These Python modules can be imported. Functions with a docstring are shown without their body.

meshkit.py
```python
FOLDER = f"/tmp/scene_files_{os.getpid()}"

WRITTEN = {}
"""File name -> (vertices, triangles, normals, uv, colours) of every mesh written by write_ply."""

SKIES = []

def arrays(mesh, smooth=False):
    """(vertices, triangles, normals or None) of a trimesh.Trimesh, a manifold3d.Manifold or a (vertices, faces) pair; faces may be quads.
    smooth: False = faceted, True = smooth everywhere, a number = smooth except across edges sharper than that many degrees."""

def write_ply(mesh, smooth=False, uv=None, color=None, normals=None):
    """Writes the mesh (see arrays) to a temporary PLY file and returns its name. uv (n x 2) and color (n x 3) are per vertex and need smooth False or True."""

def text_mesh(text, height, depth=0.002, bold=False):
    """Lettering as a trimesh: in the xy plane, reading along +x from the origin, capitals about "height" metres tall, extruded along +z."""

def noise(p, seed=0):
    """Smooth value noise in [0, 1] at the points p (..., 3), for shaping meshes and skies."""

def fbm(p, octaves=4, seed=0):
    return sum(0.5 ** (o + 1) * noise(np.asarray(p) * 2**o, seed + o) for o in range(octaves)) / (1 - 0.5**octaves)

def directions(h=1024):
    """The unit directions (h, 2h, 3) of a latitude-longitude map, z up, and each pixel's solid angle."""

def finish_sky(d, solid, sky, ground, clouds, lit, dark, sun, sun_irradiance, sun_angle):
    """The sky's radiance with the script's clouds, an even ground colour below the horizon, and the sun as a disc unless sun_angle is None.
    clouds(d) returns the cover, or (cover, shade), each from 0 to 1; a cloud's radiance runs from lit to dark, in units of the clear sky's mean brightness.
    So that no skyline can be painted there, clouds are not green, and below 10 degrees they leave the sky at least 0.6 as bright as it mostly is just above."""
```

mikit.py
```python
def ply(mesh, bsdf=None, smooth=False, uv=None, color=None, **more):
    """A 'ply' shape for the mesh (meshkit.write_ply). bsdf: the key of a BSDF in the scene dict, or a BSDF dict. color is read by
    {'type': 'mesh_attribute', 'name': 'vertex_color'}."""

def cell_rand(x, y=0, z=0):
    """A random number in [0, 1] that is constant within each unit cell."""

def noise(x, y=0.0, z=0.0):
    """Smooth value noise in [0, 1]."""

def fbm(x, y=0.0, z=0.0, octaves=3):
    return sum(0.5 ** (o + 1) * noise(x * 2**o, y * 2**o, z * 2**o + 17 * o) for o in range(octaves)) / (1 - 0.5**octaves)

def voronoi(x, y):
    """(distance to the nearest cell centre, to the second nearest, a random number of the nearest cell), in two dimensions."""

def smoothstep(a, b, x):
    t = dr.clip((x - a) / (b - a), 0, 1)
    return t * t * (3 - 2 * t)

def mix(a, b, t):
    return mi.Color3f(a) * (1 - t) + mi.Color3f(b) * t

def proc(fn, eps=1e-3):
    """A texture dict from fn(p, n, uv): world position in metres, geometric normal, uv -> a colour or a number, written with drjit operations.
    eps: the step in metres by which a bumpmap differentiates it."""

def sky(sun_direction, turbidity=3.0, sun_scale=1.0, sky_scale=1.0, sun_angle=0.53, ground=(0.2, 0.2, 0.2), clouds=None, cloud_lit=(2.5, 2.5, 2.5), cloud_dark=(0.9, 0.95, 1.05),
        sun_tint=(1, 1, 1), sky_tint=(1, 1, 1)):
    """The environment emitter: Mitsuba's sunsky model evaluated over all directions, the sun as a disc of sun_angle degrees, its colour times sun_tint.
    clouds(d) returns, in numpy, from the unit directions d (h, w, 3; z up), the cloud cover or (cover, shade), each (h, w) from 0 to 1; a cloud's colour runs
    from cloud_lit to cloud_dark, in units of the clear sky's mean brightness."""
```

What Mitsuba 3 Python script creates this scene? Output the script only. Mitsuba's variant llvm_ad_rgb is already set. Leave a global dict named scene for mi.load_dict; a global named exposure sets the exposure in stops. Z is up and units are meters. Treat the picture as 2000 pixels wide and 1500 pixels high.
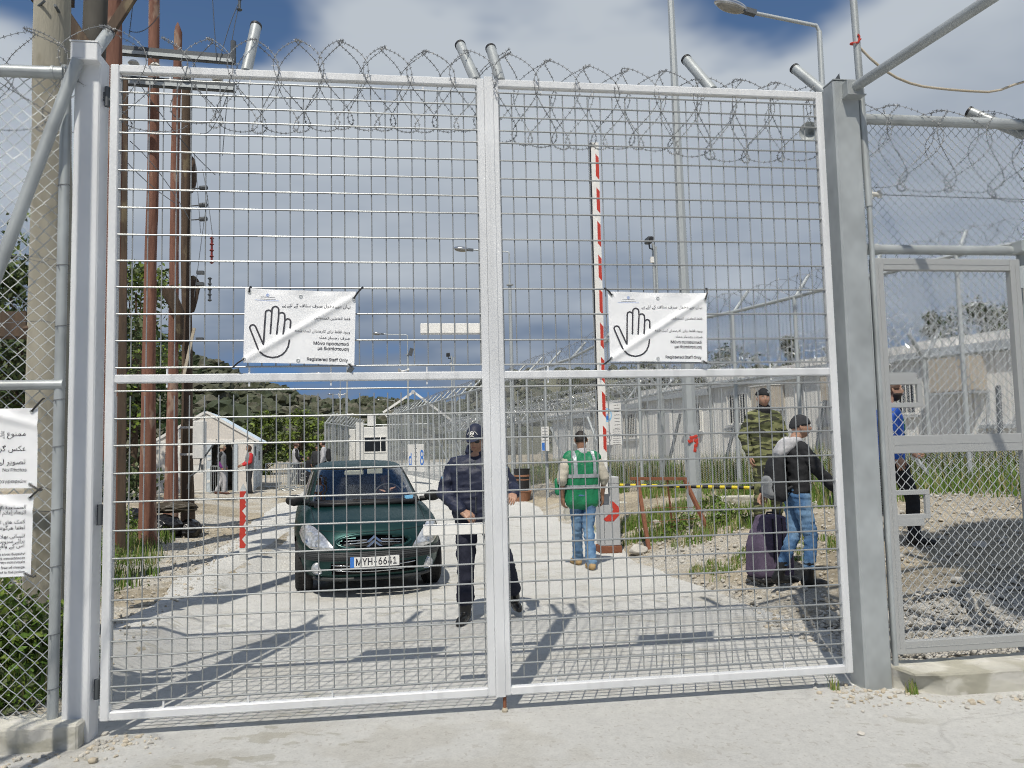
import math, random
import numpy as np, trimesh, drjit as dr, mitsuba as mi
import manifold3d as m3
from scipy.spatial import cKDTree
from shapely.geometry import Polygon, LineString, Point
from shapely.ops import unary_union
import shapely.affinity as aff
import mikit, meshkit
from mikit import proc, noise, fbm, voronoi, cell_rand, smoothstep, mix

scene, labels = {}, {}
T = mi.ScalarTransform4f
random.seed(7); RNG = np.random.default_rng(7)

# ---------------------------------------------------------------- camera, sky, exposure
CAM = np.array([1.745, -4.823, 1.62])
YAW, PITCH, ROLL, FOC = 0.13233, 0.07571, -0.02222, 1527.9
_f = np.array([math.sin(YAW) * math.cos(PITCH), math.cos(YAW) * math.cos(PITCH), math.sin(PITCH)])
_r = np.array([math.cos(YAW), -math.sin(YAW), 0.0])
_u = np.cross(_r, _f)
_up = -math.sin(ROLL) * _r + math.cos(ROLL) * _u
scene['camera'] = {'type': 'perspective', 'fov': math.degrees(2 * math.atan(1000 / FOC)), 'fov_axis': 'x', 'near_clip': 0.05, 'far_clip': 6000.0,
                   'to_world': T().look_at(origin=CAM.tolist(), target=(CAM + _f).tolist(), up=_up.tolist())}
SUN = np.array([-0.195, -0.535, 0.82])


def clouds(d):
    z = np.clip(d[..., 2], 0.0, 1)
    el = np.degrees(np.arcsin(z))
    s = 1.0 / (z + 0.20)
    p = np.stack([d[..., 0] * s * 0.95 + 31.7, d[..., 1] * s * 0.95 + 11.1, z * 0.6], -1)
    n = meshkit.fbm(p * 1.5, 6, 3)
    n2 = meshkit.fbm(p * np.array([3.0, 4.2, 1]) + 5, 5, 11)
    n3 = meshkit.fbm(p * 0.9 + 9, 3, 5)
    th = 0.08 + 0.37 * np.clip((el - 18) / 10, 0, 1) + 0.06 * np.clip((el - 30) / 16, 0, 1)
    cover = np.clip((n - th) / 0.12, 0, 1)
    cover = cover * cover * (3 - 2 * cover) * 0.98
    shade = np.clip(1.0 - (el - 1.0) / 22 + 0.85 * (n2 - 0.5) + 0.6 * (n3 - 0.5), 0, 1) ** 1.15
    return cover, shade


scene['sky'] = mikit.sky(SUN, turbidity=2.5, clouds=clouds, cloud_lit=(2.50, 2.74, 3.0), cloud_dark=(0.25, 0.54, 1.10), ground=(0.02, 0.02, 0.02), sun_tint=(0.95, 1.07, 1.24))
exposure = 1.38


# ---------------------------------------------------------------- materials
def rgb(*c):
    return {'type': 'rgb', 'value': list(c)}


def pr(name, color, rough=0.6, two=True, **k):
    b = {'type': 'principled', 'base_color': rgb(*color) if isinstance(color, tuple) else proc(color), 'roughness': rough if not callable(rough) else proc(rough), **k}
    scene[name] = {'type': 'twosided', 'bsdf': b} if two else b
    return name


def bumped(name, inner, h, eps=2e-3):
    scene[name] = {'type': 'twosided', 'bsdf': {'type': 'bumpmap', 'arbitrary': proc(h, eps), 'scale': 1.0, 'bsdf': inner}}
    return name


def c_silver(p, n, uv):
    a = fbm(p.x * 5, p.y * 5, p.z * 2.2, 3)
    streak = smoothstep(0.58, 0.85, noise(p.x * 22, p.y * 22, p.z * 0.9))
    t = 0.92 + 0.22 * (a - 0.5)
    return mi.Color3f(0.72, 0.735, 0.755) * t * (1 - 0.10 * streak)


def c_galv(p, n, uv):
    a = fbm(p.x * 7, p.y * 7, p.z * 4, 4)
    b = noise(p.x * 22, p.y * 22, p.z * 18)
    t = 0.72 + 0.45 * (a - 0.5) + 0.06 * (b - 0.5)
    return mi.Color3f(0.44, 0.47, 0.48) * t * 1.25


pr('silver_paint', c_silver, 0.40, metallic=0.12, specular=0.5)
pr('silver_bar', (0.33, 0.345, 0.35), 0.42, metallic=0.5)
pr('galvanised', c_galv, 0.44, metallic=0.35)
pr('galvanised_plain', (0.46, 0.49, 0.50), 0.45, metallic=0.35)
pr('chain_wire', (0.50, 0.52, 0.53), 0.42, metallic=0.4)
pr('dark_wire', (0.17, 0.18, 0.19), 0.5, metallic=0.4)
pr('razor_metal', (0.24, 0.25, 0.26), 0.5, metallic=0.3)
pr('alu_door', (0.40, 0.41, 0.41), 0.45, metallic=0.3)
pr('black_plastic', (0.02, 0.02, 0.022), 0.45)
pr('white_banner', (0.80, 0.81, 0.83), 0.28, clearcoat=0.3)
pr('ink', (0.05, 0.05, 0.06), 0.5)
pr('white_paint', (0.78, 0.77, 0.74), 0.5)
pr('white_panel', lambda p, n, uv: mi.Color3f(0.72, 0.72, 0.70) * (0.88 + 0.24 * (fbm(p.x * 2, p.y * 2, p.z * 1.2, 4) - 0.5)), 0.55)
pr('red_paint', (0.50, 0.045, 0.03), 0.5)
pr('yellow_paint', (0.70, 0.55, 0.03), 0.5)
pr('blue_print', (0.05, 0.20, 0.62), 0.5)
pr('light_blue_print', (0.22, 0.55, 0.85), 0.5)
pr('rust', lambda p, n, uv: mix((0.15, 0.055, 0.03), (0.24, 0.10, 0.055), fbm(p.x * 14, p.y * 14, p.z * 14, 3)), 0.85)


def c_conc(p, n, uv):
    a = fbm(p.x * 0.55, p.y * 0.55, 0.0, 5)
    f = fbm(p.x * 26, p.y * 26, 2.0, 3)
    sp = noise(p.x * 130, p.y * 130, 0.0)
    st = smoothstep(0.60, 0.70, fbm(p.x * 1.9 + 7, p.y * 2.6, 3.0, 4))
    smear = smoothstep(0.66, 0.72, fbm(p.x * 5.5 + 3, p.y * 11 + p.x * 3, 7.0, 3)) * smoothstep(0.5, 0.62, fbm(p.x * 0.8, p.y * 0.8 + 4, 1.0, 2))
    crack = 1 - smoothstep(0.0, 0.012, dr.abs(fbm(p.x * 0.75 + 2, p.y * 0.9 + 8, 5.0, 4) - 0.5))
    crack = crack * smoothstep(0.62, 0.7, noise(p.x * 0.6 + 1, p.y * 0.6, 2.0))
    grit = smoothstep(0.80, 0.88, noise(p.x * 44, p.y * 44, 5.0))
    t = 0.95 + 0.16 * (a - 0.5) + 0.13 * (f - 0.5) + 0.12 * (sp - 0.5)
    c = mi.Color3f(0.43, 0.43, 0.415) * t
    c = mix(c, c * mi.Color3f(0.86, 0.84, 0.80), st * 0.6)
    c = mix(c, c * mi.Color3f(0.68, 0.66, 0.58), smear * 0.6)
    c = mix(c, c * 0.72, crack * 0.4)
    return mix(c, mi.Color3f(0.27, 0.25, 0.22), grit * 0.35)


def h_conc(p, n, uv):
    return 0.004 * fbm(p.x * 24, p.y * 24, 0.0, 3) + 0.0012 * noise(p.x * 160, p.y * 160, 0.0)


bumped('concrete_road', {'type': 'principled', 'base_color': proc(c_conc), 'roughness': 0.85, 'specular': 0.25}, h_conc)


def c_gravel(p, n, uv):
    d1, d2, w = voronoi(p.x * 26, p.y * 26)
    e1, e2, w2 = voronoi(p.x * 9 + 3, p.y * 9)
    stone = mix((0.29, 0.275, 0.24), (0.47, 0.455, 0.42), w)
    stone = mix(stone, mi.Color3f(0.38, 0.345, 0.28), smoothstep(0.6, 0.8, w2) * 0.7)
    dirt = mi.Color3f(0.335, 0.295, 0.225) * (0.82 + 0.4 * (fbm(p.x * 12, p.y * 12, 0.0, 3) - 0.5) + 0.5 * (fbm(p.x * 1.7, p.y * 1.7, 4.0, 3) - 0.4))
    m = smoothstep(0.36, 0.54, fbm(p.x * 0.75 + 4, p.y * 0.75 + 1, 0.0, 4))
    m = dr.maximum(m * smoothstep(1.2, 2.2, p.y), smoothstep(3.0, 4.5, p.x - 2.2) * smoothstep(1.7, 2.6, p.y) * 0.8)
    fleck = smoothstep(0.80, 0.88, noise(p.x * 30, p.y * 30, 9.0))
    base = mix(stone * (0.75 + 0.35 * smoothstep(0.0, 0.3, d2 - d1)), dirt, m)
    return mix(base, mi.Color3f(0.52, 0.50, 0.46), fleck * 0.6)


def h_gravel(p, n, uv):
    d1, d2, w = voronoi(p.x * 26, p.y * 26)
    return 0.014 * smoothstep(0.0, 0.5, d2 - d1) * w + 0.01 * fbm(p.x * 30, p.y * 30, 0.0, 3)


bumped('gravel_ground', {'type': 'principled', 'base_color': proc(c_gravel), 'roughness': 0.92, 'specular': 0.15}, h_gravel)


def c_wallconc(p, n, uv):
    a = fbm(p.x * 3.5, p.y * 3.5, p.z * 7, 5)
    dirty = smoothstep(0.50, 0.66, fbm(p.x * 4.2 + 9, p.y * 4, p.z * 6, 4))
    pale = smoothstep(0.58, 0.68, fbm(p.x * 7 + 2, p.y * 7, p.z * 11 + 5, 4))
    c = mi.Color3f(0.47, 0.46, 0.41) * (0.95 + 0.5 * (a - 0.5))
    return mix(mix(c, mi.Color3f(0.24, 0.23, 0.17), dirty * 0.6), mi.Color3f(0.52, 0.51, 0.48), pale * 0.7)


bumped('kerb_concrete', {'type': 'principled', 'base_color': proc(c_wallconc), 'roughness': 0.9}, lambda p, n, uv: 0.006 * fbm(p.x * 22, p.y * 22, p.z * 22, 4))


def wood(name, c1, c2, c3, s=1.0):
    def f(p, n, uv):
        g = fbm(p.x * 26 * s, p.y * 26 * s, p.z * 1.2, 4)
        k = smoothstep(0.62, 0.74, fbm(p.x * 7, p.y * 7, p.z * 2.4, 4))
        q = fbm(p.x * 3, p.y * 3, p.z * 0.8, 3)
        return mix(mix(c1, c2, g), c3, k * 0.55) * (0.75 + 0.5 * q)
    return bumped(name, {'type': 'principled', 'base_color': proc(f), 'roughness': 0.85}, lambda p, n, uv: 0.012 * fbm(p.x * 30, p.y * 30, p.z * 2.2, 4))


wood('red_wood', (0.11, 0.045, 0.032), (0.29, 0.145, 0.10), (0.40, 0.31, 0.24))
wood('dark_wood', (0.040, 0.032, 0.026), (0.13, 0.085, 0.055), (0.22, 0.18, 0.11))
wood('pole_concrete', (0.25, 0.235, 0.19), (0.34, 0.32, 0.26), (0.19, 0.175, 0.13), 0.5)
pr('dark_pole_concrete', lambda p, n, uv: mi.Color3f(0.085, 0.08, 0.07) * (0.6 + 0.9 * fbm(p.x * 8, p.y * 8, p.z * 2, 4)), 0.9)
pr('steel_dark', (0.10, 0.11, 0.12), 0.5, metallic=0.4)
pr('ceramic', (0.55, 0.54, 0.50), 0.3)
pr('red_insulator', (0.20, 0.03, 0.025), 0.35)
pr('stone_pale', lambda p, n, uv: mix((0.30, 0.28, 0.24), (0.58, 0.56, 0.52), fbm(p.x * 7, p.y * 7, p.z * 7, 4)), 0.9)
pr('stone_ochre', lambda p, n, uv: mix((0.34, 0.29, 0.21), (0.55, 0.50, 0.42), fbm(p.x * 9, p.y * 9, p.z * 9, 4)), 0.9)


def leaf(name, c):
    scene[name] = {'type': 'twosided', 'bsdf': {'type': 'principled', 'base_color': rgb(*c), 'roughness': 0.6, 'specular': 0.25}}
    return name


leaf('leaf_olive', (0.10, 0.125, 0.055)); leaf('leaf_bright', (0.15, 0.21, 0.035)); leaf('leaf_dark', (0.045, 0.07, 0.025)); leaf('leaf_grey', (0.15, 0.155, 0.115))
leaf('grass_a', (0.10, 0.18, 0.03)); leaf('grass_b', (0.14, 0.21, 0.045)); leaf('grass_c', (0.30, 0.27, 0.13))


# ---------------------------------------------------------------- helpers
taken = set()


def numbered(key):
    k, i = key, 0
    while k in taken:
        i += 1
        k = f'{key}_{i:03d}'
    taken.add(k)
    return k


class MB:
    """Collects simple solids into one mesh."""

    def __init__(s):
        s.v, s.f, s.n = [], [], 0

    def add(s, v, f):
        v = np.asarray(v, float); f = np.asarray(f, int)
        if f.shape[1] == 4:
            f = np.vstack([f[:, [0, 1, 2]], f[:, [0, 2, 3]]])
        s.v.append(v); s.f.append(f + s.n); s.n += len(v)
        return s

    def mesh(s, m, R=None, t=(0, 0, 0)):
        v = np.asarray(m.vertices)
        if R is not None:
            v = v @ np.asarray(R).T
        return s.add(v + np.asarray(t, float), m.faces)

    def box(s, c, d, R=None):
        v = BOXV * np.asarray(d, float) / 2
        if R is not None:
            v = v @ np.asarray(R).T
        return s.add(v + np.asarray(c, float), BOXF)

    def bevbox(s, c, d, b=0.004, R=None):
        m = bevel_box(d, b)
        return s.mesh(m, R, c)

    def tube(s, pts, r, n=8, caps=True, up=None):
        v, f = tube(pts, r, n, caps)
        return s.add(v, f)

    def bar(s, a, b, w, h, up=(0, 0, 1)):
        a, b = np.asarray(a, float), np.asarray(b, float)
        x = (b - a); L = np.linalg.norm(x); x /= L
        y = np.cross(up, x); y /= np.linalg.norm(y); z = np.cross(x, y)
        return s.box((a + b) / 2, (L, w, h), np.stack([x, y, z], 1))

    def get(s):
        return np.vstack(s.v), np.vstack(s.f)


BOXV = np.array([[x, y, z] for x in (-1, 1) for y in (-1, 1) for z in (-1, 1)], float)
BOXF = np.array([[0, 1, 3], [0, 3, 2], [4, 6, 7], [4, 7, 5], [0, 4, 5], [0, 5, 1], [2, 3, 7], [2, 7, 6], [0, 2, 6], [0, 6, 4], [1, 5, 7], [1, 7, 3]])


def bevel_box(d, b):
    d = np.asarray(d, float) / 2
    pts = []
    for sx in (-1, 1):
        for sy in (-1, 1):
            for sz in (-1, 1):
                for k in range(3):
                    q = d - b; q[k] = d[k]
                    pts.append(q * (sx, sy, sz))
    return trimesh.convex.convex_hull(np.array(pts))


def frames(p):
    p = np.asarray(p, float)
    t = np.gradient(p, axis=0) if len(p) > 2 else np.repeat((p[1] - p[0])[None], 2, 0)
    t /= np.linalg.norm(t, axis=1, keepdims=True) + 1e-12
    a = np.cross(t[0], (0, 0, 1.0) if abs(t[0][2]) < 0.9 else (1.0, 0, 0)); a /= np.linalg.norm(a)
    A = [a]
    for i in range(1, len(p)):
        a = A[-1] - t[i] * (A[-1] @ t[i]); a /= np.linalg.norm(a) + 1e-12
        A.append(a)
    A = np.array(A)
    return t, A, np.cross(t, A)


def tube(pts, r, n=8, caps=True):
    p = np.asarray(pts, float)
    t, a, b = frames(p)
    ang = np.arange(n) * 2 * np.pi / n
    rr = np.broadcast_to(np.asarray(r, float), (len(p),))[:, None, None]
    v = (p[:, None] + rr * (np.cos(ang)[None, :, None] * a[:, None] + np.sin(ang)[None, :, None] * b[:, None])).reshape(-1, 3)
    i, j = np.meshgrid(np.arange(len(p) - 1), np.arange(n), indexing='ij')
    q = np.stack([i * n + j, i * n + (j + 1) % n, (i + 1) * n + (j + 1) % n, (i + 1) * n + j], -1).reshape(-1, 4)
    f = np.vstack([q[:, [0, 1, 2]], q[:, [0, 2, 3]]])
    if caps:
        k = len(v)
        v = np.vstack([v, p[[0]], p[[-1]]])
        j = np.arange(n); L = (len(p) - 1) * n
        f = np.vstack([f, np.stack([(j + 1) % n, j, j * 0 + k], 1), np.stack([L + j, L + (j + 1) % n, j * 0 + k + 1], 1)])
    return v, f


def segs(A, B, r, n=3):
    """Many straight thin wires at once: A[i] to B[i]."""
    A, B = np.asarray(A, float), np.asarray(B, float)
    t = B - A; t /= np.linalg.norm(t, axis=1, keepdims=True) + 1e-12
    ref = np.where(np.abs(t[:, 2:]) < 0.9, [0, 0, 1.0], [1.0, 0, 0])
    a = np.cross(t, ref); a /= np.linalg.norm(a, axis=1, keepdims=True); b = np.cross(t, a)
    ang = np.arange(n) * 2 * np.pi / n + 0.3
    off = r * (np.cos(ang)[None, :, None] * a[:, None] + np.sin(ang)[None, :, None] * b[:, None])
    v = np.concatenate([A[:, None] + off, B[:, None] + off], 1).reshape(-1, 3)
    j = np.arange(n)
    q = np.vstack([np.stack([j, (j + 1) % n, n + (j + 1) % n], 1), np.stack([j, n + (j + 1) % n, n + j], 1)])
    f = (q[None] + (np.arange(len(A)) * 2 * n)[:, None, None]).reshape(-1, 3)
    return v, f


def obj(name, mesh, mat, parent=None, smooth=False, **k):
    key = numbered(f'{parent}__{name}' if parent else name)
    if isinstance(mesh, MB):
        mesh = mesh.get()
    scene[key] = mikit.ply(mesh, mat, smooth=smooth, **k)
    return key


def put(name, ply, to_world, parent=None):
    key = numbered(f'{parent}__{name}' if parent else name)
    scene[key] = {**ply, 'to_world': to_world}
    return key


def tag(key, label=None, cat=None, group=None, kind=None):
    labels[key] = {k: v for k, v in (('label', label), ('category', cat), ('group', group), ('kind', kind)) if v}
    return key


def thing(name, label, cat, group=None):
    return tag(numbered(name), label, cat, group)


def mat4(R=None, t=(0, 0, 0), s=1.0):
    m = np.eye(4)
    m[:3, :3] = (np.eye(3) if R is None else np.asarray(R)) * s
    m[:3, 3] = t
    return T(m.tolist())


def rotz(a):
    c, s = math.cos(a), math.sin(a)
    return np.array([[c, -s, 0], [s, c, 0], [0, 0, 1.0]])


def rotx(a):
    c, s = math.cos(a), math.sin(a)
    return np.array([[1.0, 0, 0], [0, c, -s], [0, s, c]])


def roty(a):
    c, s = math.cos(a), math.sin(a)
    return np.array([[c, 0, s], [0, 1.0, 0], [-s, 0, c]])


def lathe(prof, n=16):
    """prof: (r, z) pairs, revolved round z."""
    return trimesh.creation.revolve(np.array(prof, float), sections=n)


def sphere(sub=2):
    return trimesh.creation.icosphere(subdivisions=sub)


def rock(seed, sub=2):
    m = trimesh.creation.icosphere(subdivisions=sub)
    r = np.random.default_rng(seed)
    v = np.array(m.vertices)
    for _ in range(7):
        d = r.normal(size=3); d /= np.linalg.norm(d)
        h = r.uniform(0.55, 0.85)
        k = v @ d
        v = v - np.maximum(k - h, 0)[:, None] * d
    v *= 1 + 0.10 * (meshkit.fbm(v * 2.2 + seed, 3)[:, None] - 0.5)
    v *= r.uniform(0.75, 1.2, 3)
    return v, np.array(m.faces)


# ---------------------------------------------------------------- ground
def left_edge(y):
    return -0.55 - 0.075 * np.minimum(y, 16) - 0.02 * np.maximum(y - 16, 0)


def sstep(a, b, x):
    t = np.clip((x - a) / (b - a), 0, 1)
    return t * t * (3 - 2 * t)


def ground(x, y):
    x, y = np.asarray(x, float), np.asarray(y, float)
    edge = 4.95 + 0.15 * np.sin(y * 0.9)
    u = x - edge
    zr = np.interp(u, [0, 0.6, 1.5, 3.6, 5.5, 10, 30], [0, 0.13, 0.40, 0.60, 0.84, 0.88, 1.2])
    zr = zr * (1 - 0.75 * sstep(17, 36, y))
    near = 0.10 * sstep(0.0, 0.25, u)
    zr = near + (zr - near) * sstep(0.3, 3.2, y)
    zr = np.where(u > 0, zr, 0)
    v = left_edge(y) - x
    zl = np.interp(v, [0, 0.4, 1.2, 2.2, 6, 40], [0, 0.04, 0.20, 0.33, 0.5, 2.5]) * (0.35 + 0.65 * (1 - sstep(13, 24, y)))
    zl = np.where(v > 0, zl, 0) * sstep(-0.1, 0.9, y)
    zl = np.where((y > 0.0) & (x < -0.16), np.maximum(zl, 0.1 * sstep(0.05, 0.3, -0.16 - x)), zl)
    z = np.where(y > -0.02, zr + zl, 0.0)
    rough = np.where((u > 0.05) | (v > 0.05), 1.0, 0.0) * (y > 0.15)
    bumps = (meshkit.fbm(np.stack([x * 1.6, y * 1.6, x * 0], -1), 3, 5) - 0.5) * 0.10
    far = np.clip((y - 60) / 60, 0, 1)
    return z + rough * bumps * (1 - far) * sstep(0.0, 0.5, np.maximum(u, v))


def gz(x, y):
    return float(ground(np.array([x]), np.array([y]))[0])


def grid_mesh(xs, ys, fz):
    X, Y = np.meshgrid(xs, ys, indexing='ij')
    v = np.stack([X, Y, fz(X, Y)], -1).reshape(-1, 3)
    i, j = np.meshgrid(np.arange(len(xs) - 1), np.arange(len(ys) - 1), indexing='ij')
    a = i * len(ys) + j
    q = np.stack([a, a + len(ys), a + len(ys) + 1, a + 1], -1).reshape(-1, 4)
    return v, np.vstack([q[:, [0, 1, 2]], q[:, [0, 2, 3]]])


_gx = np.unique(np.concatenate([np.linspace(-2500, -60, 24), np.linspace(-60, -8, 30), np.linspace(-8, 14, 200), np.linspace(14, 40, 50), np.linspace(40, 2500, 24)]))
_gy = np.unique(np.concatenate([np.linspace(-400, -12, 12), np.linspace(-12, -0.05, 20), [-0.019, 0.0], np.linspace(0.05, 14, 200), np.linspace(14, 60, 120), np.linspace(60, 3500, 40)]))
tag(obj('ground', grid_mesh(_gx, _gy, lambda X, Y: ground(X, Y) - 0.012), 'gravel_ground', smooth=True), 'pale stony gravel and bare dirt beside the concrete road', 'ground', kind='structure')
# the road: one concrete apron in front of the gate and the roadway behind it
_fg = grid_mesh(np.linspace(-40, 40, 30), np.linspace(-60, 0.0, 24), lambda X, Y: X * 0)
_ys = np.linspace(0.0, 70, 300)
_l = left_edge(_ys) + 0.30 * (meshkit.fbm(np.stack([_ys * 0.8, _ys * 0, _ys * 0], -1), 4, 1) - 0.5) + 0.42 * (1 - sstep(0, 2.2, _ys))
_rr = 4.95 + 0.15 * np.sin(_ys * 0.9) + 0.30 * (meshkit.fbm(np.stack([_ys * 1.1, _ys * 0 + 9, _ys * 0], -1), 4, 2) - 0.5) - 0.15 * (1 - sstep(0, 1.5, _ys))
_t = np.linspace(0, 1, 30)
_X = _l[:, None] * (1 - _t) + _rr[:, None] * _t
_V = np.stack([_X, np.repeat(_ys[:, None], 30, 1), ground(_X, np.repeat(_ys[:, None], 30, 1))], -1)
_i, _j = np.meshgrid(np.arange(len(_ys) - 1), np.arange(29), indexing='ij')
_a = _i * 30 + _j
_road = MB().add(*_fg).add(_V.reshape(-1, 3), np.stack([_a, _a + 1, _a + 31, _a + 30], -1).reshape(-1, 4))
tag(obj('road', _road, 'concrete_road', smooth=True), 'pale worn concrete roadway running in front of and through the gate', 'road', kind='structure')


# ---------------------------------------------------------------- the gate
UPPER = [3.868, 3.785, 3.706, 3.617, 3.535, 3.422, 3.303, 3.187, 3.075, 2.91, 2.753, 2.593, 2.432, 2.27, 2.113]
LOWER = [1.975, 1.814, 1.656, 1.496, 1.331, 1.167, 1.007, 0.891, 0.772, 0.66, 0.54, 0.454, 0.374, 0.286, 0.201]
_g = 0.050


def unit_bar(r, n=8):
    return mikit.ply(tube([(0, 0, 0), (0, 0, 1)], r, n), 'silver_bar', smooth=40)


BAR_H, BAR_V = unit_bar(0.0054), unit_bar(0.0038)


def bar_to(a, b):
    a, b = np.asarray(a, float), np.asarray(b, float)
    z = b - a; L = np.linalg.norm(z); z /= L
    x = np.cross((0, 1.0, 0), z) if abs(z[1]) < 0.9 else np.array([1.0, 0, 0]); x /= np.linalg.norm(x); y = np.cross(z, x)
    m = np.eye(4); m[:3, 0], m[:3, 1], m[:3, 2], m[:3, 3] = x, y, z * L, a
    return T(m.tolist())


def gate_leaf(x0, x1, label, ties):
    g = thing('gate_leaf', label, 'gate', 'two leaves of the mesh gate')
    z0, z1 = 0.10, 3.955
    for x in (x0 + _g / 2, x1 - _g / 2):
        obj('upright', MB().bevbox((x, _g / 2, (z0 + z1) / 2), (_g, _g, z1 - z0), 0.006), 'silver_paint', g)
    for z in (z1 - _g / 2, 2.047, z0 + _g / 2):
        obj('rail', MB().bevbox(((x0 + x1) / 2, _g / 2, z), (x1 - x0 - 2 * _g, _g - 0.004, _g), 0.006), 'silver_paint', g)
    a, b = x0 + _g + 0.002, x1 - _g - 0.002
    n = 26
    xs = a + (b - a) * np.arange(1, n) / n
    r = np.random.default_rng(int(x0 * 10) + 3)
    for zs, up in ((UPPER, 1), (LOWER, 0)):
        for z in zs:
            put('mesh_bar', BAR_H, bar_to((a - 0.004, 0.014, z + r.normal() * 0.001), (b + 0.004, 0.014, z + r.normal() * 0.001)), g)
        za, zb = (zs[0] - 0.004, zs[-1]) if up else (zs[0] - 0.028, zs[-1])
        for x in list(xs) + [a + 0.004, b - 0.004]:
            j = r.normal() * 0.0016
            put('mesh_bar', BAR_V, bar_to((x + j, 0.0235, zb), (x + j + r.normal() * 0.001, 0.0235, za)), g)
    for x in ties:
        for z, h in ((3.885, 0.04), (2.015, 0.04), (2.095, 0.05), (0.175, 0.05)):
            obj('mesh_lug', MB().box((x, 0.021, z), (0.009, 0.012, h)), 'silver_paint', g)
    return g


gl = gate_leaf(-0.010, 2.252, 'left leaf of the silver mesh gate, carrying two pale lock bars at its right edge', (0.33, 0.80, 1.28, 1.86))
gr = gate_leaf(2.292, 4.560, 'right leaf of the silver mesh gate, next to the thick right post', (2.62, 2.96, 3.42, 4.1))
obj('cover_strip', MB().bevbox((2.278, -0.004, 2.03), (0.058, 0.007, 3.87), 0.002), 'silver_paint', gl)
for z in (2.345, 1.10):
    obj('lock_bar', MB().bevbox((2.02, 0.062, z), (0.39, 0.06, 0.064), 0.004), 'white_paint', gl)
drop = thing('drop_bolt', 'rusty drop bolt standing on the concrete below the middle of the gate', 'bolt')
obj('rod', MB().tube([(2.302, 0.02, 0.012), (2.302, 0.02, 0.135)], 0.011, 10), 'rust', drop, 40)
obj('foot', MB().mesh(lathe([(0, 0), (0.017, 0), (0.02, 0.012), (0.012, 0.026), (0, 0.028)], 12), None, (2.302, 0.02, 0.0)), 'stone_ochre', drop, 40)


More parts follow.
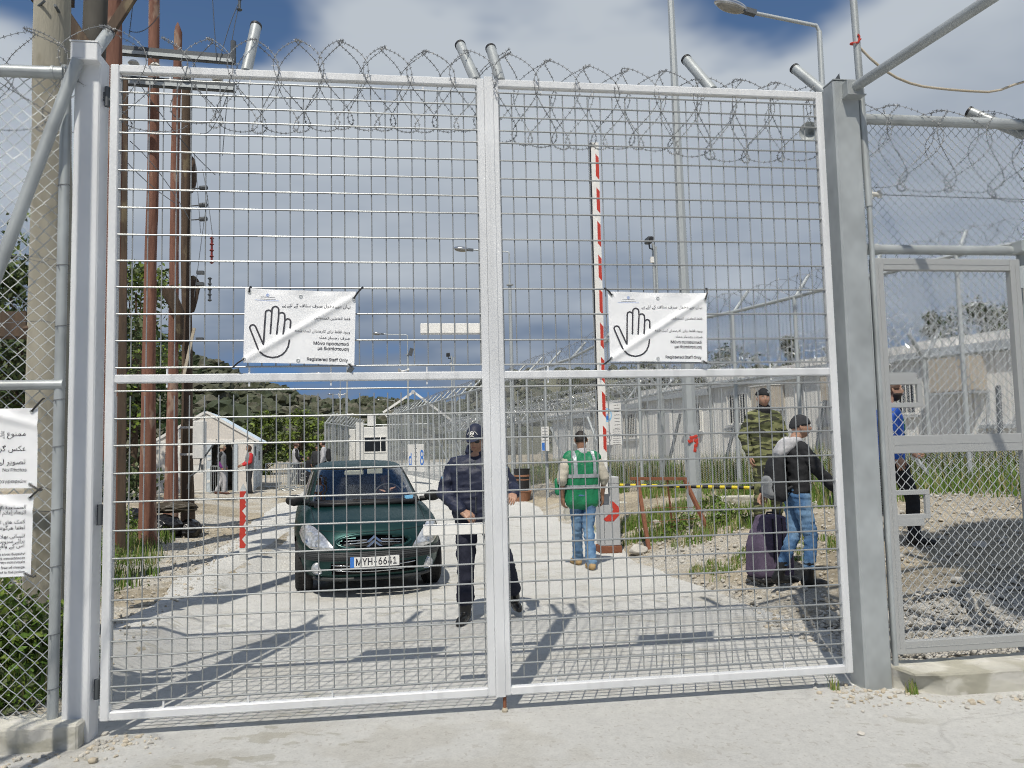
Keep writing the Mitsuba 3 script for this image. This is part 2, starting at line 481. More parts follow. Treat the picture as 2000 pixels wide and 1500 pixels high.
def outrigger(a, b, parent, r=0.034):
    a, b = np.array(a, float), np.array(b, float)
    d = (b - a) / np.linalg.norm(b - a)
    k = obj('outrigger', MB().tube([a, b], r, 18), 'galvanised', parent, 40)
    obj('end_cap', MB().tube([b - d * 0.012, b + d * 0.006], r + 0.003, 18), 'black_plastic', k, 40)


for par, lst in ((gl, [((0.775, 0.025, 3.945), (0.80, 0.20, 4.34)), ((2.20, 0.025, 3.945), (2.12, 0.25, 4.30))]),
                 (gr, [((2.36, 0.025, 3.945), (2.325, 0.24, 4.28)), ((3.79, 0.025, 3.945), (3.70, 0.25, 4.27))])):
    for a, b in lst:
        outrigger(a, b, par)

# ---------------------------------------------------------------- gate posts
lp = thing('gate_post', 'thick silver square left gate post with a boxed cap and a slanting brace', 'gate post', 'two posts carrying the gate')
obj('shaft', MB().bevbox((-0.128, 0.045, 1.99), (0.145, 0.15, 4.02), 0.008), 'silver_paint', lp)
obj('cap', MB().bevbox((-0.125, -0.062, 3.985), (0.150, 0.062, 0.10), 0.004).box((-0.125, -0.06, 4.040), (0.158, 0.075, 0.008)).box((-0.125, -0.062, 3.931), (0.152, 0.07, 0.006)), 'silver_paint', lp)
obj('brace', MB().tube([(-0.165, -0.075, 3.93), (-0.62, -0.11, 2.45), (-1.37, -0.17, 0.0)], 0.034, 18), 'galvanised', lp, 40)
obj('hinge', MB().tube([(-0.035, 0.03, 3.70), (-0.035, 0.03, 3.82)], 0.016, 10).box((-0.03, 0.03, 3.76), (0.05, 0.02, 0.05)).tube([(-0.035, 0.03, 1.2), (-0.035, 0.03, 1.32)], 0.016, 10).tube([(-0.035, 0.03, 0.22), (-0.035, 0.03, 0.33)], 0.016, 10), 'steel_dark', lp, 40)
outrigger((-0.155, 0.05, 3.99), (-0.135, 0.30, 4.30), lp, 0.036)
rp = thing('gate_post', 'thick galvanised square right gate post with a long tube running out from its top', 'gate post', 'two posts carrying the gate')
obj('shaft', MB().bevbox((4.705, 0.05, 2.0), (0.185, 0.185, 4.04), 0.01), 'galvanised', rp)
obj('cap', MB().bevbox((4.735, -0.075, 3.945), (0.115, 0.065, 0.10), 0.004).box((4.735, -0.08, 3.89), (0.13, 0.085, 0.006)).box((4.71, 0.05, 4.024), (0.192, 0.19, 0.006)), 'galvanised', rp)
obj('tube', MB().tube([(4.74, -0.10, 3.95), (4.99, -1.19, 4.02), (5.36, -2.9, 4.06)], 0.034, 18), 'galvanised', rp, 40)
obj('far_post', MB().tube([(5.36, -2.9, 0.0), (5.36, -2.9, 4.12)], 0.05, 18), 'galvanised', rp, 40)
obj('wedge', MB().add([(4.66, 0.10, 4.02), (4.76, 0.10, 4.02), (4.75, 0.10, 4.14), (4.66, 0.116, 4.02), (4.76, 0.116, 4.02), (4.75, 0.116, 4.14)], [[0, 1, 2], [3, 5, 4], [0, 3, 4], [0, 4, 1], [1, 4, 5], [1, 5, 2], [2, 5, 3], [2, 3, 0]]), 'steel_dark', rp)
outrigger((4.64, 0.10, 3.99), (4.545, 0.33, 4.28), rp)
cd = thing('conduit_pipe', 'grey conduit pipe rising past the right gate post, tied with red string', 'pipe')
obj('pipe', MB().tube([(4.845, -0.01, 3.16), (4.825, -0.01, 4.2), (4.80, -0.01, 5.4)], 0.024, 14).tube([(4.845, -0.01, 0.13), (4.845, -0.01, 3.18)], 0.0175, 14), 'galvanised', cd, 40)
_ang = np.linspace(0, 2 * np.pi, 22)
obj('string', MB().tube([(4.806 + 0.026 * math.cos(a), -0.01 + 0.026 * math.sin(a), 4.30 + 0.006 * math.sin(a)) for a in _ang], 0.006, 6).tube([(4.82, -0.035, 4.30), (4.826, -0.042, 4.335), (4.815, -0.04, 4.35)], 0.006, 6).tube([(4.82, -0.035, 4.30), (4.836, -0.042, 4.32)], 0.005, 6), 'red_paint', cd, 40)
tag(obj('cable', MB().tube([(4.80 + 0.02 + t * 1.35 + 0.03 * t * t, 0.0, z) for t, z in zip(np.linspace(0, 1, 15), [4.31, 4.21, 4.13, 4.075, 4.04, 4.02, 4.012, 4.006, 4.002, 4.0, 4.0, 4.02, 4.06, 4.09, 4.10])], 0.0085, 8), 'stone_ochre', None, 50),
    'pale cable sagging to the right from the pipe above the right gate post', 'cable')

# a slim pole outside the frame to the left: its shadow falls on the left gate post
tag(obj('sign_pole', MB().tube([(-0.475, -0.975, 0), (-0.475, -0.975, 5.4)], 0.036, 16), 'galvanised', None, 40), 'slim galvanised pole standing just left of the frame in front of the fence', 'pole')


# ---------------------------------------------------------------- chain link
def chain(x0, x1, z0, z1, cell, r, n=3, jit=0.0, holes=(), seed=0):
    """Diamond mesh in the plane y = 0 (x, z): zigzag wires woven left over right; returns endpoints A, B."""
    rg = np.random.default_rng(seed)
    A, B = [], []
    nx = int(math.ceil((x1 - x0) / cell)) + 1
    nz = int(math.ceil((z1 - z0) / (cell / 2))) + 1
    i, k = np.meshgrid(np.arange(nx), np.arange(nz), indexing='ij')
    sgn = np.where(k % 2 == 0, 1, -1)
    xa = x0 + i * cell + np.where(k % 2 == 0, 0, cell / 2); xb = x0 + i * cell + np.where(k % 2 == 0, cell / 2, 0)
    za = z0 + k * cell / 2; zb = za + cell / 2
    for flip in (1, -1):
        ax, bx = (xa, xb) if flip == 1 else (2 * (x0 + i * cell) - xa, 2 * (x0 + i * cell) - xb)
        y = 0.0035 * flip * sgn
        A.append(np.stack([ax, -y, za], -1).reshape(-1, 3)); B.append(np.stack([bx, y, zb], -1).reshape(-1, 3))
    A, B = np.vstack(A), np.vstack(B)
    if jit:
        w = lambda P: P + jit * (np.stack([meshkit.noise(P * 9 + 3 * q, seed + q) for q in range(3)], -1) - 0.5)
        A, B = w(A), w(B)
    m = (A + B) / 2
    ok = (m[:, 0] > x0) & (m[:, 0] < x1) & (m[:, 2] < z1)
    for hx0, hx1, hz0, hz1 in holes:
        ok &= ~((m[:, 0] > hx0) & (m[:, 0] < hx1) & (m[:, 2] > hz0) & (m[:, 2] < hz1))
    return segs(A[ok], B[ok], r, n)


def coil(p0, p1, R, pitch, parent, wire=0.0023, barb=0.042, seed=0, sag=0.0, hands=(1,), mat='razor_metal', nseg=44, sides=4):
    """Concertina razor wire: opposed helices from p0 to p1, with barbs."""
    p0, p1 = np.array(p0, float), np.array(p1, float)
    ax = p1 - p0; L = np.linalg.norm(ax); ax /= L
    u = np.cross((0, 0, 1.0), ax); u /= np.linalg.norm(u); w = np.cross(ax, u)
    rg = np.random.default_rng(seed)
    mb, ba, bb = MB(), [], []
    for hnd in hands:
        n = int(L / pitch * nseg)
        s = np.linspace(0, 1, n); th = hnd * 2 * np.pi * s * L / pitch + rg.uniform(0, 6.28)
        rad = R * (1 + 0.16 * (meshkit.noise(np.stack([s * L * 2.2, s * 0 + seed, s * 0], -1), 3) - 0.5))
        ctr = p0 + s[:, None] * L * ax + (0.62 * pitch * np.sin(th * 2.5))[:, None] * ax - (sag * np.abs(np.sin(s * np.pi * 2)))[:, None] * w
        P = ctr + rad[:, None] * (np.cos(th)[:, None] * u + np.sin(th)[:, None] * w)
        mb.tube(P, wire, sides, False)
        d = np.cumsum(np.r_[0, np.linalg.norm(np.diff(P, axis=0), axis=1)])
        q = np.arange(barb, d[-1], barb)
        C = np.stack([np.interp(q, d, P[:, k]) for k in range(3)], -1); tg = np.stack([np.interp(q, d, np.gradient(P[:, k])) for k in range(3)], -1)
        tg /= np.linalg.norm(tg, axis=1, keepdims=True)
        rn = rg.normal(size=C.shape); rn = np.cross(tg, rn); rn /= np.linalg.norm(rn, axis=1, keepdims=True)
        h = barb * 0.24
        ba += [C - rn * h + tg * h * 0.4, C + np.cross(tg, rn) * h]; bb += [C + rn * h - tg * h * 0.3, C - np.cross(tg, rn) * h + tg * h * 0.4]
    obj('wire', mb, mat, parent, True)
    k = obj('barb', segs(np.vstack(ba), np.vstack(bb), wire * 0.9, 3), mat, parent)
    tag(k, kind='stuff')


for i, (a, b, lab) in enumerate([((0.30, 0.22, 3.97), (2.36, 0.24, 3.99), 'razor wire coil along the top of the left gate leaf'), ((2.30, 0.24, 3.95), (4.58, 0.30, 3.86), 'razor wire coil along the top of the right gate leaf')]):
    k = thing('razor_wire', lab, 'razor wire', 'razor wire coils over the gate and its side fences')
    coil(a, b, 0.265, 0.135, k, seed=3 + i, sag=0.03)
k = thing('razor_wire', 'razor wire coil above the left fence beside the pale pole', 'razor wire', 'razor wire coils over the gate and its side fences')
coil((-1.6, 0.22, 3.86), (0.16, 0.25, 3.98), 0.30, 0.22, k, seed=9)
k = thing('razor_wire', 'razor wire coil above the wicket door right of the right gate post', 'razor wire', 'razor wire coils over the gate and its side fences')
coil((4.86, 0.24, 3.72), (7.0, 0.30, 3.62), 0.29, 0.19, k, seed=12, sag=0.03)

# ---------------------------------------------------------------- left side fence
lf = thing('chain_link_fence', 'chain link fence panel left of the left gate post, hung with two white notices', 'fence')
fx = obj('post', MB().tube([(-0.262, 0.012, 0.13), (-0.262, 0.012, 3.93)], 0.029, 16), 'galvanised', lf, 40)
obj('rail', MB().tube([(-2.6, 0.0, 3.885), (-0.27, 0.0, 3.885)], 0.036, 16).tube([(-0.335, 0, 3.885), (-0.32, 0, 3.885)], 0.040, 16), 'galvanised', lf, 40)
obj('rail', MB().tube([(-2.6, 0.0, 2.018), (-0.235, 0.0, 2.018)], 0.029, 16), 'galvanised', lf, 40)
_tw = MB()
for z in (3.2, 2.72, 2.36, 1.93, 1.66, 1.30, 0.98, 0.6, 0.30):
    _tw.tube([(-0.262 + 0.0315 * math.cos(a), 0.012 + 0.0315 * math.sin(a), z + 0.004 * math.cos(a)) for a in np.linspace(0, 6.28, 14)], 0.0022, 5).tube([(-0.27, -0.02, z), (-0.268, -0.026, z - 0.025)], 0.002, 4)
obj('tie_wire', _tw, 'dark_wire', lf)
v, f = chain(-2.4, -0.265, 0.135, 3.86, 0.086, 0.0027, 5, 0.012, seed=1)
tag(obj('chain_link', (v + (0, 0.035, 0), f), 'chain_wire', lf, False), kind='stuff')
bw = thing('barbed_wire', 'strands of barbed wire strung behind the left chain link fence', 'barbed wire')
for i, (za, zb) in enumerate(((2.32, 2.42), (2.85, 2.80), (1.22, 1.52), (1.62, 1.36), (1.0, 1.28), (3.25, 2.7))):
    P = np.stack([np.linspace(-2.4, -0.2, 16), np.full(16, 0.30), np.linspace(za, zb, 16) + 0.05 * np.sin(np.linspace(0, 3.1, 16)) + 0.012 * np.sin(np.arange(16) * 2.1)], -1)
    s_ = obj('strand', MB().tube(P, 0.0022, 4, False), 'dark_wire', bw)
    c = np.repeat(P[1:-1], 2, 0) + RNG.normal(size=(28, 3)) * 0.012
    obj('barb', segs(c - RNG.normal(size=c.shape) * 0.012, c + RNG.normal(size=c.shape) * 0.012, 0.002, 3), 'dark_wire', s_)


def noisy_block(x0, x1, y0, y1, z0, z1, amp, seed, chip=None):
    m = bevel_box((x1 - x0, y1 - y0, z1 - z0), 0.012)
    m = trimesh.Trimesh(*trimesh.remesh.subdivide_to_size(m.vertices, m.faces, 0.035), process=True)
    v = np.array(m.vertices) + ((x0 + x1) / 2, (y0 + y1) / 2, (z0 + z1) / 2)
    n = np.array(m.vertex_normals)
    v += n * (amp * (meshkit.fbm(v * 14, 4, seed) - 0.5) + amp * 1.2 * (meshkit.fbm(v * 3.1, 3, seed + 4) - 0.5))[:, None]
    if chip is not None:
        for c, r in chip:
            d = v - np.array(c); L = np.linalg.norm(d * (1, 1, 1.4), axis=1)
            k = np.clip(1 - L / r, 0, 1)[:, None]
            v += k * np.array([0.10, 0.16, -0.02]) * 0.8
    return v, np.array(m.faces)


tag(obj('kerb_wall', noisy_block(-2.8, -0.075, -0.125, 0.12, -0.05, 0.135, 0.012, 3), 'kerb_concrete', None, 30), 'stained low concrete footing under the left fence and post', 'kerb')
tag(obj('kerb_wall', noisy_block(4.815, 7.6, -0.235, 0.10, -0.05, 0.135, 0.014, 6, [((4.84, -0.22, 0.03), 0.20)]), 'kerb_concrete', None, 30), 'low concrete footing with a broken corner under the wicket door', 'kerb')

# ---------------------------------------------------------------- right side fence and wicket door
rf = thing('chain_link_fence', 'chain link fence panel above and right of the aluminium wicket door', 'fence')
obj('rail', MB().tube([(4.80, 0.06, 3.80), (7.6, 0.06, 3.80)], 0.036, 16), 'galvanised', rf, 40)
obj('rail', MB().tube([(4.80, 0.06, 2.885), (7.6, 0.06, 2.885)], 0.033, 16).tube([(4.80, 0.06, 2.885), (4.93, 0.06, 2.885)], 0.039, 16), 'galvanised', rf, 40)
obj('post', MB().tube([(6.005, 0.05, 0.12), (6.005, 0.05, 2.85)], 0.031, 16), 'galvanised', rf, 40)
obj('clamp', MB().box((5.965, -0.0, 2.90), (0.07, 0.09, 0.07)).box((5.98, -0.02, 2.855), (0.13, 0.10, 0.008)).tube([(6.0, 0.0, 2.91), (6.3, -0.1, 2.97)], 0.033, 14), 'galvanised', rf)
obj('post', MB().tube([(7.55, 0.06, 0.12), (7.55, 0.06, 3.84)], 0.033, 16), 'galvanised', rf, 40)
outrigger((6.15, 0.10, 3.74), (5.93, 0.36, 4.02), rf, 0.036)
v, f = chain(4.87, 7.5, 2.92, 3.78, 0.066, 0.0024, 5, 0.010, seed=2)
tag(obj('chain_link', (v + (0, 0.085, 0), f), 'chain_wire', rf), kind='stuff')
v, f = chain(6.05, 7.5, 0.16, 2.86, 0.066, 0.0024, 4, 0.010, seed=3)
tag(obj('chain_link', (v + (0, 0.085, 0), f), 'chain_wire', rf), kind='stuff')
obj('line_wire', MB().tube([(4.86, 0.05, 3.265), (6.2, 0.05, 3.25), (7.5, 0.05, 3.25)], 0.0035, 5), 'dark_wire', rf)
obj('insulator', MB().tube([(4.89, 0.045, 3.265), (4.975, 0.045, 3.262)], 0.016, 10).tube([(4.90, 0.045, 3.29), (4.90, 0.045, 3.235)], 0.012, 10).tube([(4.96, 0.045, 3.29), (4.96, 0.045, 3.24)], 0.014, 10), 'ceramic', rf, 40)

wd = thing('wicket_door', 'grey aluminium wicket door filled with chain link, right of the thick gate post', 'door')
X0, X1, Z0, Z1 = 4.838, 5.925, 0.205, 2.805
for x in (X0 + 0.0375, X1 - 0.0375):
    obj('stile', MB().bevbox((x, 0.0, (Z0 + Z1) / 2), (0.075, 0.05, Z1 - Z0), 0.003).box((x, -0.0265, (Z0 + Z1) / 2), (0.004, 0.004, Z1 - Z0 - 0.08)), 'alu_door', wd)
for z, h in ((Z1 - 0.04, 0.08), (1.555, 0.118), (Z0 + 0.04, 0.08)):
    obj('rail', MB().bevbox(((X0 + X1) / 2, 0.0, z), (X1 - X0 - 0.15, 0.046, h), 0.003).box(((X0 + X1) / 2, -0.024, z), (X1 - X0 - 0.16, 0.004, 0.004)), 'alu_door', wd)
HOLES = [(4.90, 5.145, 1.80, 1.985), (4.90, 5.155, 1.065, 1.255)]
for x0, x1, z0, z1 in HOLES:
    w = 0.032
    obj('hatch_frame', MB().bevbox(((x0 + x1) / 2, 0.0, z1 - w / 2), (x1 - x0, 0.03, w), 0.003).bevbox(((x0 + x1) / 2, 0.0, z0 + w / 2), (x1 - x0, 0.03, w), 0.003).bevbox((x1 - w / 2, 0.0, (z0 + z1) / 2), (w, 0.028, z1 - z0 - 2 * w), 0.003), 'alu_door', wd)
obj('latch_plate', MB().bevbox((5.01, -0.012, 2.005), (0.20, 0.008, 0.055), 0.002).bevbox((5.01, -0.012, 1.045), (0.19, 0.008, 0.05), 0.002), 'alu_door', wd)
obj('hinge', MB().tube([(5.947, -0.02, 2.60), (5.947, -0.02, 2.76)], 0.014, 10).box((5.93, -0.026, 2.68), (0.028, 0.006, 0.15)).tube([(5.947, -0.02, 0.40), (5.947, -0.02, 0.56)], 0.014, 10), 'galvanised_plain', wd, 40)
v, f = chain(X0 + 0.075, X1 - 0.075, Z0 + 0.08, Z1 - 0.08, 0.066, 0.0026, 5, 0.010, holes=HOLES + [(4.8, 6, 1.496, 1.614)], seed=4)
tag(obj('chain_link', (v + (0, 0.012, 0), f), 'chain_wire', wd), kind='stuff')

# ---------------------------------------------------------------- lettering
AR_DATA = {
    'a': (902, [[[840,4,845,4,847,41,856,42,864,38,867,54,873,43,890,40,887,24,892,23,894,42,890,46,876,47,873,51,872,60,868,63,860,46,848,47,842,43]], [[888,57,889,52,894,53,893,58]], [[880,53,885,52,886,57,881,58]], [[797,51,798,39,802,37,802,49,805,54,810,56,824,54,828,47,824,30,829,28,833,48,828,57,819,61,809,61,803,59]], [[698,57,699,51,705,46,736,42,740,31,745,32,745,42,754,40,756,30,761,31,761,42,769,42,771,34,768,24,774,25,776,39,769,47,757,44,745,47,741,44,736,47,711,49,703,54,714,59,750,58,748,63,714,64,704,62]], [[655,44,657,40,669,42,674,39,666,22,671,19,678,31,678,42,671,47]], [[592,60,592,55,606,49,593,42,595,31,601,26,611,30,614,42,629,41,640,36,632,31,622,31,624,26,633,26,651,33,651,38,630,46,612,47,607,56], [598,39,601,42,608,42,606,32,601,31]], [[625,18,626,13,631,14,630,19]], [[549,51,551,37,556,38,554,49,557,54,570,56,578,51,580,45,579,4,584,4,585,44,581,55,571,61,562,61,554,58]], [[451,58,466,44,462,30,464,27,467,27,475,42,482,41,485,31,490,32,489,40,494,42,505,29,513,25,521,25,528,32,526,42,518,47,496,48,486,43,481,47,470,45,460,58,456,60], [514,30,500,43,517,42,523,38,523,34,520,30]], [[394,39,395,27,399,27,399,38,405,42,442,42,443,38,432,37,429,33,430,24,436,17,444,18,449,28,447,44,440,48,408,48,398,45], [435,31,444,32,441,22,435,24]], [[435,10,436,5,440,5,440,11]], [[294,4,299,4,301,41,313,41,316,30,320,30,320,39,323,42,333,42,337,31,341,31,341,41,348,42,353,30,357,30,357,41,365,42,368,34,365,24,370,23,373,33,371,44,366,47,354,44,350,47,338,44,333,47,322,47,317,44,312,47,299,46,295,40]], [[309,22,312,6,315,6,315,12,324,12,324,20], [316,18,319,19,322,17,319,15]], [[232,39,233,27,237,27,237,38,243,42,280,42,281,38,270,37,267,33,268,24,274,17,282,18,287,28,285,44,278,48,246,48,236,45], [272,30,275,33,282,32,279,22,273,24]], [[273,10,274,5,278,5,278,11]], [[155,57,160,47,168,44,204,41,203,32,190,21,190,17,199,10,213,5,214,9,196,19,210,35,208,44,201,47,172,48,160,54,171,59,207,58,207,62,171,64,161,62]], [[69,57,70,51,76,46,107,42,111,30,116,31,115,41,128,42,130,39,129,4,134,4,135,40,131,46,117,47,112,44,107,47,82,49,74,54,85,59,121,58,121,62,85,64,75,62]], [[105,22,105,12,114,9,114,12,109,12,108,15,111,18,116,17,116,20]], [[4,57,5,51,11,46,44,41,42,24,47,23,50,33,47,45,17,49,9,55,20,59,41,59,41,52,45,48,45,59,56,58,56,62,20,64,10,62]]]),
    'b': (587, [[[477,46,478,42,486,42,489,37,488,4,493,4,493,31,506,24,514,24,521,31,519,40,522,42,534,42,531,30,539,22,544,22,550,27,549,42,573,40,560,33,561,24,567,17,575,18,580,28,578,41,567,47,521,47,514,44,506,47], [566,31,575,32,572,22,566,24], [537,31,539,40,546,36,543,27], [507,29,493,42,510,41,516,37,516,33,513,29]], [[566,10,567,5,572,6,571,11]], [[542,11,547,10,548,15,543,16]], [[534,15,535,10,540,11,539,16]], [[382,40,381,4,386,4,388,41,405,41,398,32,398,27,407,22,415,22,421,27,415,41,430,42,433,39,432,4,437,4,438,37,442,42,448,42,451,39,450,4,455,4,456,40,449,47,437,44,431,47,411,44,389,47], [403,30,410,37,416,32,413,27]], [[262,51,263,39,268,37,267,49,270,54,276,56,289,54,293,48,291,31,293,30,302,42,310,42,314,30,319,31,318,39,320,42,332,42,334,39,333,4,338,4,339,37,341,41,349,42,356,29,362,25,370,27,374,34,373,43,368,47,354,44,349,47,338,44,332,47,320,47,315,44,310,47,299,46,296,54,284,61,271,60], [357,38,358,41,366,42,369,36,362,30]], [[316,57,317,52,322,53,321,58]], [[308,53,313,52,314,57,309,58]], [[277,18,282,17,283,22,278,23]], [[235,47,234,4,239,4,240,47]], [[6,51,7,39,12,37,11,49,14,54,20,56,33,54,37,48,35,31,37,30,46,42,54,42,58,30,63,31,62,39,64,42,76,42,78,39,77,4,82,4,83,37,88,42,96,42,111,37,107,32,94,31,95,26,104,26,122,33,120,39,124,42,134,41,137,30,141,31,140,40,142,42,149,42,152,30,157,30,156,41,164,42,167,39,167,26,171,26,173,39,181,42,193,26,200,25,205,29,210,41,218,42,221,39,220,4,225,4,226,40,219,47,207,45,197,48,189,42,183,47,176,47,170,43,165,47,154,45,141,47,137,44,133,47,122,47,114,40,97,47,86,47,82,44,76,47,64,47,59,44,54,47,42,46,40,54,28,61,15,60], [192,38,198,43,203,41,198,30,192,33]], [[102,57,103,52,108,53,107,58]], [[60,53,65,52,66,57,61,58]], [[52,53,57,52,58,57,53,58]], [[21,18,26,17,27,22,22,23]]]),
    'c': (814, [[[786,60,786,55,794,54,800,49,790,46,787,36,791,28,800,26,806,33,806,49,799,57], [793,40,802,41,800,32,793,33]], [[759,56,773,47,774,38,770,29,775,27,779,37,776,51,762,61]], [[736,60,736,55,744,54,750,49,740,46,737,36,741,28,750,26,756,33,756,49,749,57], [742,39,751,42,750,32,745,31]], [[706,44,708,40,720,42,725,39,717,22,722,19,729,31,729,42,722,47]], [[582,46,583,42,591,42,594,37,593,4,598,4,598,31,611,24,619,24,626,31,624,40,627,42,639,42,636,30,644,22,649,22,655,27,654,42,678,40,665,33,666,24,672,17,680,18,685,28,683,41,672,47,626,47,619,44,611,47], [671,31,680,32,677,22,671,24], [642,36,646,40,651,36,648,27,642,29], [612,29,598,42,615,41,621,37,621,33,618,29]], [[671,6,676,5,677,10,672,11]], [[647,15,648,10,653,11,652,16]], [[639,11,644,10,645,15,640,16]], [[524,58,539,44,535,28,540,27,545,41,553,42,557,39,554,24,559,23,562,33,559,45,542,45,533,58,529,60]], [[552,53,557,52,558,57,553,58]], [[516,47,515,4,520,4,521,47]], [[469,54,470,37,475,38,473,49,478,55,498,54,503,46,493,42,489,38,489,33,500,22,510,24,508,28,501,27,494,34,508,45,505,54,498,59,480,61,473,58]], [[412,40,411,4,416,4,418,41,440,41,439,32,426,21,426,17,441,7,446,5,450,7,432,19,446,35,445,43,440,46,416,46]], [[383,58,397,47,398,38,394,29,399,27,403,37,400,51,386,61]], [[302,44,304,40,316,42,321,39,313,22,316,19,331,42,339,40,341,30,346,31,345,41,356,42,363,29,369,25,377,27,381,34,380,43,375,47,361,44,356,47,342,44,329,47,323,44,318,47,308,47], [364,38,365,41,373,42,376,36,369,30]], [[338,23,339,18,344,19,343,24]], [[291,47,290,4,295,4,296,47]], [[247,51,248,39,252,37,252,49,255,54,260,56,274,54,278,47,274,30,279,28,283,48,278,57,269,61,259,61,253,59]], [[262,22,263,17,268,18,267,23]], [[213,15,218,4,222,4,223,10,227,11,226,16,221,15,220,10,218,16]], [[126,40,127,27,132,28,132,40,140,43,162,42,178,33,183,35,183,41,194,42,199,30,204,31,203,39,205,42,218,42,221,39,219,23,223,23,226,33,225,42,217,47,205,47,200,44,185,47,177,41,163,47,139,48,130,45]], [[197,57,198,52,203,53,202,58]], [[155,18,160,17,161,22,156,23]], [[146,22,147,17,152,18,151,23]], [[31,44,33,40,45,42,50,39,42,22,45,19,60,42,68,40,70,31,75,32,75,42,82,42,86,30,90,31,90,41,98,42,100,34,97,24,100,23,105,32,104,43,98,47,87,44,83,47,71,44,58,47,52,44,47,47,37,47]], [[80,20,80,16,85,14,84,9,89,8,89,14,94,16,94,20,88,20,88,14,85,14,85,21]], [[6,41,7,32,16,19,24,27,27,40,20,47,10,46], [12,40,18,42,22,39,18,28,11,34]]]),
    'd': (446, [[[362,58,377,44,373,30,375,27,378,27,386,42,393,41,396,31,401,32,400,40,405,42,416,29,424,25,432,25,439,32,437,42,429,47,407,48,397,43,392,47,381,45,371,58,367,60], [425,30,411,43,428,42,434,38,434,34,431,30]], [[306,42,306,27,310,27,310,38,320,43,349,43,354,38,343,37,340,27,344,19,353,17,359,24,360,37,355,47,319,48], [346,31,355,32,352,22,346,24]], [[346,10,347,5,351,5,351,11]], [[263,58,277,47,278,38,274,29,279,27,283,37,280,51,266,61]], [[131,58,146,44,142,30,144,27,147,27,155,42,163,40,165,30,170,31,169,39,173,42,183,41,186,30,190,31,189,40,191,42,199,41,201,30,206,30,205,41,214,42,216,39,216,26,220,26,222,38,226,42,235,42,250,37,249,33,242,31,233,31,234,26,243,26,261,33,261,38,236,47,225,47,219,43,214,47,203,45,190,47,186,44,182,47,171,47,166,44,161,47,150,45,140,58,136,60]], [[242,57,243,52,248,53,247,58]], [[158,22,161,16,161,6,164,6,164,12,171,11,174,14,173,20,169,22], [165,18,168,19,171,17,168,15]], [[7,46,6,32,14,27,22,28,30,42,40,40,39,4,44,4,45,37,49,42,54,42,67,25,77,29,82,41,95,42,91,28,100,20,107,20,109,24,98,26,97,36,104,40,114,38,114,42,106,45,83,47,79,45,75,48,69,48,61,42,55,47,44,44,38,47,28,47,23,43,18,32,10,35,11,45], [64,38,70,43,75,41,70,30,64,33]]]),
    'e': (446, [[[329,60,329,55,343,49,330,42,332,31,338,26,348,30,351,42,361,41,364,30,369,31,368,41,378,42,391,25,398,26,409,42,414,42,421,29,427,25,435,27,439,34,438,43,433,47,418,44,414,47,403,45,393,48,385,42,379,47,365,44,360,47,349,47,344,56], [422,38,423,41,431,42,434,36,427,30], [388,38,394,43,399,41,394,30,388,33], [336,40,345,42,343,32,336,33]], [[361,23,362,18,367,19,366,24]], [[296,59,297,47,303,39,298,32,298,25,302,19,314,17,315,23,305,23,303,29,310,35,321,32,321,37,308,41,303,46,301,57,308,65,329,64,330,68,322,71,307,70,301,67]], [[268,64,268,54,276,51,277,53,271,57,274,60,279,59,279,62]], [[270,47,269,4,274,4,275,47]], [[184,40,183,4,188,4,190,41,204,42,201,36,203,26,214,22,221,30,218,42,234,41,239,30,242,42,253,42,256,39,255,4,260,4,261,40,254,47,242,47,238,44,232,47,191,47], [207,36,211,40,216,36,213,27,207,29]], [[239,19,244,18,245,23,240,24]], [[231,19,236,18,237,23,232,24]], [[212,15,213,10,218,11,217,16]], [[204,15,205,10,210,11,209,16]], [[132,46,133,41,140,42,144,37,143,4,148,4,148,31,161,24,169,24,176,31,174,41,166,46], [162,29,148,42,165,41,171,37,171,33,168,29]], [[106,47,105,4,110,4,111,47]], [[6,51,7,39,11,37,11,49,14,54,31,55,37,47,35,31,39,30,42,40,46,41,57,29,65,25,78,28,80,42,90,42,92,39,91,4,96,4,97,40,93,46,50,48,43,45,39,55,29,61,15,60], [66,30,52,43,69,42,75,38,75,34,72,30]]]),
    'f': (387, [[[248,58,251,43,255,45,253,56,256,61,262,63,275,61,279,54,276,39,278,37,282,38,287,49,293,48,295,37,300,37,299,48,308,49,310,46,309,33,314,33,317,48,338,48,338,41,324,28,324,24,345,11,348,16,329,26,348,48,362,49,358,35,367,27,374,27,376,31,365,33,364,43,371,47,381,45,379,50,363,54,349,54,343,50,334,54,318,54,313,50,308,54,285,53,281,62,270,68,257,67]], [[179,65,194,51,190,37,192,34,195,34,202,49,221,47,219,39,206,28,206,24,215,17,229,12,230,16,212,26,224,38,225,50,217,54,198,52,188,65,184,67]], [[202,18,217,8,226,5,226,9,210,18,206,20]], [[88,58,89,46,94,44,93,56,96,61,102,63,115,61,119,55,117,38,119,37,128,49,138,48,141,37,145,38,144,46,146,49,165,49,170,45,163,45,157,40,160,27,170,24,176,31,176,46,168,53,146,54,141,51,136,54,125,53,122,61,110,68,97,67], [163,38,172,39,169,29,163,31]], [[163,17,164,12,169,13,168,18]], [[143,26,148,25,149,30,144,31]], [[135,26,140,25,141,30,136,31]], [[103,29,104,24,109,25,108,30]], [[5,61,8,43,22,32,29,34,37,49,42,49,49,36,55,32,63,34,67,41,66,50,61,54,46,51,42,54,32,52,22,55,11,47,10,60,13,77,8,76], [50,45,51,48,59,49,62,43,55,37], [17,43,23,50,29,49,25,37,19,38]]]),
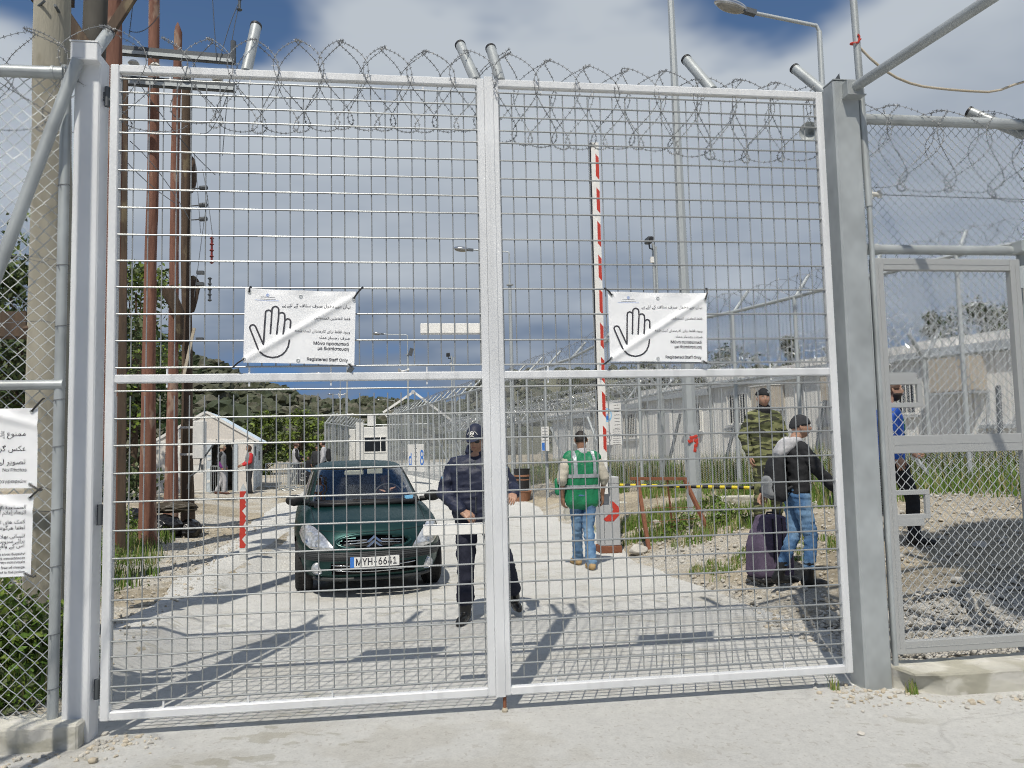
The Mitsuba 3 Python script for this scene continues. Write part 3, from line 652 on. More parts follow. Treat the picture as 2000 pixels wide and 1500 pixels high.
    'g': (347, [[[335,11,340,10,341,15,336,16]], [[242,60,242,55,256,49,243,42,245,31,251,26,261,30,264,42,274,41,277,31,282,32,281,40,285,42,300,27,313,25,320,32,320,42,332,42,335,34,332,24,338,25,340,39,335,46,288,48,278,43,273,47,262,47,259,54,251,59], [306,30,292,43,309,42,315,38,315,34,312,30], [248,39,251,42,258,42,256,32,251,31]], [[327,15,328,10,333,11,332,16]], [[196,58,211,44,207,28,212,27,217,41,228,42,231,34,228,24,233,23,236,39,231,46,215,45,205,58,201,60]], [[229,57,230,52,235,53,234,58]], [[221,53,226,52,227,57,222,58]], [[110,40,109,4,114,4,116,41,128,41,131,30,134,30,135,41,147,42,151,39,152,30,156,30,158,42,169,42,172,39,171,4,176,4,177,40,170,47,158,47,153,44,148,47,137,47,132,44,117,47]], [[154,57,155,52,160,53,159,58]], [[146,57,147,52,152,53,151,58]], [[128,19,133,18,134,23,129,24]], [[5,61,6,50,16,40,8,29,18,22,30,25,31,32,26,39,31,42,43,41,46,30,51,31,50,41,61,42,68,29,74,25,82,27,86,34,85,43,80,47,66,44,61,47,47,44,42,47,30,47,19,43,12,49,10,60,19,65,36,62,37,67,32,69,13,69], [69,38,70,41,78,42,81,36,74,30], [14,30,21,37,26,32,23,27]], [[43,23,44,18,49,19,48,24]]]),
    'h': (448, [[[435,48,434,5,439,5,440,48]], [[316,41,315,5,320,5,321,39,325,43,334,42,337,31,341,32,340,41,342,43,350,42,352,31,357,31,356,42,365,43,367,40,367,27,371,27,373,40,381,43,395,26,405,30,410,42,418,43,421,40,420,5,425,5,426,41,419,48,407,46,397,49,389,43,383,48,376,48,370,44,365,48,354,46,341,48,337,45,333,48,323,48], [392,39,398,44,403,42,398,31,392,34]], [[251,45,253,41,265,43,270,40,262,23,265,20,268,21,279,43,290,43,286,29,295,21,302,21,304,25,293,27,292,37,299,41,309,39,307,44,291,48,278,48,273,45,267,48,257,48]], [[226,42,227,33,234,20,237,20,246,31,247,41,240,48,230,47], [232,41,238,43,242,40,238,28,231,35]], [[238,9,243,8,244,13,239,14]], [[230,9,235,8,236,13,231,14]], [[199,48,198,5,203,5,204,48]], [[162,18,165,13,181,25,181,6,186,5,185,30,190,37,188,46,166,48,166,43,178,31], [175,42,183,43,185,37,181,35]], [[164,65,164,55,172,52,173,54,167,58,170,61,175,60,175,63]], [[79,41,78,5,83,5,84,39,88,43,97,42,100,31,104,32,103,41,105,43,113,42,115,31,120,31,119,42,128,43,130,40,130,27,134,27,139,43,147,43,151,40,149,24,154,26,156,40,154,45,148,48,139,48,133,44,128,48,117,46,104,48,100,45,96,48,86,48]], [[147,16,148,11,153,12,152,17]], [[6,37,7,29,21,22,21,17,26,17,27,39,30,43,40,43,44,31,49,32,48,40,50,43,65,42,64,24,69,26,71,40,69,45,63,48,50,48,45,45,40,48,29,48,22,43,11,42], [11,35,22,38,22,27,14,28]], [[62,16,63,11,68,12,67,17]], [[46,58,47,53,52,54,51,59]], [[38,58,39,53,44,54,43,59]], [[20,9,21,4,26,5,25,10]], [[12,5,17,4,18,9,13,10]]]),
    'i': (457, [[[444,48,443,5,448,5,449,48]], [[398,57,406,54,413,45,409,29,414,28,419,42,427,43,430,41,429,5,434,5,434,44,428,48,416,46,413,54,403,61,399,61]], [[351,41,350,5,355,5,357,42,370,43,385,38,383,34,368,32,369,27,378,27,396,34,396,39,371,48,355,47]], [[377,54,382,53,383,58,378,59]], [[323,50,323,46,329,44,325,39,327,29,332,26,340,27,339,31,331,32,330,38,336,43,343,41,344,45]], [[295,65,295,55,303,52,304,54,298,58,301,61,306,60,306,63]], [[297,48,296,5,301,5,302,48]], [[228,47,229,43,241,42,246,38,228,17,232,15,249,32,248,5,253,5,254,37,257,43,271,43,267,29,276,21,283,21,285,25,274,27,273,37,280,41,290,39,288,44,272,48,256,48,249,42,239,48]], [[197,58,200,43,218,40,215,31,209,30,202,36,201,31,209,25,217,26,222,33,222,44,203,47,202,59,205,71,200,72]], [[171,48,170,5,175,5,176,48]], [[74,59,89,45,85,31,87,28,90,28,98,43,106,41,108,32,113,33,113,43,120,43,124,31,127,31,128,42,135,43,138,40,138,27,142,27,145,42,155,43,157,40,156,5,161,5,162,41,158,47,147,48,141,44,136,48,125,45,121,48,109,45,104,48,93,46,83,59,79,61]], [[118,17,123,16,123,9,127,9,127,15,132,17,132,21,127,22,127,15,124,15,124,21,119,22]], [[6,37,8,28,21,22,21,17,26,17,27,40,31,43,38,43,38,5,43,5,44,34,57,26,65,26,72,33,71,41,67,45,57,48,29,48,22,43,11,42], [44,42,61,42,67,35,64,31,58,31], [12,36,22,38,22,27,14,28]], [[20,5,25,4,26,9,21,10]], [[12,5,17,4,18,9,13,10]]]),
    'j': (398, [[[276,42,276,27,281,27,280,38,290,43,316,41,317,35,303,21,303,17,325,5,325,10,308,19,326,41,335,42,346,26,353,25,358,29,363,41,379,42,384,36,369,21,369,17,384,7,389,5,393,7,375,19,389,35,388,43,380,47,360,45,350,48,342,42,336,47,328,47,320,43,307,48,289,48], [345,38,351,43,356,41,351,30,345,33]], [[210,40,209,4,214,4,216,41,230,41,227,29,235,17,252,32,254,42,249,47,214,46], [245,34,242,42,248,42,248,35], [232,34,235,38,239,36,240,29,238,26,233,27]], [[162,51,163,39,167,37,167,49,170,54,176,56,192,54,197,46,187,42,183,38,183,33,194,22,204,24,202,28,195,27,188,34,202,45,201,51,194,58,174,61,167,58]], [[135,47,134,4,139,4,140,47]], [[49,4,54,4,56,41,68,41,72,30,75,31,74,41,82,42,86,30,91,30,90,41,98,42,101,39,101,26,105,26,107,39,111,42,118,42,122,39,119,24,124,23,127,33,125,44,119,47,110,47,104,43,99,47,88,45,75,47,71,44,67,47,54,46,50,40]], [[118,11,123,10,124,15,119,16]], [[6,51,7,39,11,37,11,49,14,54,19,56,33,54,37,47,33,30,38,28,42,48,37,57,28,61,18,61,12,59]], [[21,22,22,17,27,18,26,23]]]),
    'k': (439, [[[334,47,333,11,338,11,340,48,354,49,351,43,353,33,364,29,371,37,368,49,379,49,380,11,385,11,386,40,396,33,407,32,414,39,413,49,423,49,426,46,425,11,430,11,431,47,424,54,341,54], [386,48,403,48,409,41,406,37,400,37], [356,42,362,47,366,42,365,36,359,34]], [[358,18,363,17,364,22,359,23]], [[253,63,261,60,268,51,264,37,266,34,269,34,274,48,286,48,283,36,289,30,289,24,298,29,310,43,310,49,305,54,272,52,262,65,254,67], [301,41,298,49,304,49,304,42], [289,34,291,45,295,43,296,36,294,33]], [[202,62,216,56,203,49,205,38,211,33,221,37,223,49,244,48,243,39,230,28,230,24,239,17,253,12,254,16,236,26,250,42,248,51,241,54,222,54,217,63,208,67,202,67], [208,46,211,49,218,49,216,39,211,38]], [[226,18,241,8,250,5,250,9,234,18,230,20]], [[154,43,158,32,169,28,169,23,174,23,175,46,179,49,190,48,188,31,193,30,196,46,191,53,177,54,171,49,159,48], [160,42,170,44,169,32,160,36]], [[187,22,188,17,193,18,192,23]], [[67,53,68,49,80,48,85,44,67,23,71,21,88,38,87,11,92,11,93,43,96,49,112,48,123,43,115,38,105,38,107,33,116,33,134,40,134,45,108,54,95,54,88,48,78,54]], [[108,25,109,20,114,21,113,26]], [[6,46,7,34,11,34,11,45,17,49,54,49,55,45,44,44,41,40,42,31,48,24,56,25,61,35,59,51,52,55,20,55,10,52], [47,38,56,39,53,29,47,31]], [[47,17,47,13,52,12,53,17]]]),
    'l': (405, [[[392,49,391,6,396,6,397,49]], [[307,42,306,6,311,6,312,40,316,44,325,43,328,32,332,33,331,42,333,44,341,43,343,32,348,32,347,43,356,44,358,41,358,28,362,28,367,44,375,44,379,41,377,25,382,27,384,41,382,46,376,49,367,49,361,45,356,49,345,47,332,49,328,46,324,49,314,49]], [[375,17,376,12,381,13,380,18]], [[242,53,245,38,249,40,247,51,249,55,257,58,271,57,278,50,269,45,270,40,291,44,294,41,291,26,297,27,299,35,297,46,283,49,282,55,274,61,251,62]], [[290,13,295,12,296,17,291,18]], [[143,48,144,44,156,43,161,39,143,18,147,16,164,33,163,6,168,6,169,38,172,44,182,44,185,31,192,24,199,25,202,30,199,43,212,44,216,42,213,29,215,25,218,25,221,35,219,46,204,49,204,58,199,62,189,61,182,49,168,48,164,43,154,49], [188,51,194,57,200,54,200,50,195,47,188,47], [187,42,195,41,196,29,190,32]], [[211,55,216,54,217,59,212,60]], [[81,53,84,38,88,40,86,51,88,55,96,58,114,55,117,50,108,45,109,40,121,44,131,43,132,36,129,26,134,25,137,35,135,46,122,49,117,59,94,63,85,59]], [[125,17,125,7,134,4,134,7,129,7,128,10,131,13,136,12,137,15]], [[4,59,9,49,17,46,53,43,52,34,39,23,39,19,48,12,62,7,63,11,45,21,59,37,57,46,50,49,21,50,9,56,20,61,56,60,56,64,20,66,10,64]]]),
    'm': (320, [[[275,60,290,46,286,30,291,29,296,43,304,44,308,41,305,26,310,25,313,35,311,46,305,49,293,47,284,60,280,62]], [[303,55,308,54,309,59,304,60]], [[267,49,266,6,271,6,272,49]], [[213,59,214,53,220,48,253,43,251,26,256,25,259,35,256,47,226,51,218,57,229,61,265,60,265,64,229,66,219,64]], [[247,17,247,7,256,4,256,7,251,7,250,10,253,13,258,12,259,15]], [[124,58,132,55,139,46,135,32,137,29,140,29,148,44,156,42,158,33,163,34,163,44,170,44,174,32,178,32,178,43,186,44,189,36,186,26,192,27,194,41,187,49,175,46,171,49,159,46,154,49,143,47,133,60,125,62]], [[101,62,101,57,109,56,115,51,105,48,102,38,106,30,115,28,121,35,121,51,114,59], [108,42,117,43,115,34,108,35]], [[6,53,9,38,13,40,11,51,14,56,20,58,33,56,37,49,34,34,36,32,40,33,45,44,51,43,53,32,58,32,57,43,66,44,68,41,67,28,72,28,73,39,78,44,90,42,87,26,92,25,95,35,94,44,90,48,76,49,71,45,66,49,43,48,39,57,28,63,15,62]], [[88,55,93,54,94,59,89,60]], [[80,55,85,54,86,59,81,60]]]),
    'n': (398, [[[385,47,384,4,389,4,390,47]], [[309,51,310,39,315,37,314,49,317,54,323,56,336,54,340,48,338,31,340,30,343,30,347,42,355,40,357,30,361,31,362,42,370,42,372,34,369,24,375,25,377,39,370,47,358,44,354,47,345,46,342,55,331,61,318,60]], [[232,57,237,47,245,44,281,41,280,32,267,21,267,17,276,10,290,5,291,9,273,19,287,35,285,44,278,47,249,48,237,54,248,59,284,58,284,62,248,64,238,62]], [[192,60,192,55,200,54,206,49,196,46,193,36,197,28,206,26,212,33,212,49,205,57], [199,40,208,41,206,32,199,33]], [[180,47,179,4,184,4,185,47]], [[116,61,117,50,127,40,120,33,122,25,137,22,142,27,138,41,160,42,165,38,153,35,153,24,159,17,169,20,172,36,167,44,159,47,141,47,131,43,121,53,121,59,124,63,138,65,147,62,148,67,128,70,120,67], [157,30,160,33,167,32,164,22,158,24], [125,30,132,37,137,32,134,27]], [[162,6,167,5,168,10,163,11]], [[154,6,159,5,160,10,155,11]], [[4,57,5,51,11,46,45,41,43,24,48,23,51,33,49,44,43,47,17,49,9,55,20,59,56,58,57,55,71,49,58,42,62,28,73,27,78,42,87,42,91,39,88,24,93,23,96,33,94,44,77,47,74,54,66,59,47,64,20,64,10,62], [64,40,73,42,71,32,64,33]], [[87,52,92,49,91,58,87,57]], [[42,15,43,10,48,11,47,16]]]),
}


def load_ar():
    out = {}
    for k, (w, polys) in AR_DATA.items():
        P = []
        for rings in polys:
            rg = [[(q[i], -q[i + 1]) for i in range(0, len(q), 2)] for q in rings]
            p = Polygon(rg[0], rg[1:]).buffer(0)
            P += [g for g in getattr(p, 'geoms', [p]) if g.area > 0]
        out[k] = (P, w)
    return out


AR = load_ar()


def flat(polys, eps=0.0006, seg=None):
    """Polygons (x, z) as a thin double-faced print."""
    mb = MB()
    for g in polys:
        for p in getattr(g, 'geoms', [g]):
            if p.is_empty or p.area <= 0:
                continue
            m = trimesh.creation.extrude_polygon(p, eps, engine='earcut')
            mb.add(np.asarray(m.vertices)[:, [0, 2, 1]] * (1, -1, 1), m.faces[:, ::-1] if False else m.faces)
    return mb.get()


def arabic(k, xr, z, h):
    P, w = AR[k]; s = h / 60
    return [aff.affine_transform(p, [s, 0, 0, s, xr - (w - 4) * s, z + 20 * s]) for p in P]


def latin(t, z, h, xl=None, xr=None, bold=False):
    m = meshkit.text_mesh(t, h, 0.0006, bold)
    v = np.asarray(m.vertices)[:, [0, 2, 1]] * (1, -1, 1)
    v = v + ((xl if xl is not None else xr - v[:, 0].max()), 0, z)
    return v, np.asarray(m.faces)


def cloth_banner(name, label, corners, group, fold, prints, grommets, straps, y=-0.016, seed=0):
    """corners: tl, tr, br, bl as (x, z); everything printed is laid on the same rippled sheet. prints: (name, material, (V, F)) in sheet metres from the bottom left."""
    tl, tr, br, bl = [np.array(c) for c in corners]
    W, H = np.linalg.norm(br - bl), np.linalg.norm(tl - bl)

    def lay(V):
        a, b = V[:, 0] / W, V[:, 2] / H
        P = bl * ((1 - a) * (1 - b))[:, None] + br * (a * (1 - b))[:, None] + tl * ((1 - a) * b)[:, None] + tr * (a * b)[:, None]
        dgl = (b - a * 0.93 - 0.02) if fold else (b - 0.78 + 0.35 * (a - 1))
        q = 0.014 * np.exp(-(dgl / 0.055) ** 2) * np.clip(1.15 - np.abs(a - 0.5), 0, 1) + 0.008 * (meshkit.fbm(np.stack([a * 4 + seed, b * 3, a * 0], -1), 3, seed) - 0.5)
        q = q + 0.006 * np.exp(-((b - 1) / 0.05) ** 2) * np.sin(a * 14 + seed)
        z = P[:, 1] - 0.010 * np.sin(np.pi * a) * (b - 0.5) * 2 * (0.35 if fold else 0.2)
        return np.stack([P[:, 0], y - q + V[:, 1], z], -1)
    k = thing(name, label, 'sign', group)
    v, f = grid_mesh(np.linspace(0, W, 66), np.linspace(0, H, 46), lambda X, Z: X * 0)
    v = v[:, [0, 2, 1]]
    top, bot = lay(v), lay(v + (0, 0.0012, 0))
    sheet = MB().add(top, f).add(bot, f[:, ::-1])
    obj('sheet', sheet, 'white_banner', k, True)
    for nm, mat, (V, F) in prints:
        obj(nm, (lay(np.asarray(V) - (0, 0.0012, 0)), F), mat, k)
    for gx, gz_ in grommets:
        c = lay(np.array([[gx, -0.0015, gz_]]))[0]
        obj('grommet', MB().mesh(trimesh.creation.torus(0.0085, 0.0035, 14, 8), rotx(math.pi / 2), c), 'chain_wire', k, True)
    for (ax, az), (bx, bz) in straps:
        c = lay(np.array([[ax, -0.004, az]]))[0]
        obj('tie', MB().tube([c + (0, 0.004, 0), c + (0, -0.004, 0), (c + (bx, 0, bz)) / 2 + (0, -0.012, 0), (bx, y + 0.012, bz), (bx, y + 0.03, bz)], 0.0052, 6) if False else
            MB().tube([c, ((c[0] + bx) / 2, c[1] - 0.006, (c[2] + bz) / 2), (bx, -0.004, bz), (bx, 0.012, bz + 0.004)], 0.0052, 6), 'black_plastic', k, 40)
    return k


PX = 0.655 / 1735.0


def hx(x, y):
    return ((x - 62) * PX, (1255 - y) * PX)


def hand_lines():
    arc = lambda cx, cy, r, a0, a1: [(cx + r * math.cos(math.radians(t)), cy - r * math.sin(math.radians(t))) for t in np.linspace(a0, a1, 10)]
    L = [[(365, 960)] + [(240, 680)] + arc(195, 695, 46, 20, 190) + [(285, 1030), (320, 1085), (370, 1125), (430, 1155), (510, 1168), (590, 1155), (660, 1118), (715, 1060), (750, 985), (765, 900), (772, 700)] + arc(735, 580, 45, 0, 155),
         [(365, 960), (385, 470)] + arc(432, 450, 46, 175, 35), [(470, 780), (484, 420)] + arc(537, 392, 52, 180, 0) + [(592, 470), (568, 785)], arc(640, 482, 46, 125, 0) + [(690, 560), (668, 785)]]
    g = unary_union([LineString([hx(*p) for p in l]).buffer(13 * PX, quad_segs=5) for l in L])
    return [p.simplify(0.0004) for p in getattr(g, 'geoms', [g])]


def staff_banner(label, corners, straps, seed):
    W = np.linalg.norm(np.array(corners[2]) - corners[3]); H = np.linalg.norm(np.array(corners[0]) - corners[3])
    sx = W / 0.655
    S = lambda VF: (np.asarray(VF[0]) * (sx, 1, 1), VF[1])
    ar = []
    for kk, yy, wd in (('a', 300, .412), ('b', 500, .218), ('c', 712, .330), ('d', 812, .190)):
        ar += arabic(kk, hx(1720, 0)[0], hx(0, yy)[1], wd * 60 / AR[kk][1])
    emb = [Point(hx(412, 160)).buffer(0.0085).difference(Point(hx(412, 160)).buffer(0.0066)), Point(hx(412, 160)).buffer(0.0022)]
    fine = [LineString([hx(a, yy), hx(b, yy)]).buffer(0.0007) for a, b, yy in ((305, 520, 192), (290, 540, 226))]
    fb = [LineString([hx(a, yy), hx(b, yy)]).buffer(0.0006) for a, b, yy in ((222, 590, 246),)]
    xr = hx(1705, 0)[0]
    pr_ = [('hand_symbol', 'ink', S(flat(hand_lines()))), ('script', 'ink', S(flat(ar))), ('emblem', 'blue_print', S(flat(emb))), ('fine_print', 'ink', S(flat(fine))), ('fine_print', 'blue_print', S(flat(fb))),
           ('lettering', 'ink', S(latin('Μόνο προσωπικό', hx(0, 940)[1], 0.0190, xr=xr, bold=True))), ('lettering', 'ink', S(latin('με διαπίστευση', hx(0, 1022)[1], 0.0190, xr=xr, bold=True))),
           ('lettering', 'ink', S(latin('Registered Staff Only', hx(0, 1200)[1], 0.0178, xr=xr - 0.004, bold=True)))]
    gm = [hx(128, 125), hx(928, 160), hx(1765, 178), hx(75, 1200), hx(912, 1205), hx(1720, 1245)]
    st = [(gm[0], straps[0]), (gm[2], straps[1]), (gm[3], straps[2]), (gm[5], straps[3])]
    cloth_banner('hand_banner', label, corners, 'white hand banners tied to the gate', True, pr_, [(g[0] * sx, g[1]) for g in gm], [((g[0] * sx, g[1]), s) for g, s in st], seed=seed)


staff_banner('white banner with a raised hand tied to the left gate leaf', [(0.782, 2.585), (1.435, 2.565), (1.422, 2.112), (0.772, 2.135)], [(0.81, 2.596), (1.475, 2.596), (0.71, 2.108), (1.405, 2.105)], 1)
staff_banner('white banner with a raised hand tied to the right gate leaf', [(3.015, 2.572), (3.672, 2.565), (3.655, 2.113), (3.015, 2.122)], [(3.0, 2.595), (3.68, 2.596), (2.98, 2.108), (3.66, 2.105)], 5)


def notice(name, label, corners, prints, gm, st, seed):
    cloth_banner(name, label, corners, None, False, prints, gm, st, y=0.005, seed=seed)


_h = 0.445
notice('notice', 'white no photos notice tied to the left fence, upper of two', [(-0.93, 1.885), (-0.375, 1.885), (-0.368, 1.425), (-0.93, 1.43)],
       [('script', 'ink', flat(arabic('e', 0.50, 0.315, .042) + arabic('f', 0.50, 0.235, .042) + arabic('g', 0.50, 0.155, .042))),
        ('lettering', 'ink', latin('No Photos', 0.095, 0.0195, xr=0.505)), ('lettering', 'ink', latin('λήψη φωτογραφιών', 0.030, 0.0205, xr=0.505))],
       [(0.53, 0.435), (0.525, 0.022), (0.03, 0.44), (0.03, 0.02)], [((0.53, 0.435), (-0.345, 1.935)), ((0.525, 0.022), (-0.345, 1.41))], 2)
notice('notice', 'white notice about free aid tied to the left fence, lower of two', [(-0.94, 1.395), (-0.385, 1.395), (-0.392, 0.93), (-0.94, 0.925)],
       [('script', 'ink', flat(arabic('h', 0.515, 0.400, .030) + arabic('i', 0.515, 0.370, .030) + arabic('j', 0.51, 0.315, .030) + arabic('k', 0.51, 0.285, .030) + arabic('l', 0.51, 0.235, .030) + arabic('m', 0.51, 0.207, .030) + arabic('n', 0.51, 0.179, .030)))] +
       [('lettering', 'ink', latin(t, z, h, xr=0.515)) for t, z, h in (('βοήθεια είναι δωρεάν!', 0.122, 0.0135), ('αναφέρετε οποιαδήποτε', 0.098, 0.0135), ('στην αστυνομία', 0.076, 0.0135), ('aid is free of charge', 0.046, 0.0135), ('reported to the police', 0.020, 0.0135))],
       [(0.53, 0.445), (0.52, 0.015)], [((0.53, 0.445), (-0.35, 1.42)), ((0.52, 0.015), (-0.37, 0.925))], 8)


# ---------------------------------------------------------------- hills
def hill(name, label, mat, px, el, d0, d1, seed, rough=0.18, nb=150, nd=60):
    """A hillside on a fan of bearings (degrees from the gate's normal, seen from the gate), rising from d0 metres to a crest at d1."""
    b = np.linspace(px[0], px[-1], nb)
    crest = np.interp(b, px, el) * d1
    t = np.concatenate([np.linspace(0, 1, nd), [1.08, 1.25, 1.6]])
    D = d0 + (d1 - d0) * t
    B, DD = np.meshgrid(np.radians(b), D, indexing='ij')
    X, Y = 1.7 + DD * np.sin(B), -4.8 + DD * np.cos(B)
    tt = np.broadcast_to(t, B.shape)
    prof = np.where(tt <= 1, np.sin(np.clip(tt, 0, 1) * np.pi / 2) ** 1.25, 1 - (tt - 1) * 0.9)
    nz = meshkit.fbm(np.stack([X * 0.022, Y * 0.022, X * 0 + seed], -1), 5, seed)
    Z = 1.6 + crest[:, None] * prof * (1 + rough * (nz - 0.5) * np.sin(np.clip(tt, 0, 1) * np.pi)) - 3.0 * (1 - np.clip(tt * 6, 0, 1))
    v = np.stack([X, Y, Z], -1).reshape(-1, 3)
    n2 = len(t)
    i, j = np.meshgrid(np.arange(nb - 1), np.arange(n2 - 1), indexing='ij')
    a = i * n2 + j
    q = np.stack([a, a + 1, a + n2 + 1, a + n2], -1).reshape(-1, 4)
    f = np.vstack([q[:, [0, 1, 2]], q[:, [0, 2, 3]]])[:, ::-1]
    tag(obj(name, (v, f), mat, None, True), label, name, kind='structure')
    return X, Y, Z, tt


def c_hill(p, n, uv):
    a = fbm(p.x * 0.12, p.y * 0.12, p.z * 0.2, 4)
    c = mix((0.075, 0.082, 0.05), (0.13, 0.125, 0.09), a)
    return mix(c, mi.Color3f(0.25, 0.235, 0.20), smoothstep(0.68, 0.74, fbm(p.x * 0.22 + 5, p.y * 0.22, p.z * 0.3, 4)) * 0.8)


def c_rock(p, n, uv):
    a = fbm(p.x * 0.13, p.y * 0.13, p.z * 0.3, 5)
    return mix(mi.Color3f(0.24, 0.22, 0.20), mi.Color3f(0.40, 0.38, 0.355), a)


pr('hill_scrub', c_hill, 0.95); pr('hill_rock', c_rock, 0.95)


def deg(x):  # reading the crest off the photograph once: image column -> bearing
    return math.degrees(math.atan((x - 1000) / 1528.0)) + 7.58


HA = hill('hill', 'dark scrub covered hillside on the left falling towards the road', 'hill_scrub', [deg(x) for x in (-900, -200, 180, 340, 400, 450, 520, 600, 690, 780, 900)], [0.16, 0.14, 0.113, 0.099, 0.091, 0.077, 0.064, 0.050, 0.042, 0.028, 0.012], 80, 230, 3)
HB = hill('hill', 'distant grey green ridge closing the valley behind the road', 'hill_scrub', [deg(x) for x in (250, 520, 600, 690, 740, 800, 880, 960, 1100)], [0.06, 0.057, 0.055, 0.052, 0.055, 0.050, 0.045, 0.043, 0.043], 330, 620, 8)
HR = hill('hill', 'pale bare rock outcrop in the middle of the far hillside', 'hill_rock', [deg(x) for x in (625, 640, 665, 690, 715, 745, 765, 785, 800)], [0.0, 0.030, 0.036, 0.045, 0.053, 0.051, 0.045, 0.036, 0.0], 270, 330, 5, 0.5, 90, 40)
HC = hill('hill', 'green brown hillside behind the white containers on the right', 'hill_scrub', [deg(x) for x in (840, 890, 930, 980, 1080, 1200, 1400, 1700, 2100, 2800)], [0.01, 0.042, 0.060, 0.080, 0.082, 0.077, 0.074, 0.08, 0.10, 0.12], 90, 230, 11)


def scrub(name, label, H, n, size, mats, seed, tmin=0.06):
    X, Y, Z, tt = H
    rg = np.random.default_rng(seed)
    base = []
    for k in range(5):
        m = trimesh.creation.icosphere(subdivisions=1 if n > 2000 else 2); v = np.array(m.vertices)
        v = v * (1 + 0.9 * (meshkit.noise(v * 2.6 + 7 * k + seed, 4) - 0.5) + 0.5 * (meshkit.noise(v * 6 + 3 * k, 9) - 0.5))[:, None]
        base.append((v, np.array(m.faces)))
    groups = {m: MB() for m in mats}
    nb, nd = X.shape
    for _ in range(n):
        i = rg.integers(0, nb); j = int(np.searchsorted(tt[0], rg.uniform(tmin, 1.03)))
        j = min(j, nd - 2)
        if meshkit.noise(np.array([X[i, j] * 0.03, Y[i, j] * 0.03, seed]), 2) < 0.26:
            continue
        v, f = base[rg.integers(0, 5)]
        s = size * (0.35 + 1.1 * rg.uniform() ** 2)
        c = np.array([X[i, j], Y[i, j], Z[i, j]]) + np.array([rg.normal() * 2, rg.normal() * 2, s * 0.2])
        groups[mats[rg.integers(0, len(mats))]].add(v @ rotz(rg.uniform(0, 6)).T * (s, s, s * rg.uniform(0.6, 1.0)) + c, f)
    k = tag(numbered(name), label, 'bushes', kind='stuff')
    for m, mb in groups.items():
        if mb.n:
            tag(obj('clump', mb, m, k), kind='stuff')


leaf('scrub_a', (0.070, 0.078, 0.045)); leaf('scrub_b', (0.088, 0.092, 0.060)); leaf('scrub_c', (0.108, 0.105, 0.076)); leaf('scrub_d', (0.052, 0.064, 0.035))
SC = ['scrub_a', 'scrub_b', 'scrub_c', 'scrub_d']
scrub('scrub', 'dark bushes covering the hillside on the left', HA, 5200, 1.15, SC, 2)
scrub('scrub', 'far bushes dotting the distant ridge', HB, 1500, 3.0, SC, 4, 0.2)
scrub('scrub', 'a few dark bushes on the pale rock outcrop', HR, 60, 2.6, SC, 6, 0.2)
scrub('scrub', 'bushes covering the hillside behind the containers', HC, 2600, 1.15, SC, 5)


# ---------------------------------------------------------------- trees
def leaves(C, size, rg):
    n = len(C)
    a = rg.normal(size=(n, 3)); a /= np.linalg.norm(a, axis=1, keepdims=True)
    b = np.cross(a, rg.normal(size=(n, 3))); b /= np.linalg.norm(b, axis=1, keepdims=True)
    s = size * rg.uniform(0.5, 1.3, (n, 1))
    v = np.stack([C - a * s, C + b * s * 0.5, C + a * s, C - b * s * 0.5], 1).reshape(-1, 3)
    k = np.arange(n) * 4
    return v, np.vstack([np.stack([k, k + 1, k + 2], 1), np.stack([k, k + 2, k + 3], 1)])


def tree(name, label, group, base, h, rx, crown0, mats, n, size, seed, trunk_r=0.15, lean=(0, 0), nclump=26, bark='dark_wood', shape='round', gap=0.5):
    rg = np.random.default_rng(seed)
    base = np.array(base, float)
    t = thing(name, label, 'tree', group)
    top = base + (lean[0], lean[1], h * 0.9)
    mb = MB().tube([base - (0, 0, 0.3), base * 0.5 + top * 0.5 + (rg.normal() * 0.15, 0, 0), top], [trunk_r, trunk_r * 0.7, trunk_r * 0.2], 8)
    cl = []
    for i in range(nclump):
        zz = rg.uniform(0, 1)
        w = {'round': math.sqrt(max(0.05, 1 - (2 * zz - 0.9) ** 2 * 0.85)), 'cone': 1.08 - zz, 'flat': 0.5 + 0.6 * zz}[shape]
        an = rg.uniform(0, 6.28); rad = rx * w * math.sqrt(rg.uniform(0.05, 1))
        c = base + np.array([math.cos(an) * rad, math.sin(an) * rad, h * (crown0 + (1 - crown0) * zz)]) + np.array([lean[0], lean[1], 0]) * zz
        cl.append(c)
        p0 = base + (top - base) * (crown0 * 0.8 + 0.25 * zz)
        mb.tube([p0, (p0 + c) / 2 + (0, 0, 0.1 * h * rg.uniform(-0.3, 0.5)), c], [trunk_r * 0.35, trunk_r * 0.2, trunk_r * 0.06], 5)
    obj('trunk', mb, bark, t, True)
    cl = np.array(cl)
    for mi_, m in enumerate(mats):
        C = []
        for c in cl:
            k = max(8, int(n / nclump / len(mats) * rg.uniform(0.4, 1.5)))
            d = rg.normal(size=(k, 3)); d /= np.linalg.norm(d, axis=1, keepdims=True)
            r_ = rx * 0.36 * rg.uniform(0.6, 1.25)
            C.append(c + d * (rg.uniform(0.15, 1, (k, 1)) ** 0.6) * r_ * np.array([1, 1, 0.75]))
        obj('crown', leaves(np.vstack(C), size, rg), m, t)
    return t


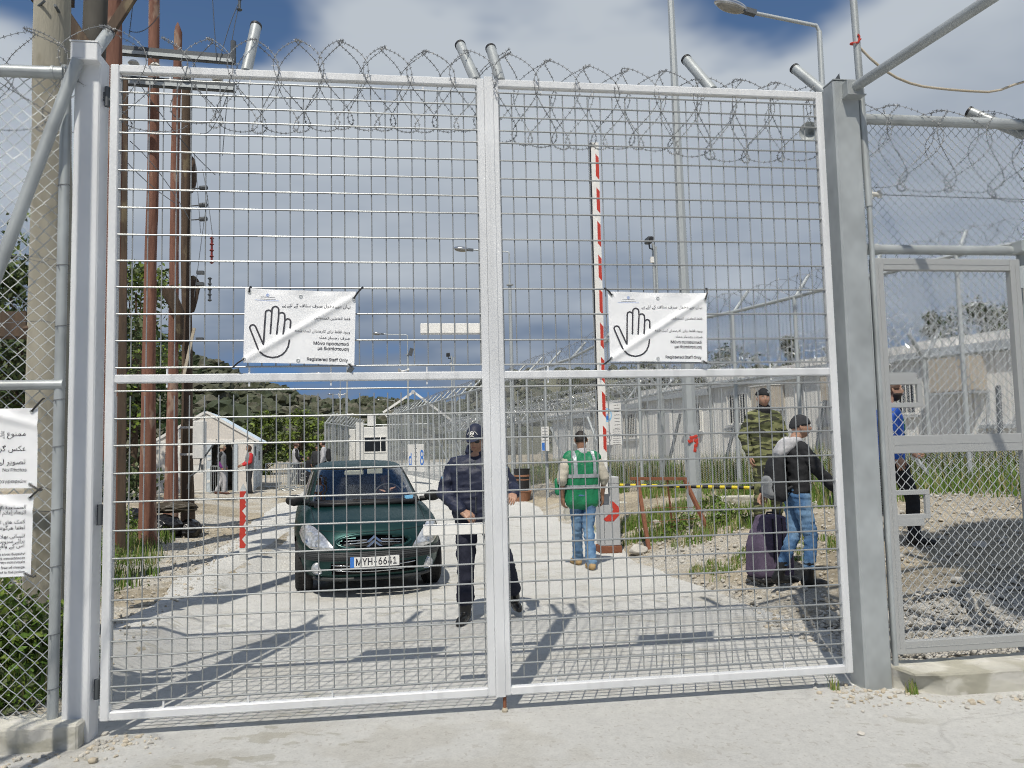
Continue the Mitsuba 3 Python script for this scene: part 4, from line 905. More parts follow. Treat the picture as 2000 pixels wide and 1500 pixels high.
G = 'trees behind the left fence'
tree('broadleaf_tree', 'light green loose tree rising behind the two reddish poles', G, (-9.4, 29, 0.2), 8.9, 3.0, 0.30, ['leaf_bright', 'leaf_olive', 'leaf_olive'], 5200, 0.13, 1, 0.16)
tree('broadleaf_tree', 'dark olive tree low behind the reddish poles, left of the shelter', G, (-10.6, 31, 0.2), 6.0, 3.6, 0.10, ['leaf_olive', 'leaf_dark', 'leaf_dark'], 5200, 0.15, 2, 0.18)
tree('broadleaf_tree', 'dark leafy tree seen through the left chain link fence', G, (-8.8, 19, 0.3), 7.8, 2.9, 0.12, ['leaf_olive', 'leaf_dark', 'leaf_bright'], 5200, 0.12, 3, 0.16)
tree('broadleaf_tree', 'olive tree at the left edge behind the notices', G, (-9.6, 14.5, 0.4), 6.6, 2.6, 0.08, ['leaf_dark', 'leaf_olive'], 4200, 0.11, 4, 0.15)
tree('broadleaf_tree', 'dark tree filling the gap between the concrete pole and the post', G, (-6.6, 16.5, 0.3), 5.4, 2.2, 0.05, ['leaf_dark', 'leaf_olive'], 3800, 0.11, 9, 0.13)
tree('bushy_tree', 'rounded dark green bush right of the white shelter', None, (-6.5, 42, 0), 3.4, 1.7, 0.05, ['leaf_dark', 'leaf_olive', 'leaf_bright'], 3000, 0.14, 5, 0.1)
tree('bushy_tree', 'yellow green bush right of the dark bush by the shelter', None, (-5.4, 48, 0), 3.7, 2.2, 0.05, ['leaf_bright', 'leaf_olive'], 3000, 0.15, 6, 0.1)
for i, (x, y, h, r, lab, sh) in enumerate([(17.1, 43.3, 5.7, 2.2, 'grey green tree below the right banner, leftmost of the trees on the right', 'round'), (22.1, 42.6, 6.3, 2.6, 'grey green tree behind the containers, right of the tall lamp pole', 'round'),
                                       (25.9, 42, 6.9, 1.5, 'narrow pointed tree behind the containers, above the soldier', 'cone'), (32.3, 37.1, 7.7, 1.5, 'small pointed tree seen in the wicket door', 'cone'),
                                       (32.3, 33.0, 7.9, 2.6, 'broad dark pine seen at the right of the wicket door', 'round'), (35.5, 30.5, 8.2, 3.0, 'dark pine at the right edge of the picture', 'round')]):
    tree('pine_tree', lab, 'trees behind the containers', (x, y, 0.8), h, r, 0.22, ['leaf_grey', 'leaf_grey', 'leaf_dark'], 5200, 0.13, 20 + i, 0.16, nclump=44, shape=sh)


# ---------------------------------------------------------------- wooden and concrete poles on the left
def pole(name, label, group, a, b, r0, r1, mat, point=False, seed=0):
    a, b = np.array(a, float), np.array(b, float)
    t = np.linspace(0, 1, 40)
    P = a + (b - a) * t[:, None] + 0.03 * (meshkit.fbm(np.stack([t * 5, t * 0 + seed, t * 0], -1), 3)[:, None] - 0.5) * (1, 1, 0)
    r = ((r0 + (r1 - r0) * t) if 'concrete' in name else r1 + 0.006 * (1 - t) * 3 + (r0 - r1 - 0.018) * np.exp(-t * 9.5 / 1.7)) * (1 + 0.05 * (meshkit.fbm(np.stack([t * 14, t * 0 + seed, t * 0 + 2], -1), 3) - 0.5))
    if point:
        d = (b - a) / np.linalg.norm(b - a)
        P = np.vstack([P, b + d * 0.10, b + d * 0.18]); r = np.r_[r, r1 * 0.6, r1 * 0.12]
    k = thing(name, label, 'pole', group)
    obj('shaft', MB().tube(P, r, 18), mat, k, 50)
    return k


cp = pole('concrete_pole', 'weathered pale concrete utility pole behind the left fence', None, (-1.17, 2.03, 0.0), (-1.08, 1.70, 6.2), 0.175, 0.125, 'pole_concrete', seed=1)
obj('bolt', MB().tube([(-1.22, 1.70, 5.20), (-1.08, 1.56, 5.20)], 0.010, 8).tube([(-1.02, 1.72, 5.17), (-1.0, 1.56, 5.17)], 0.012, 8), 'steel_dark', cp, 40)
obj('bracket', MB().box((-1.0, 2.0, 1.96), (0.26, 0.05, 0.045)).box((-1.0, 2.02, 1.22), (0.26, 0.05, 0.06)), 'chain_wire', cp)
obj('clamp', MB().tube([(-1.17 + 0.17 * math.cos(a), 1.97 + 0.17 * math.sin(a), 2.62) for a in np.linspace(0, 6.28, 20)], 0.03, 6).box((-1.45, 1.92, 2.66), (0.34, 0.18, 0.20)), 'dark_wood', cp)
dp = pole('concrete_pole', 'dark weathered pole behind the left gate post', None, (-1.95, 4.75, 0), (-1.75, 4.3, 7.2), 0.15, 0.125, 'dark_pole_concrete', seed=2)
obj('bracing', MB().bar((-2.35, 4.2, 7.0), (-1.8, 4.2, 6.15), 0.12, 0.16).bar((-1.2, 4.2, 7.0), (-1.75, 4.2, 6.0), 0.06, 0.10).box((-2.22, 4.25, 6.98), (0.42, 0.3, 0.5)).bar((-2.05, 4.1, 6.3), (-1.66, 4.1, 5.85), 0.06, 0.08), 'dark_wood', dp)
W = 'wooden power poles left of the road'
p0 = pole('wooden_pole', 'dark split wooden power pole right behind the gate hinge side', W, (-2.42, 7.1, 0), (-2.27, 6.3, 8.6), 0.15, 0.105, 'red_wood', seed=3)
obj('split_plank', MB().bar((-2.52, 6.95, 1.5), (-2.38, 6.25, 8.4), 0.10, 0.05), 'red_wood', p0)
obj('cable_guard', MB().bar((-2.29, 6.98, 0.1), (-2.19, 6.5, 6.9), 0.10, 0.08), 'dark_wood', p0)
p1 = pole('wooden_pole', 'reddish brown wooden power pole, left of the two bright ones', W, (-2.28, 8.05, 0), (-2.02, 7.2, 9.6), 0.150, 0.075, 'red_wood', seed=4)
p2 = pole('wooden_pole', 'reddish wooden power pole with a pointed top', W, (-2.68, 10.6, 0), (-2.41, 9.8, 9.35), 0.150, 0.070, 'red_wood', True, seed=5)
p3 = pole('wooden_pole', 'dark wooden power pole carrying grey boxes, behind the pointed one', W, (-2.50, 11.1, 0), (-2.41, 10.36, 8.8), 0.145, 0.080, 'dark_wood', seed=6)
obj('stub', MB().tube([(-2.62, 10.0, 4.6), (-2.42, 10.1, 4.15), (-2.45, 10.3, 3.6)], [0.13, 0.10, 0.05], 10), 'dark_wood', p3, 50)
obj('bark_lump', MB().add(rock(5)[0] * (0.14, 0.12, 0.35) + (-2.33, 10.7, 4.6), rock(5)[1]).add(rock(6)[0] * (0.13, 0.12, 0.4) + (-2.36, 10.6, 6.9), rock(6)[1]), 'dark_wood', p3, 50)
for z in (5.0, 4.78, 3.72):
    obj('step_block', MB().box((-2.16, 10.55, z), (0.13, 0.10, 0.06)), 'steel_dark', p3)
obj('splinter', MB().bar((-2.38, 10.3, 3.0), (-2.20, 10.3, 3.9), 0.03, 0.05), 'stone_ochre', p3)
bx = thing('switch_box', 'beige electrical box fixed to the dark wooden pole beside the shelter', 'electrical box')
obj('box', MB().bevbox((-2.20, 10.75, 1.82), (0.20, 0.24, 0.72), 0.015).box((-2.40, 10.72, 2.06), (0.30, 0.05, 0.04)).box((-2.40, 10.72, 1.55), (0.30, 0.05, 0.04)), 'white_panel', bx)
obj('cable', MB().tube([(-2.16, 10.7, 1.46), (-2.18, 10.66, 1.25), (-2.33, 10.62, 1.14), (-2.40, 10.7, 0.9)], 0.018, 8).tube([(-2.12, 10.72, 1.47), (-1.95, 10.74, 1.72)], 0.016, 8), 'steel_dark', bx, 40)

ca = thing('crossarm_frame', 'steel crossarm frame with insulators across the wooden power poles', 'crossarm')
for (za, zb) in ((7.53, 7.34), (7.07, 6.92)):
    obj('channel', MB().bar((-2.5, 6.92, za), (-0.72, 6.70, zb), 0.012, 0.13).bar((-2.5, 6.95, za + 0.06), (-0.72, 6.73, zb + 0.06), 0.07, 0.01).bar((-2.5, 6.95, za - 0.06), (-0.72, 6.73, zb - 0.06), 0.07, 0.01), 'steel_dark', ca)
    obj('channel_strip', MB().bar((-2.5, 6.905, za - 0.03), (-0.74, 6.685, zb - 0.03), 0.006, 0.05), 'galvanised_plain', ca)
for i, (x, z) in enumerate(((-2.15, 7.23), (-1.85, 7.20), (-1.42, 7.16), (-0.98, 7.12))):
    obj('insulator', MB().mesh(lathe([(0, 0), (0.07, 0), (0.085, 0.05), (0.05, 0.08), (0.08, 0.11), (0.05, 0.15), (0, 0.16)], 12), None, (x, 6.76, z - 0.10)), 'ceramic', ca, 40)
obj('pin', MB().tube([(-0.75, 6.72, 7.30), (-0.75, 6.72, 7.62)], 0.04, 8), 'steel_dark', ca)
wires = thing('power_wires', 'thin overhead wires and strings of insulators between the poles', 'wires')


def sag(a, b, d, n=14):
    a, b = np.array(a, float), np.array(b, float); t = np.linspace(0, 1, n)[:, None]
    return a + (b - a) * t - np.array([0, 0, 1.0]) * d * 4 * t * (1 - t)


for a, b, d in (((-2.2, 6.7, 7.6), (-1.98, 6.6, 9.6), 0), ((-2.2, 6.7, 7.7), (-1.9, 7.1, 8.2), 0.12), ((-0.98, 6.7, 7.3), (-1.12, 6.6, 9.8), 0.05), ((-0.62, 6.7, 8.3), (-0.78, 6.7, 7.5), -0.1), ((-0.62, 6.7, 8.3), (-0.95, 6.7, 7.25), -0.12),
                ((-2.1, 6.7, 7.0), (-1.2, 7.6, 5.9), 0.1), ((-2.2, 10.2, 7.2), (-2.0, 9.9, 5.6), -0.1), ((-2.05, 10.2, 6.9), (-1.75, 9.8, 5.4), -0.1), ((-1.95, 10.2, 6.4), (-2.1, 9.9, 4.4), -0.05), ((-2.1, 10.2, 7.6), (-0.9, 7.0, 6.9), 0.2), ((-0.75, 6.7, 7.4), (-0.9, 6.75, 5.9), -0.15), ((-2.2, 6.8, 6.1), (-1.4, 6.9, 5.0), -0.1), ((-2.25, 6.8, 5.8), (-1.55, 6.9, 5.2), 0.05)):
    obj('wire', MB().tube(sag(a, b, d), 0.006, 5, False), 'steel_dark', wires, True)
for x, z0_, z1_, m, n_ in ((-0.66, 8.1, 8.75, 'steel_dark', 5), (-1.80, 5.05, 5.5, 'red_insulator', 5), (-1.83, 4.35, 4.75, 'steel_dark', 5)):
    y = 6.7 if x > -1 else 9.9
    prof = []
    for z in np.linspace(z0_, z1_, n_):
        prof += [(0.02, z - 0.02), (0.042, z), (0.02, z + 0.02)]
    obj('insulator_string', MB().mesh(lathe([(0, z0_ - 0.03)] + prof + [(0, z1_ + 0.03)], 10), None, (x, y, 0)), m, wires, 40)
for z in (6.55, 6.22, 5.95):
    obj('side_insulator', MB().tube([(-2.3, 10.3, z), (-1.95, 10.2, z)], 0.012, 6).tube([(-2.1, 10.24, z), (-1.97, 10.2, z)], 0.045, 8), 'steel_dark', wires, 40)


# ---------------------------------------------------------------- street lamps, cameras, horns
def lamp(label, base, h, arm, tiltz=0.22, r0=0.07, r1=0.04, extras=()):
    base = np.array(base, float); arm = np.array(arm, float)
    k = thing('street_lamp', label, 'street lamp', 'street lamps with a single arm')
    obj('post', MB().tube([base - (0, 0, 0.3), base + (0, 0, h * 0.86), base + (0, 0, h * 0.86 + 0.02), base + (0, 0, h)], [r0, r0 * 0.8, r1 * 0.8, r1 * 0.7], 12).mesh(lathe([(0, 0), (r0 * 1.7, 0), (r0 * 1.7, 0.03), (0, 0.03)], 12), None, base + (0, 0, h * 0.86)), 'galvanised_plain', k, 40)
    e = base + (0, 0, h); q = e + arm + (0, 0, tiltz)
    obj('arm', MB().tube([e, e + arm * 0.04 + (0, 0, tiltz * 0.3), q], r1 * 0.55, 10), 'galvanised_plain', k, 40)
    d = arm / np.linalg.norm(arm); dd = (q - e) / np.linalg.norm(q - e)
    R = np.stack([dd, np.cross((0, 0, 1.0), dd), np.cross(dd, np.cross((0, 0, 1.0), dd))], 1)
    hd = obj('lamp_neck', MB().box(q + dd * 0.10, (0.24, 0.10, 0.08), R), 'steel_dark', k)
    m = sphere(2); v = np.array(m.vertices) * (0.27, 0.13, 0.10)
    obj('lamp_head', MB().add((np.where(v[:, 2:] < 0, v * (1, 1, 0.45), v)) @ R.T + q + dd * 0.38, m.faces), 'chrome_cover', k, True)
    obj('lamp_glass', MB().add((np.where(v[:, 2:] > 0, v * (1, 1, 0.05), v * (1, 1, 0.95))) * 0.86 @ R.T + q + dd * 0.38 + (0, 0, -0.012), m.faces), 'lamp_bowl', k, True)
    return k


pr('chrome_cover', (0.62, 0.63, 0.64), 0.16, metallic=0.9)
pr('lamp_bowl', (0.30, 0.28, 0.24), 0.12, clearcoat=0.8)
lamp('nearest street lamp, its arm reaching left above the right gate post', (8.1, 6.07, 0.45), 7.40, (-0.98, 0.13, 0), 0.32, 0.075, 0.055)
lamp('street lamp whose head hangs left of the gate centre', (5.13, 20.6, 0.1), 7.85, (-1.2, 0.16, 0), 0.12)
lamp('street lamp over the road right of the left banner', (1.74, 39.3, 0), 7.8, (-1.35, 0.17, 0), 0.12)
lamp('street lamp just below the left banner and above the rail', (-4.2, 65.4, 0), 7.75, (-1.5, 0.2, 0), 0.35)
lamp('faint street lamp over the distant hillside, left of the rock outcrop', (-5.6, 90.9, 0), 7.8, (-1.65, 0.2, 0), 0.15)
lamp('faint street lamp above the right end of the rock outcrop', (-0.1, 103.2, 0), 7.8, (-1.8, 0.25, 0), 0.15)
tp = thing('lamp_pole', 'tall grey octagonal lamp pole with a red paint mark near its foot', 'lamp pole')
_n = 8
obj('shaft', MB().tube([(6.55, 8.07, 0.2), (6.53, 8.07, 1.85)], [0.135, 0.132], _n).tube([(6.53, 8.07, 1.8), (6.35, 7.75, 9.6)], [0.112, 0.055], _n), 'galvanised_plain', tp)
_red = MB()
_r3 = np.random.default_rng(5)
for cx, cz, w, h in ((0.0, 1.66, 0.08, 0.05), (0.05, 1.60, 0.06, 0.06), (-0.06, 1.59, 0.05, 0.05), (0.03, 1.52, 0.035, 0.06), (0.015, 1.44, 0.03, 0.07), (-0.06, 1.72, 0.015, 0.012), (0.07, 1.56, 0.03, 0.05)):
    for th in np.linspace(-1, 1, 5):
        x = cx + w * th * 0.6
        _red.add(sphere(1).vertices * (w * 0.35, 0.006, h * 0.55) + (6.525 + x, 8.07 - 0.131, cz + 0.01 * _r3.normal()), sphere(1).faces)
obj('paint_mark', _red, 'red_paint', tp)


def horn(base, d, L=0.3, R=0.13):
    """A loudspeaker horn: throat at base, opening towards d."""
    d = np.array(d, float); d /= np.linalg.norm(d)
    x = np.cross(d, (0, 0, 1.0)); x /= np.linalg.norm(x)
    Rm = np.stack([x, np.cross(d, x), d], 1)
    return MB().mesh(lathe([(0, -0.10), (0.06, -0.10), (0.06, 0.0), (0.03, 0.02), (0.045, L * 0.4), (0.08, L * 0.75), (R, L), (R * 0.96, L), (0.06, L * 0.7), (0.02, L * 0.35), (0, L * 0.3)], 20), Rm, base)


hs = thing('loudspeaker_horn', 'grey loudspeaker horn hanging beside the right gate post inside the gate', 'loudspeaker')
obj('horn', horn((7.99, 6.15, 6.27), (-0.75, -0.75, -0.25), 0.34, 0.145), 'galvanised_plain', hs, 40)
obj('bracket', MB().box((8.05, 6.15, 6.30), (0.14, 0.03, 0.16)), 'steel_dark', hs)
for lab, base, d, s in (('white horn loudspeaker on the lamp pole right of the left banner', (1.72, 39.2, 5.85), (-1, -0.4, -0.35), 1.2), ('small horn loudspeaker left of the rock outcrop', (-4.9, 79, 7.2), (-1, -0.2, -0.3), 1.6), ('small horn loudspeaker lower on the thin mast by the rock outcrop', (-4.1, 79, 5.1), (-1, -0.2, -0.2), 1.5)):
    k = thing('loudspeaker_horn', lab, 'loudspeaker')
    obj('horn', horn(base, d, 0.40 * s, 0.2 * s), 'white_paint', k, 40)
mast = thing('mast', 'thin grey mast with a small floodlight in front of the rock outcrop', 'mast')
obj('pole', MB().tube([(-4.75, 79, 0), (-4.6, 79, 10.2)], 0.09, 8), 'galvanised_plain', mast, 40)
obj('floodlight', MB().box((-4.25, 78.8, 9.75), (0.5, 0.3, 0.7), roty(0.6)), 'steel_dark', mast)
fl = thing('floodlight', 'dark floodlight on the lamp pole above the white horn', 'floodlight')
obj('head', MB().box((1.92, 39.1, 6.85), (0.22, 0.2, 0.42), roty(0.3)), 'steel_dark', fl)
for lab, x, y, z0_, h, s in (('camera pole with a dark security camera behind the right leaf', 7.70, 13.3, 0.3, 6.1, 1.0), ('camera pole with a small security camera over the far fence, left of the centre upright', 3.95, 35.0, 0.0, 6.15, 1.25)):
    k = thing('camera_pole', lab, 'camera pole')
    obj('pole', MB().tube([(x, y, z0_), (x, y, z0_ + h)], 0.035 * s, 10).tube([(x + 0.10 * s, y + 0.1, z0_), (x + 0.10 * s, y + 0.1, z0_ + h - 0.05)], 0.028 * s, 10), 'galvanised_plain', k, 40)
    c = obj('camera', MB().bevbox((x - 0.14 * s, y - 0.12, z0_ + h + 0.04), (0.15 * s, 0.30 * s, 0.14 * s), 0.02).tube([(x, y, z0_ + h - 0.15), (x - 0.12 * s, y - 0.1, z0_ + h - 0.15), (x - 0.14 * s, y - 0.1, z0_ + h)], 0.02 * s, 8), 'steel_dark', k)
    obj('lens', MB().tube([(x - 0.14 * s, y - 0.12 - 0.15 * s, z0_ + h + 0.04), (x - 0.14 * s, y - 0.14 - 0.16 * s, z0_ + h + 0.04)], 0.05 * s, 14), 'black_plastic', c)
    obj('junction', MB().box((x - 0.06, y - 0.05, z0_ + h - 0.42), (0.08 * s, 0.07, 0.14 * s)), 'white_paint', k)


# ---------------------------------------------------------------- the long perimeter fences on the right
FA = np.array([(16.2, 0.2), (13.2, 2.6), (11.6, 4.5), (10.51, 5.97), (9.71, 7.23), (8.54, 9.28), (7.88, 10.6), (7.1, 12.3), (6.2, 14.4), (5.55, 16.4), (4.97, 19.0), (4.15, 23.9), (2.95, 31.5), (1.6, 40.0), (0.4, 48.0)])
FB = np.array([(17.2, 5.0), (15.5, 8.2), (14.19, 10.5), (13.5, 12.6), (12.9, 15.0), (11.8, 18.3), (10.8, 21.3), (9.9, 25.0), (8.6, 29.8), (7.2, 35), (5.5, 42), (4.2, 48)])


def walk_line(P, step):
    d = np.r_[0, np.cumsum(np.linalg.norm(np.diff(P, axis=0), axis=1))]
    s = np.arange(0, d[-1], step)
    return np.stack([np.interp(s, d, P[:, k]) for k in range(2)], -1)


def fence_run(name, label, P, step, H, arms, cell, rp, fine_until, coilR, seed, group=None, coil_mat='razor_metal'):
    k = thing(name, label, 'fence', group)
    Q = walk_line(P, step)
    zb = ground(Q[:, 0], Q[:, 1])
    d = np.gradient(Q, axis=0); d /= np.linalg.norm(d, axis=1, keepdims=True)
    n = np.stack([d[:, 1], -d[:, 0]], -1)
    ply_post = mikit.ply(tube([(0, 0, -0.3), (0, 0, H)], rp, 10), 'galvanised_plain', smooth=40)
    for i, (q, z) in enumerate(zip(Q, zb)):
        put('post', ply_post, mat4(None, (q[0], q[1], z)), k)
        for sd, L in arms:
            put('arm', mikit.ply(tube([(q[0], q[1], z + H - 0.04), (q[0] + n[i, 0] * sd, q[1] + n[i, 1] * sd, z + H + L)], rp * 0.9, 8), 'galvanised_plain', smooth=40), T(), k)
    top = np.column_stack([Q, zb + H])
    obj('top_rail', MB().tube(top, rp * 0.95, 8), 'galvanised_plain', k, 40)
    A, B = [], []
    for i in range(len(Q) - 1):
        a, b = np.append(Q[i], zb[i]), np.append(Q[i + 1], zb[i + 1])
        far = np.linalg.norm(Q[i] - CAM[:2]) > fine_until
        L = np.linalg.norm(b - a); c = cell * (1.35 if far else 1.0)
        nx = max(1, int(round(L / c))); nz = int(H / c * 2)
        ii, kk = np.meshgrid(np.arange(nx), np.arange(nz), indexing='ij')
        odd = (kk % 2).astype(float)
        for fl in (0, 1):
            ua = (ii + 0.5 * (odd if fl == 0 else 1 - odd)) / nx; ub = (ii + 0.5 * (1 - odd if fl == 0 else odd)) / nx
            za, z2 = kk * c / 2, (kk + 1) * c / 2
            f_ = lambda u, z: (a + (b - a) * u[..., None] + z[..., None] * np.array([0, 0, 1.0]) + (0.002 if fl else -0.002) * np.append(n[i], 0)).reshape(-1, 3)
            A.append(f_(ua, za)); B.append(f_(ub, z2))
    tag(obj('chain_link', segs(np.vstack(A), np.vstack(B), 0.0031 * (cell / 0.085), 3), 'chain_wire', k), kind='stuff')
    mb, ba, bb = MB(), [], []
    rg = np.random.default_rng(seed)
    for off, up, R, pitch, wr in coilR:
        C = np.column_stack([Q + n * off, zb + H + up])
        dd = np.r_[0, np.cumsum(np.linalg.norm(np.diff(C, axis=0), axis=1))]
        m = int(dd[-1] / pitch * 13)
        s = np.linspace(0, dd[-1], m)
        c = np.stack([np.interp(s, dd, C[:, j]) for j in range(3)], -1)
        tn = np.gradient(c, axis=0); tn /= np.linalg.norm(tn, axis=1, keepdims=True)
        u = np.cross(tn, (0, 0, 1.0)); u /= np.linalg.norm(u, axis=1, keepdims=True); w = np.cross(u, tn)
        th = 2 * np.pi * s / pitch + rg.uniform(0, 6)
        pnt = c + R * (np.cos(th)[:, None] * u + np.sin(th)[:, None] * w) * (1 + 0.25 * (meshkit.noise(np.stack([s * 2.2, s * 0, s * 0 + off], -1), 5)[:, None] - 0.5)) + (pitch * 0.5 * np.sin(2.5 * th))[:, None] * tn
        mb.tube(pnt, wr, 3, False)
        q = pnt[::2]
        r1 = rg.normal(size=q.shape) * 0.03
        ba.append(q - r1); bb.append(q + r1)
    tag(obj('razor_coil', mb, coil_mat, k, True), kind='stuff')
    tag(obj('razor_barb', segs(np.vstack(ba), np.vstack(bb), 0.005, 3), coil_mat, k), kind='stuff')
    return k


pr('bright_razor', (0.62, 0.64, 0.65), 0.28, metallic=0.75)
fa = fence_run('perimeter_fence', 'tall outer chain link fence with slanted arms curving away along the right of the road', FA, 1.42, 3.6, [(0.50, 0.46)], 0.085, 0.036, 22, [(0.30, 0.25, 0.22, 0.22, 0.004)], 3, 'long chain link perimeter fences')
for i, (x, y) in enumerate(((6.2, 14.4), (5.6, 16.3), (3.6, 27.6), (3.05, 31), (9.4, 7.7))):
    obj('strut', MB().tube([(x, y, gz(x, y) + 1.9), (x + 0.55 + 0.1 * i, y - 0.75, gz(x, y) - 0.1)], 0.034, 8), 'galvanised_plain', fa, 40)
fb = fence_run('perimeter_fence', 'lower inner fence with V shaped arms full of razor wire behind the tall fence', FB, 2.6, 2.55, [(0.5, 0.55), (-0.5, 0.55)], 0.085, 0.05, 26, [(0.0, 0.35, 0.42, 0.20, 0.006), (-0.9, -1.6, 0.45, 0.24, 0.006) if False else (0.1, 0.75, 0.36, 0.24, 0.006), (-0.45, 0.2, 0.34, 0.2, 0.006)], 8, 'long chain link perimeter fences', 'bright_razor')
for x0, y0, x1, y1 in ((14.2, 10.3, 13.0, 8.9), (12.9, 15.0, 11.7, 13.6), (10.9, 20.8, 9.9, 19.4), (11.9, 18.3, 10.8, 17.0)):
    obj('strut', MB().tube([(x0, y0, gz(x0, y0) + 1.7), (x1, y1, gz(x1, y1) - 0.1)], 0.055, 8), 'steel_dark', fb, 40)
# the far fence and its end wall, closing the view
fc = fence_run('perimeter_fence', 'far chain link fence with slanted arms beside the people on the road', np.array([(-3.2, 43.0), (-3.0, 46.5), (-2.6, 52), (-2.2, 58)]), 1.3, 3.0, [(0.55, 0.6)], 0.11, 0.05, 10, [(0.3, 0.3, 0.25, 0.3, 0.006)], 5, 'long chain link perimeter fences')
fd = fence_run('perimeter_fence', 'farthest wire fence crossing the end of the road', np.array([(-2.2, 58), (4.5, 57)]), 2.0, 3.3, [], 0.12, 0.05, 10, [(-0.5, -2.2, 0.5, 0.3, 0.008), (-0.5, -1.6, 0.45, 0.3, 0.008)], 6, 'long chain link perimeter fences', 'bright_razor')

# ---------------------------------------------------------------- white containers behind the fences
pr('container_wall', lambda p, n, uv: mi.Color3f(0.80, 0.80, 0.78) * (0.9 + 0.3 * (fbm(p.x * 1.7, p.y * 1.7, p.z * 1.1, 4) - 0.5)) * (1 - 0.10 * smoothstep(0.62, 0.8, noise(p.x * 5, p.y * 5, p.z * 0.6))), 0.6)
pr('container_trim', (0.50, 0.52, 0.54), 0.5)
pr('grey_band', (0.33, 0.36, 0.39), 0.55)
pr('dark_glass', (0.015, 0.018, 0.022), 0.08, specular=0.6)
pr('tan_unit', lambda p, n, uv: mi.Color3f(0.42, 0.37, 0.30) * (0.8 + 0.4 * fbm(p.x * 9, p.y * 9, p.z * 9, 3)), 0.7)


def container(P0, ang, L, D, H, z, label, feats):
    """Front wall runs from P0 along ang; the container stands behind it (to the right of its direction)."""
    k = thing('container_hut', label, 'container hut', 'white prefabricated huts behind the fences')
    R = rotz(ang); o = np.array([P0[0], P0[1], z])
    W = lambda x, y, zz: o + R @ np.array([x, y, zz])
    bx = lambda c, d: MB().box(W(*c), d, R)
    obj('wall', bx((L / 2, -D / 2, H / 2 - 0.2), (L, D, H + 0.1)), 'container_wall', k)
    rf_ = obj('roof', bx((L / 2, -D / 2, H - 0.03), (L + 0.16, D + 0.5, 0.24)), 'white_paint', k)
    obj('fascia', bx((L / 2, 0.17, H - 0.27), (L + 0.06, 0.16, 0.24)), 'grey_band', rf_)
    for x in np.arange(0.0, L + 0.1, L / 5):
        obj('panel_joint', bx((min(max(x, 0.03), L - 0.03), 0.015, H / 2 - 0.3), (0.05, 0.03, H - 0.5)), 'container_trim', k)
    for ft in feats:
        if ft[0] == 'window':
            _, x, zz, w, h = ft
            wn = obj('window', MB().box(W(x, 0.03, zz + h / 2 + 0.03), (w + 0.12, 0.06, 0.06), R).box(W(x, 0.03, zz - h / 2 - 0.03), (w + 0.12, 0.06, 0.06), R).box(W(x - w / 2 - 0.03, 0.03, zz), (0.06, 0.055, h), R).box(W(x + w / 2 + 0.03, 0.03, zz), (0.06, 0.055, h), R), 'white_paint', k)
            obj('pane', bx((x, 0.012, zz), (w, 0.02, h)), 'dark_glass', wn)
            for u in np.linspace(-w / 2, w / 2, 9):
                obj('grille_bar', bx((x + u, 0.085, zz), (0.022, 0.02, h + 0.1)), 'white_paint', wn)
            obj('sill', bx((x, 0.07, zz - h / 2 - 0.12), (w + 0.2, 0.16, 0.05)), 'container_trim', wn)
        elif ft[0] == 'unit':
            _, x, zz, w, h, d = ft
            un = obj('cooling_unit', MB().bevbox(W(x, d / 2 + 0.02, zz), (w, d, h), 0.02, R), 'tan_unit', k)
            obj('tray', MB().box(W(x, d / 2 + 0.02, zz - h / 2 - 0.04), (w + 0.06, d + 0.05, 0.05), R).box(W(x - w / 2, 0.02, zz - h / 2 - 0.3), (0.04, 0.04, 0.6), R), 'grey_band', un)
            obj('cap', bx((x, d / 2 + 0.02, zz + h / 2 + 0.02), (w + 0.05, d + 0.05, 0.03)), 'white_paint', un)
        elif ft[0] == 'door':
            _, x, w, h = ft
            dd = obj('door', bx((x, 0.03, h / 2 - 0.1), (w, 0.05, h)), 'container_trim', k)
            obj('frame', MB().box(W(x - w / 2 - 0.03, 0.04, h / 2 - 0.1), (0.06, 0.07, h + 0.06), R).box(W(x + w / 2 + 0.03, 0.04, h / 2 - 0.1), (0.06, 0.07, h + 0.06), R), 'white_paint', dd)
        elif ft[0] == 'ledge':
            _, x, zz, w = ft
            obj('ledge', bx((x, 0.06, zz), (w, 0.10, 0.10)), 'grey_band', k)
    return k


FCN = np.array([(20.8, 3.0), (19.2, 7.2), (17.6, 11.4), (16.2, 15.6), (14.8, 19.9), (13.4, 24.2), (12.1, 28.6), (10.8, 33.0), (9.5, 37.4)])
_feat = [[('window', 1.4, 1.75, 1.0, 1.0), ('unit', 3.1, 2.05, 1.3, 0.9, 0.6), ('ledge', 2.4, 0.7, 1.6)],
         [('unit', 0.9, 2.12, 1.25, 0.95, 0.75), ('window', 3.1, 1.70, 1.1, 1.05), ('ledge', 1.0, 0.42, 0.9), ('ledge', 2.2, 0.62, 1.3)],
         [('unit', 3.1, 2.12, 1.15, 0.95, 0.75), ('window', 1.2, 1.75, 1.0, 1.0), ('ledge', 2.3, 0.7, 1.0)],
         [('window', 0.75, 1.7, 1.1, 1.05), ('unit', 2.6, 2.05, 1.0, 0.8, 0.6), ('ledge', 3.2, 0.9, 1.2)], [('unit', 1.2, 2.0, 1.0, 0.8, 0.6), ('window', 3.0, 1.7, 1.1, 1.05), ('ledge', 3.0, 0.95, 1.5)],
         [('window', 1.2, 1.7, 1.1, 1.05), ('door', 3.2, 0.95, 2.0)], [('window', 1.2, 1.7, 1.1, 1.05), ('unit', 3.0, 2.0, 1.0, 0.8, 0.6)], [('window', 1.4, 1.7, 1.1, 1.05), ('door', 3.3, 0.95, 2.0)]]
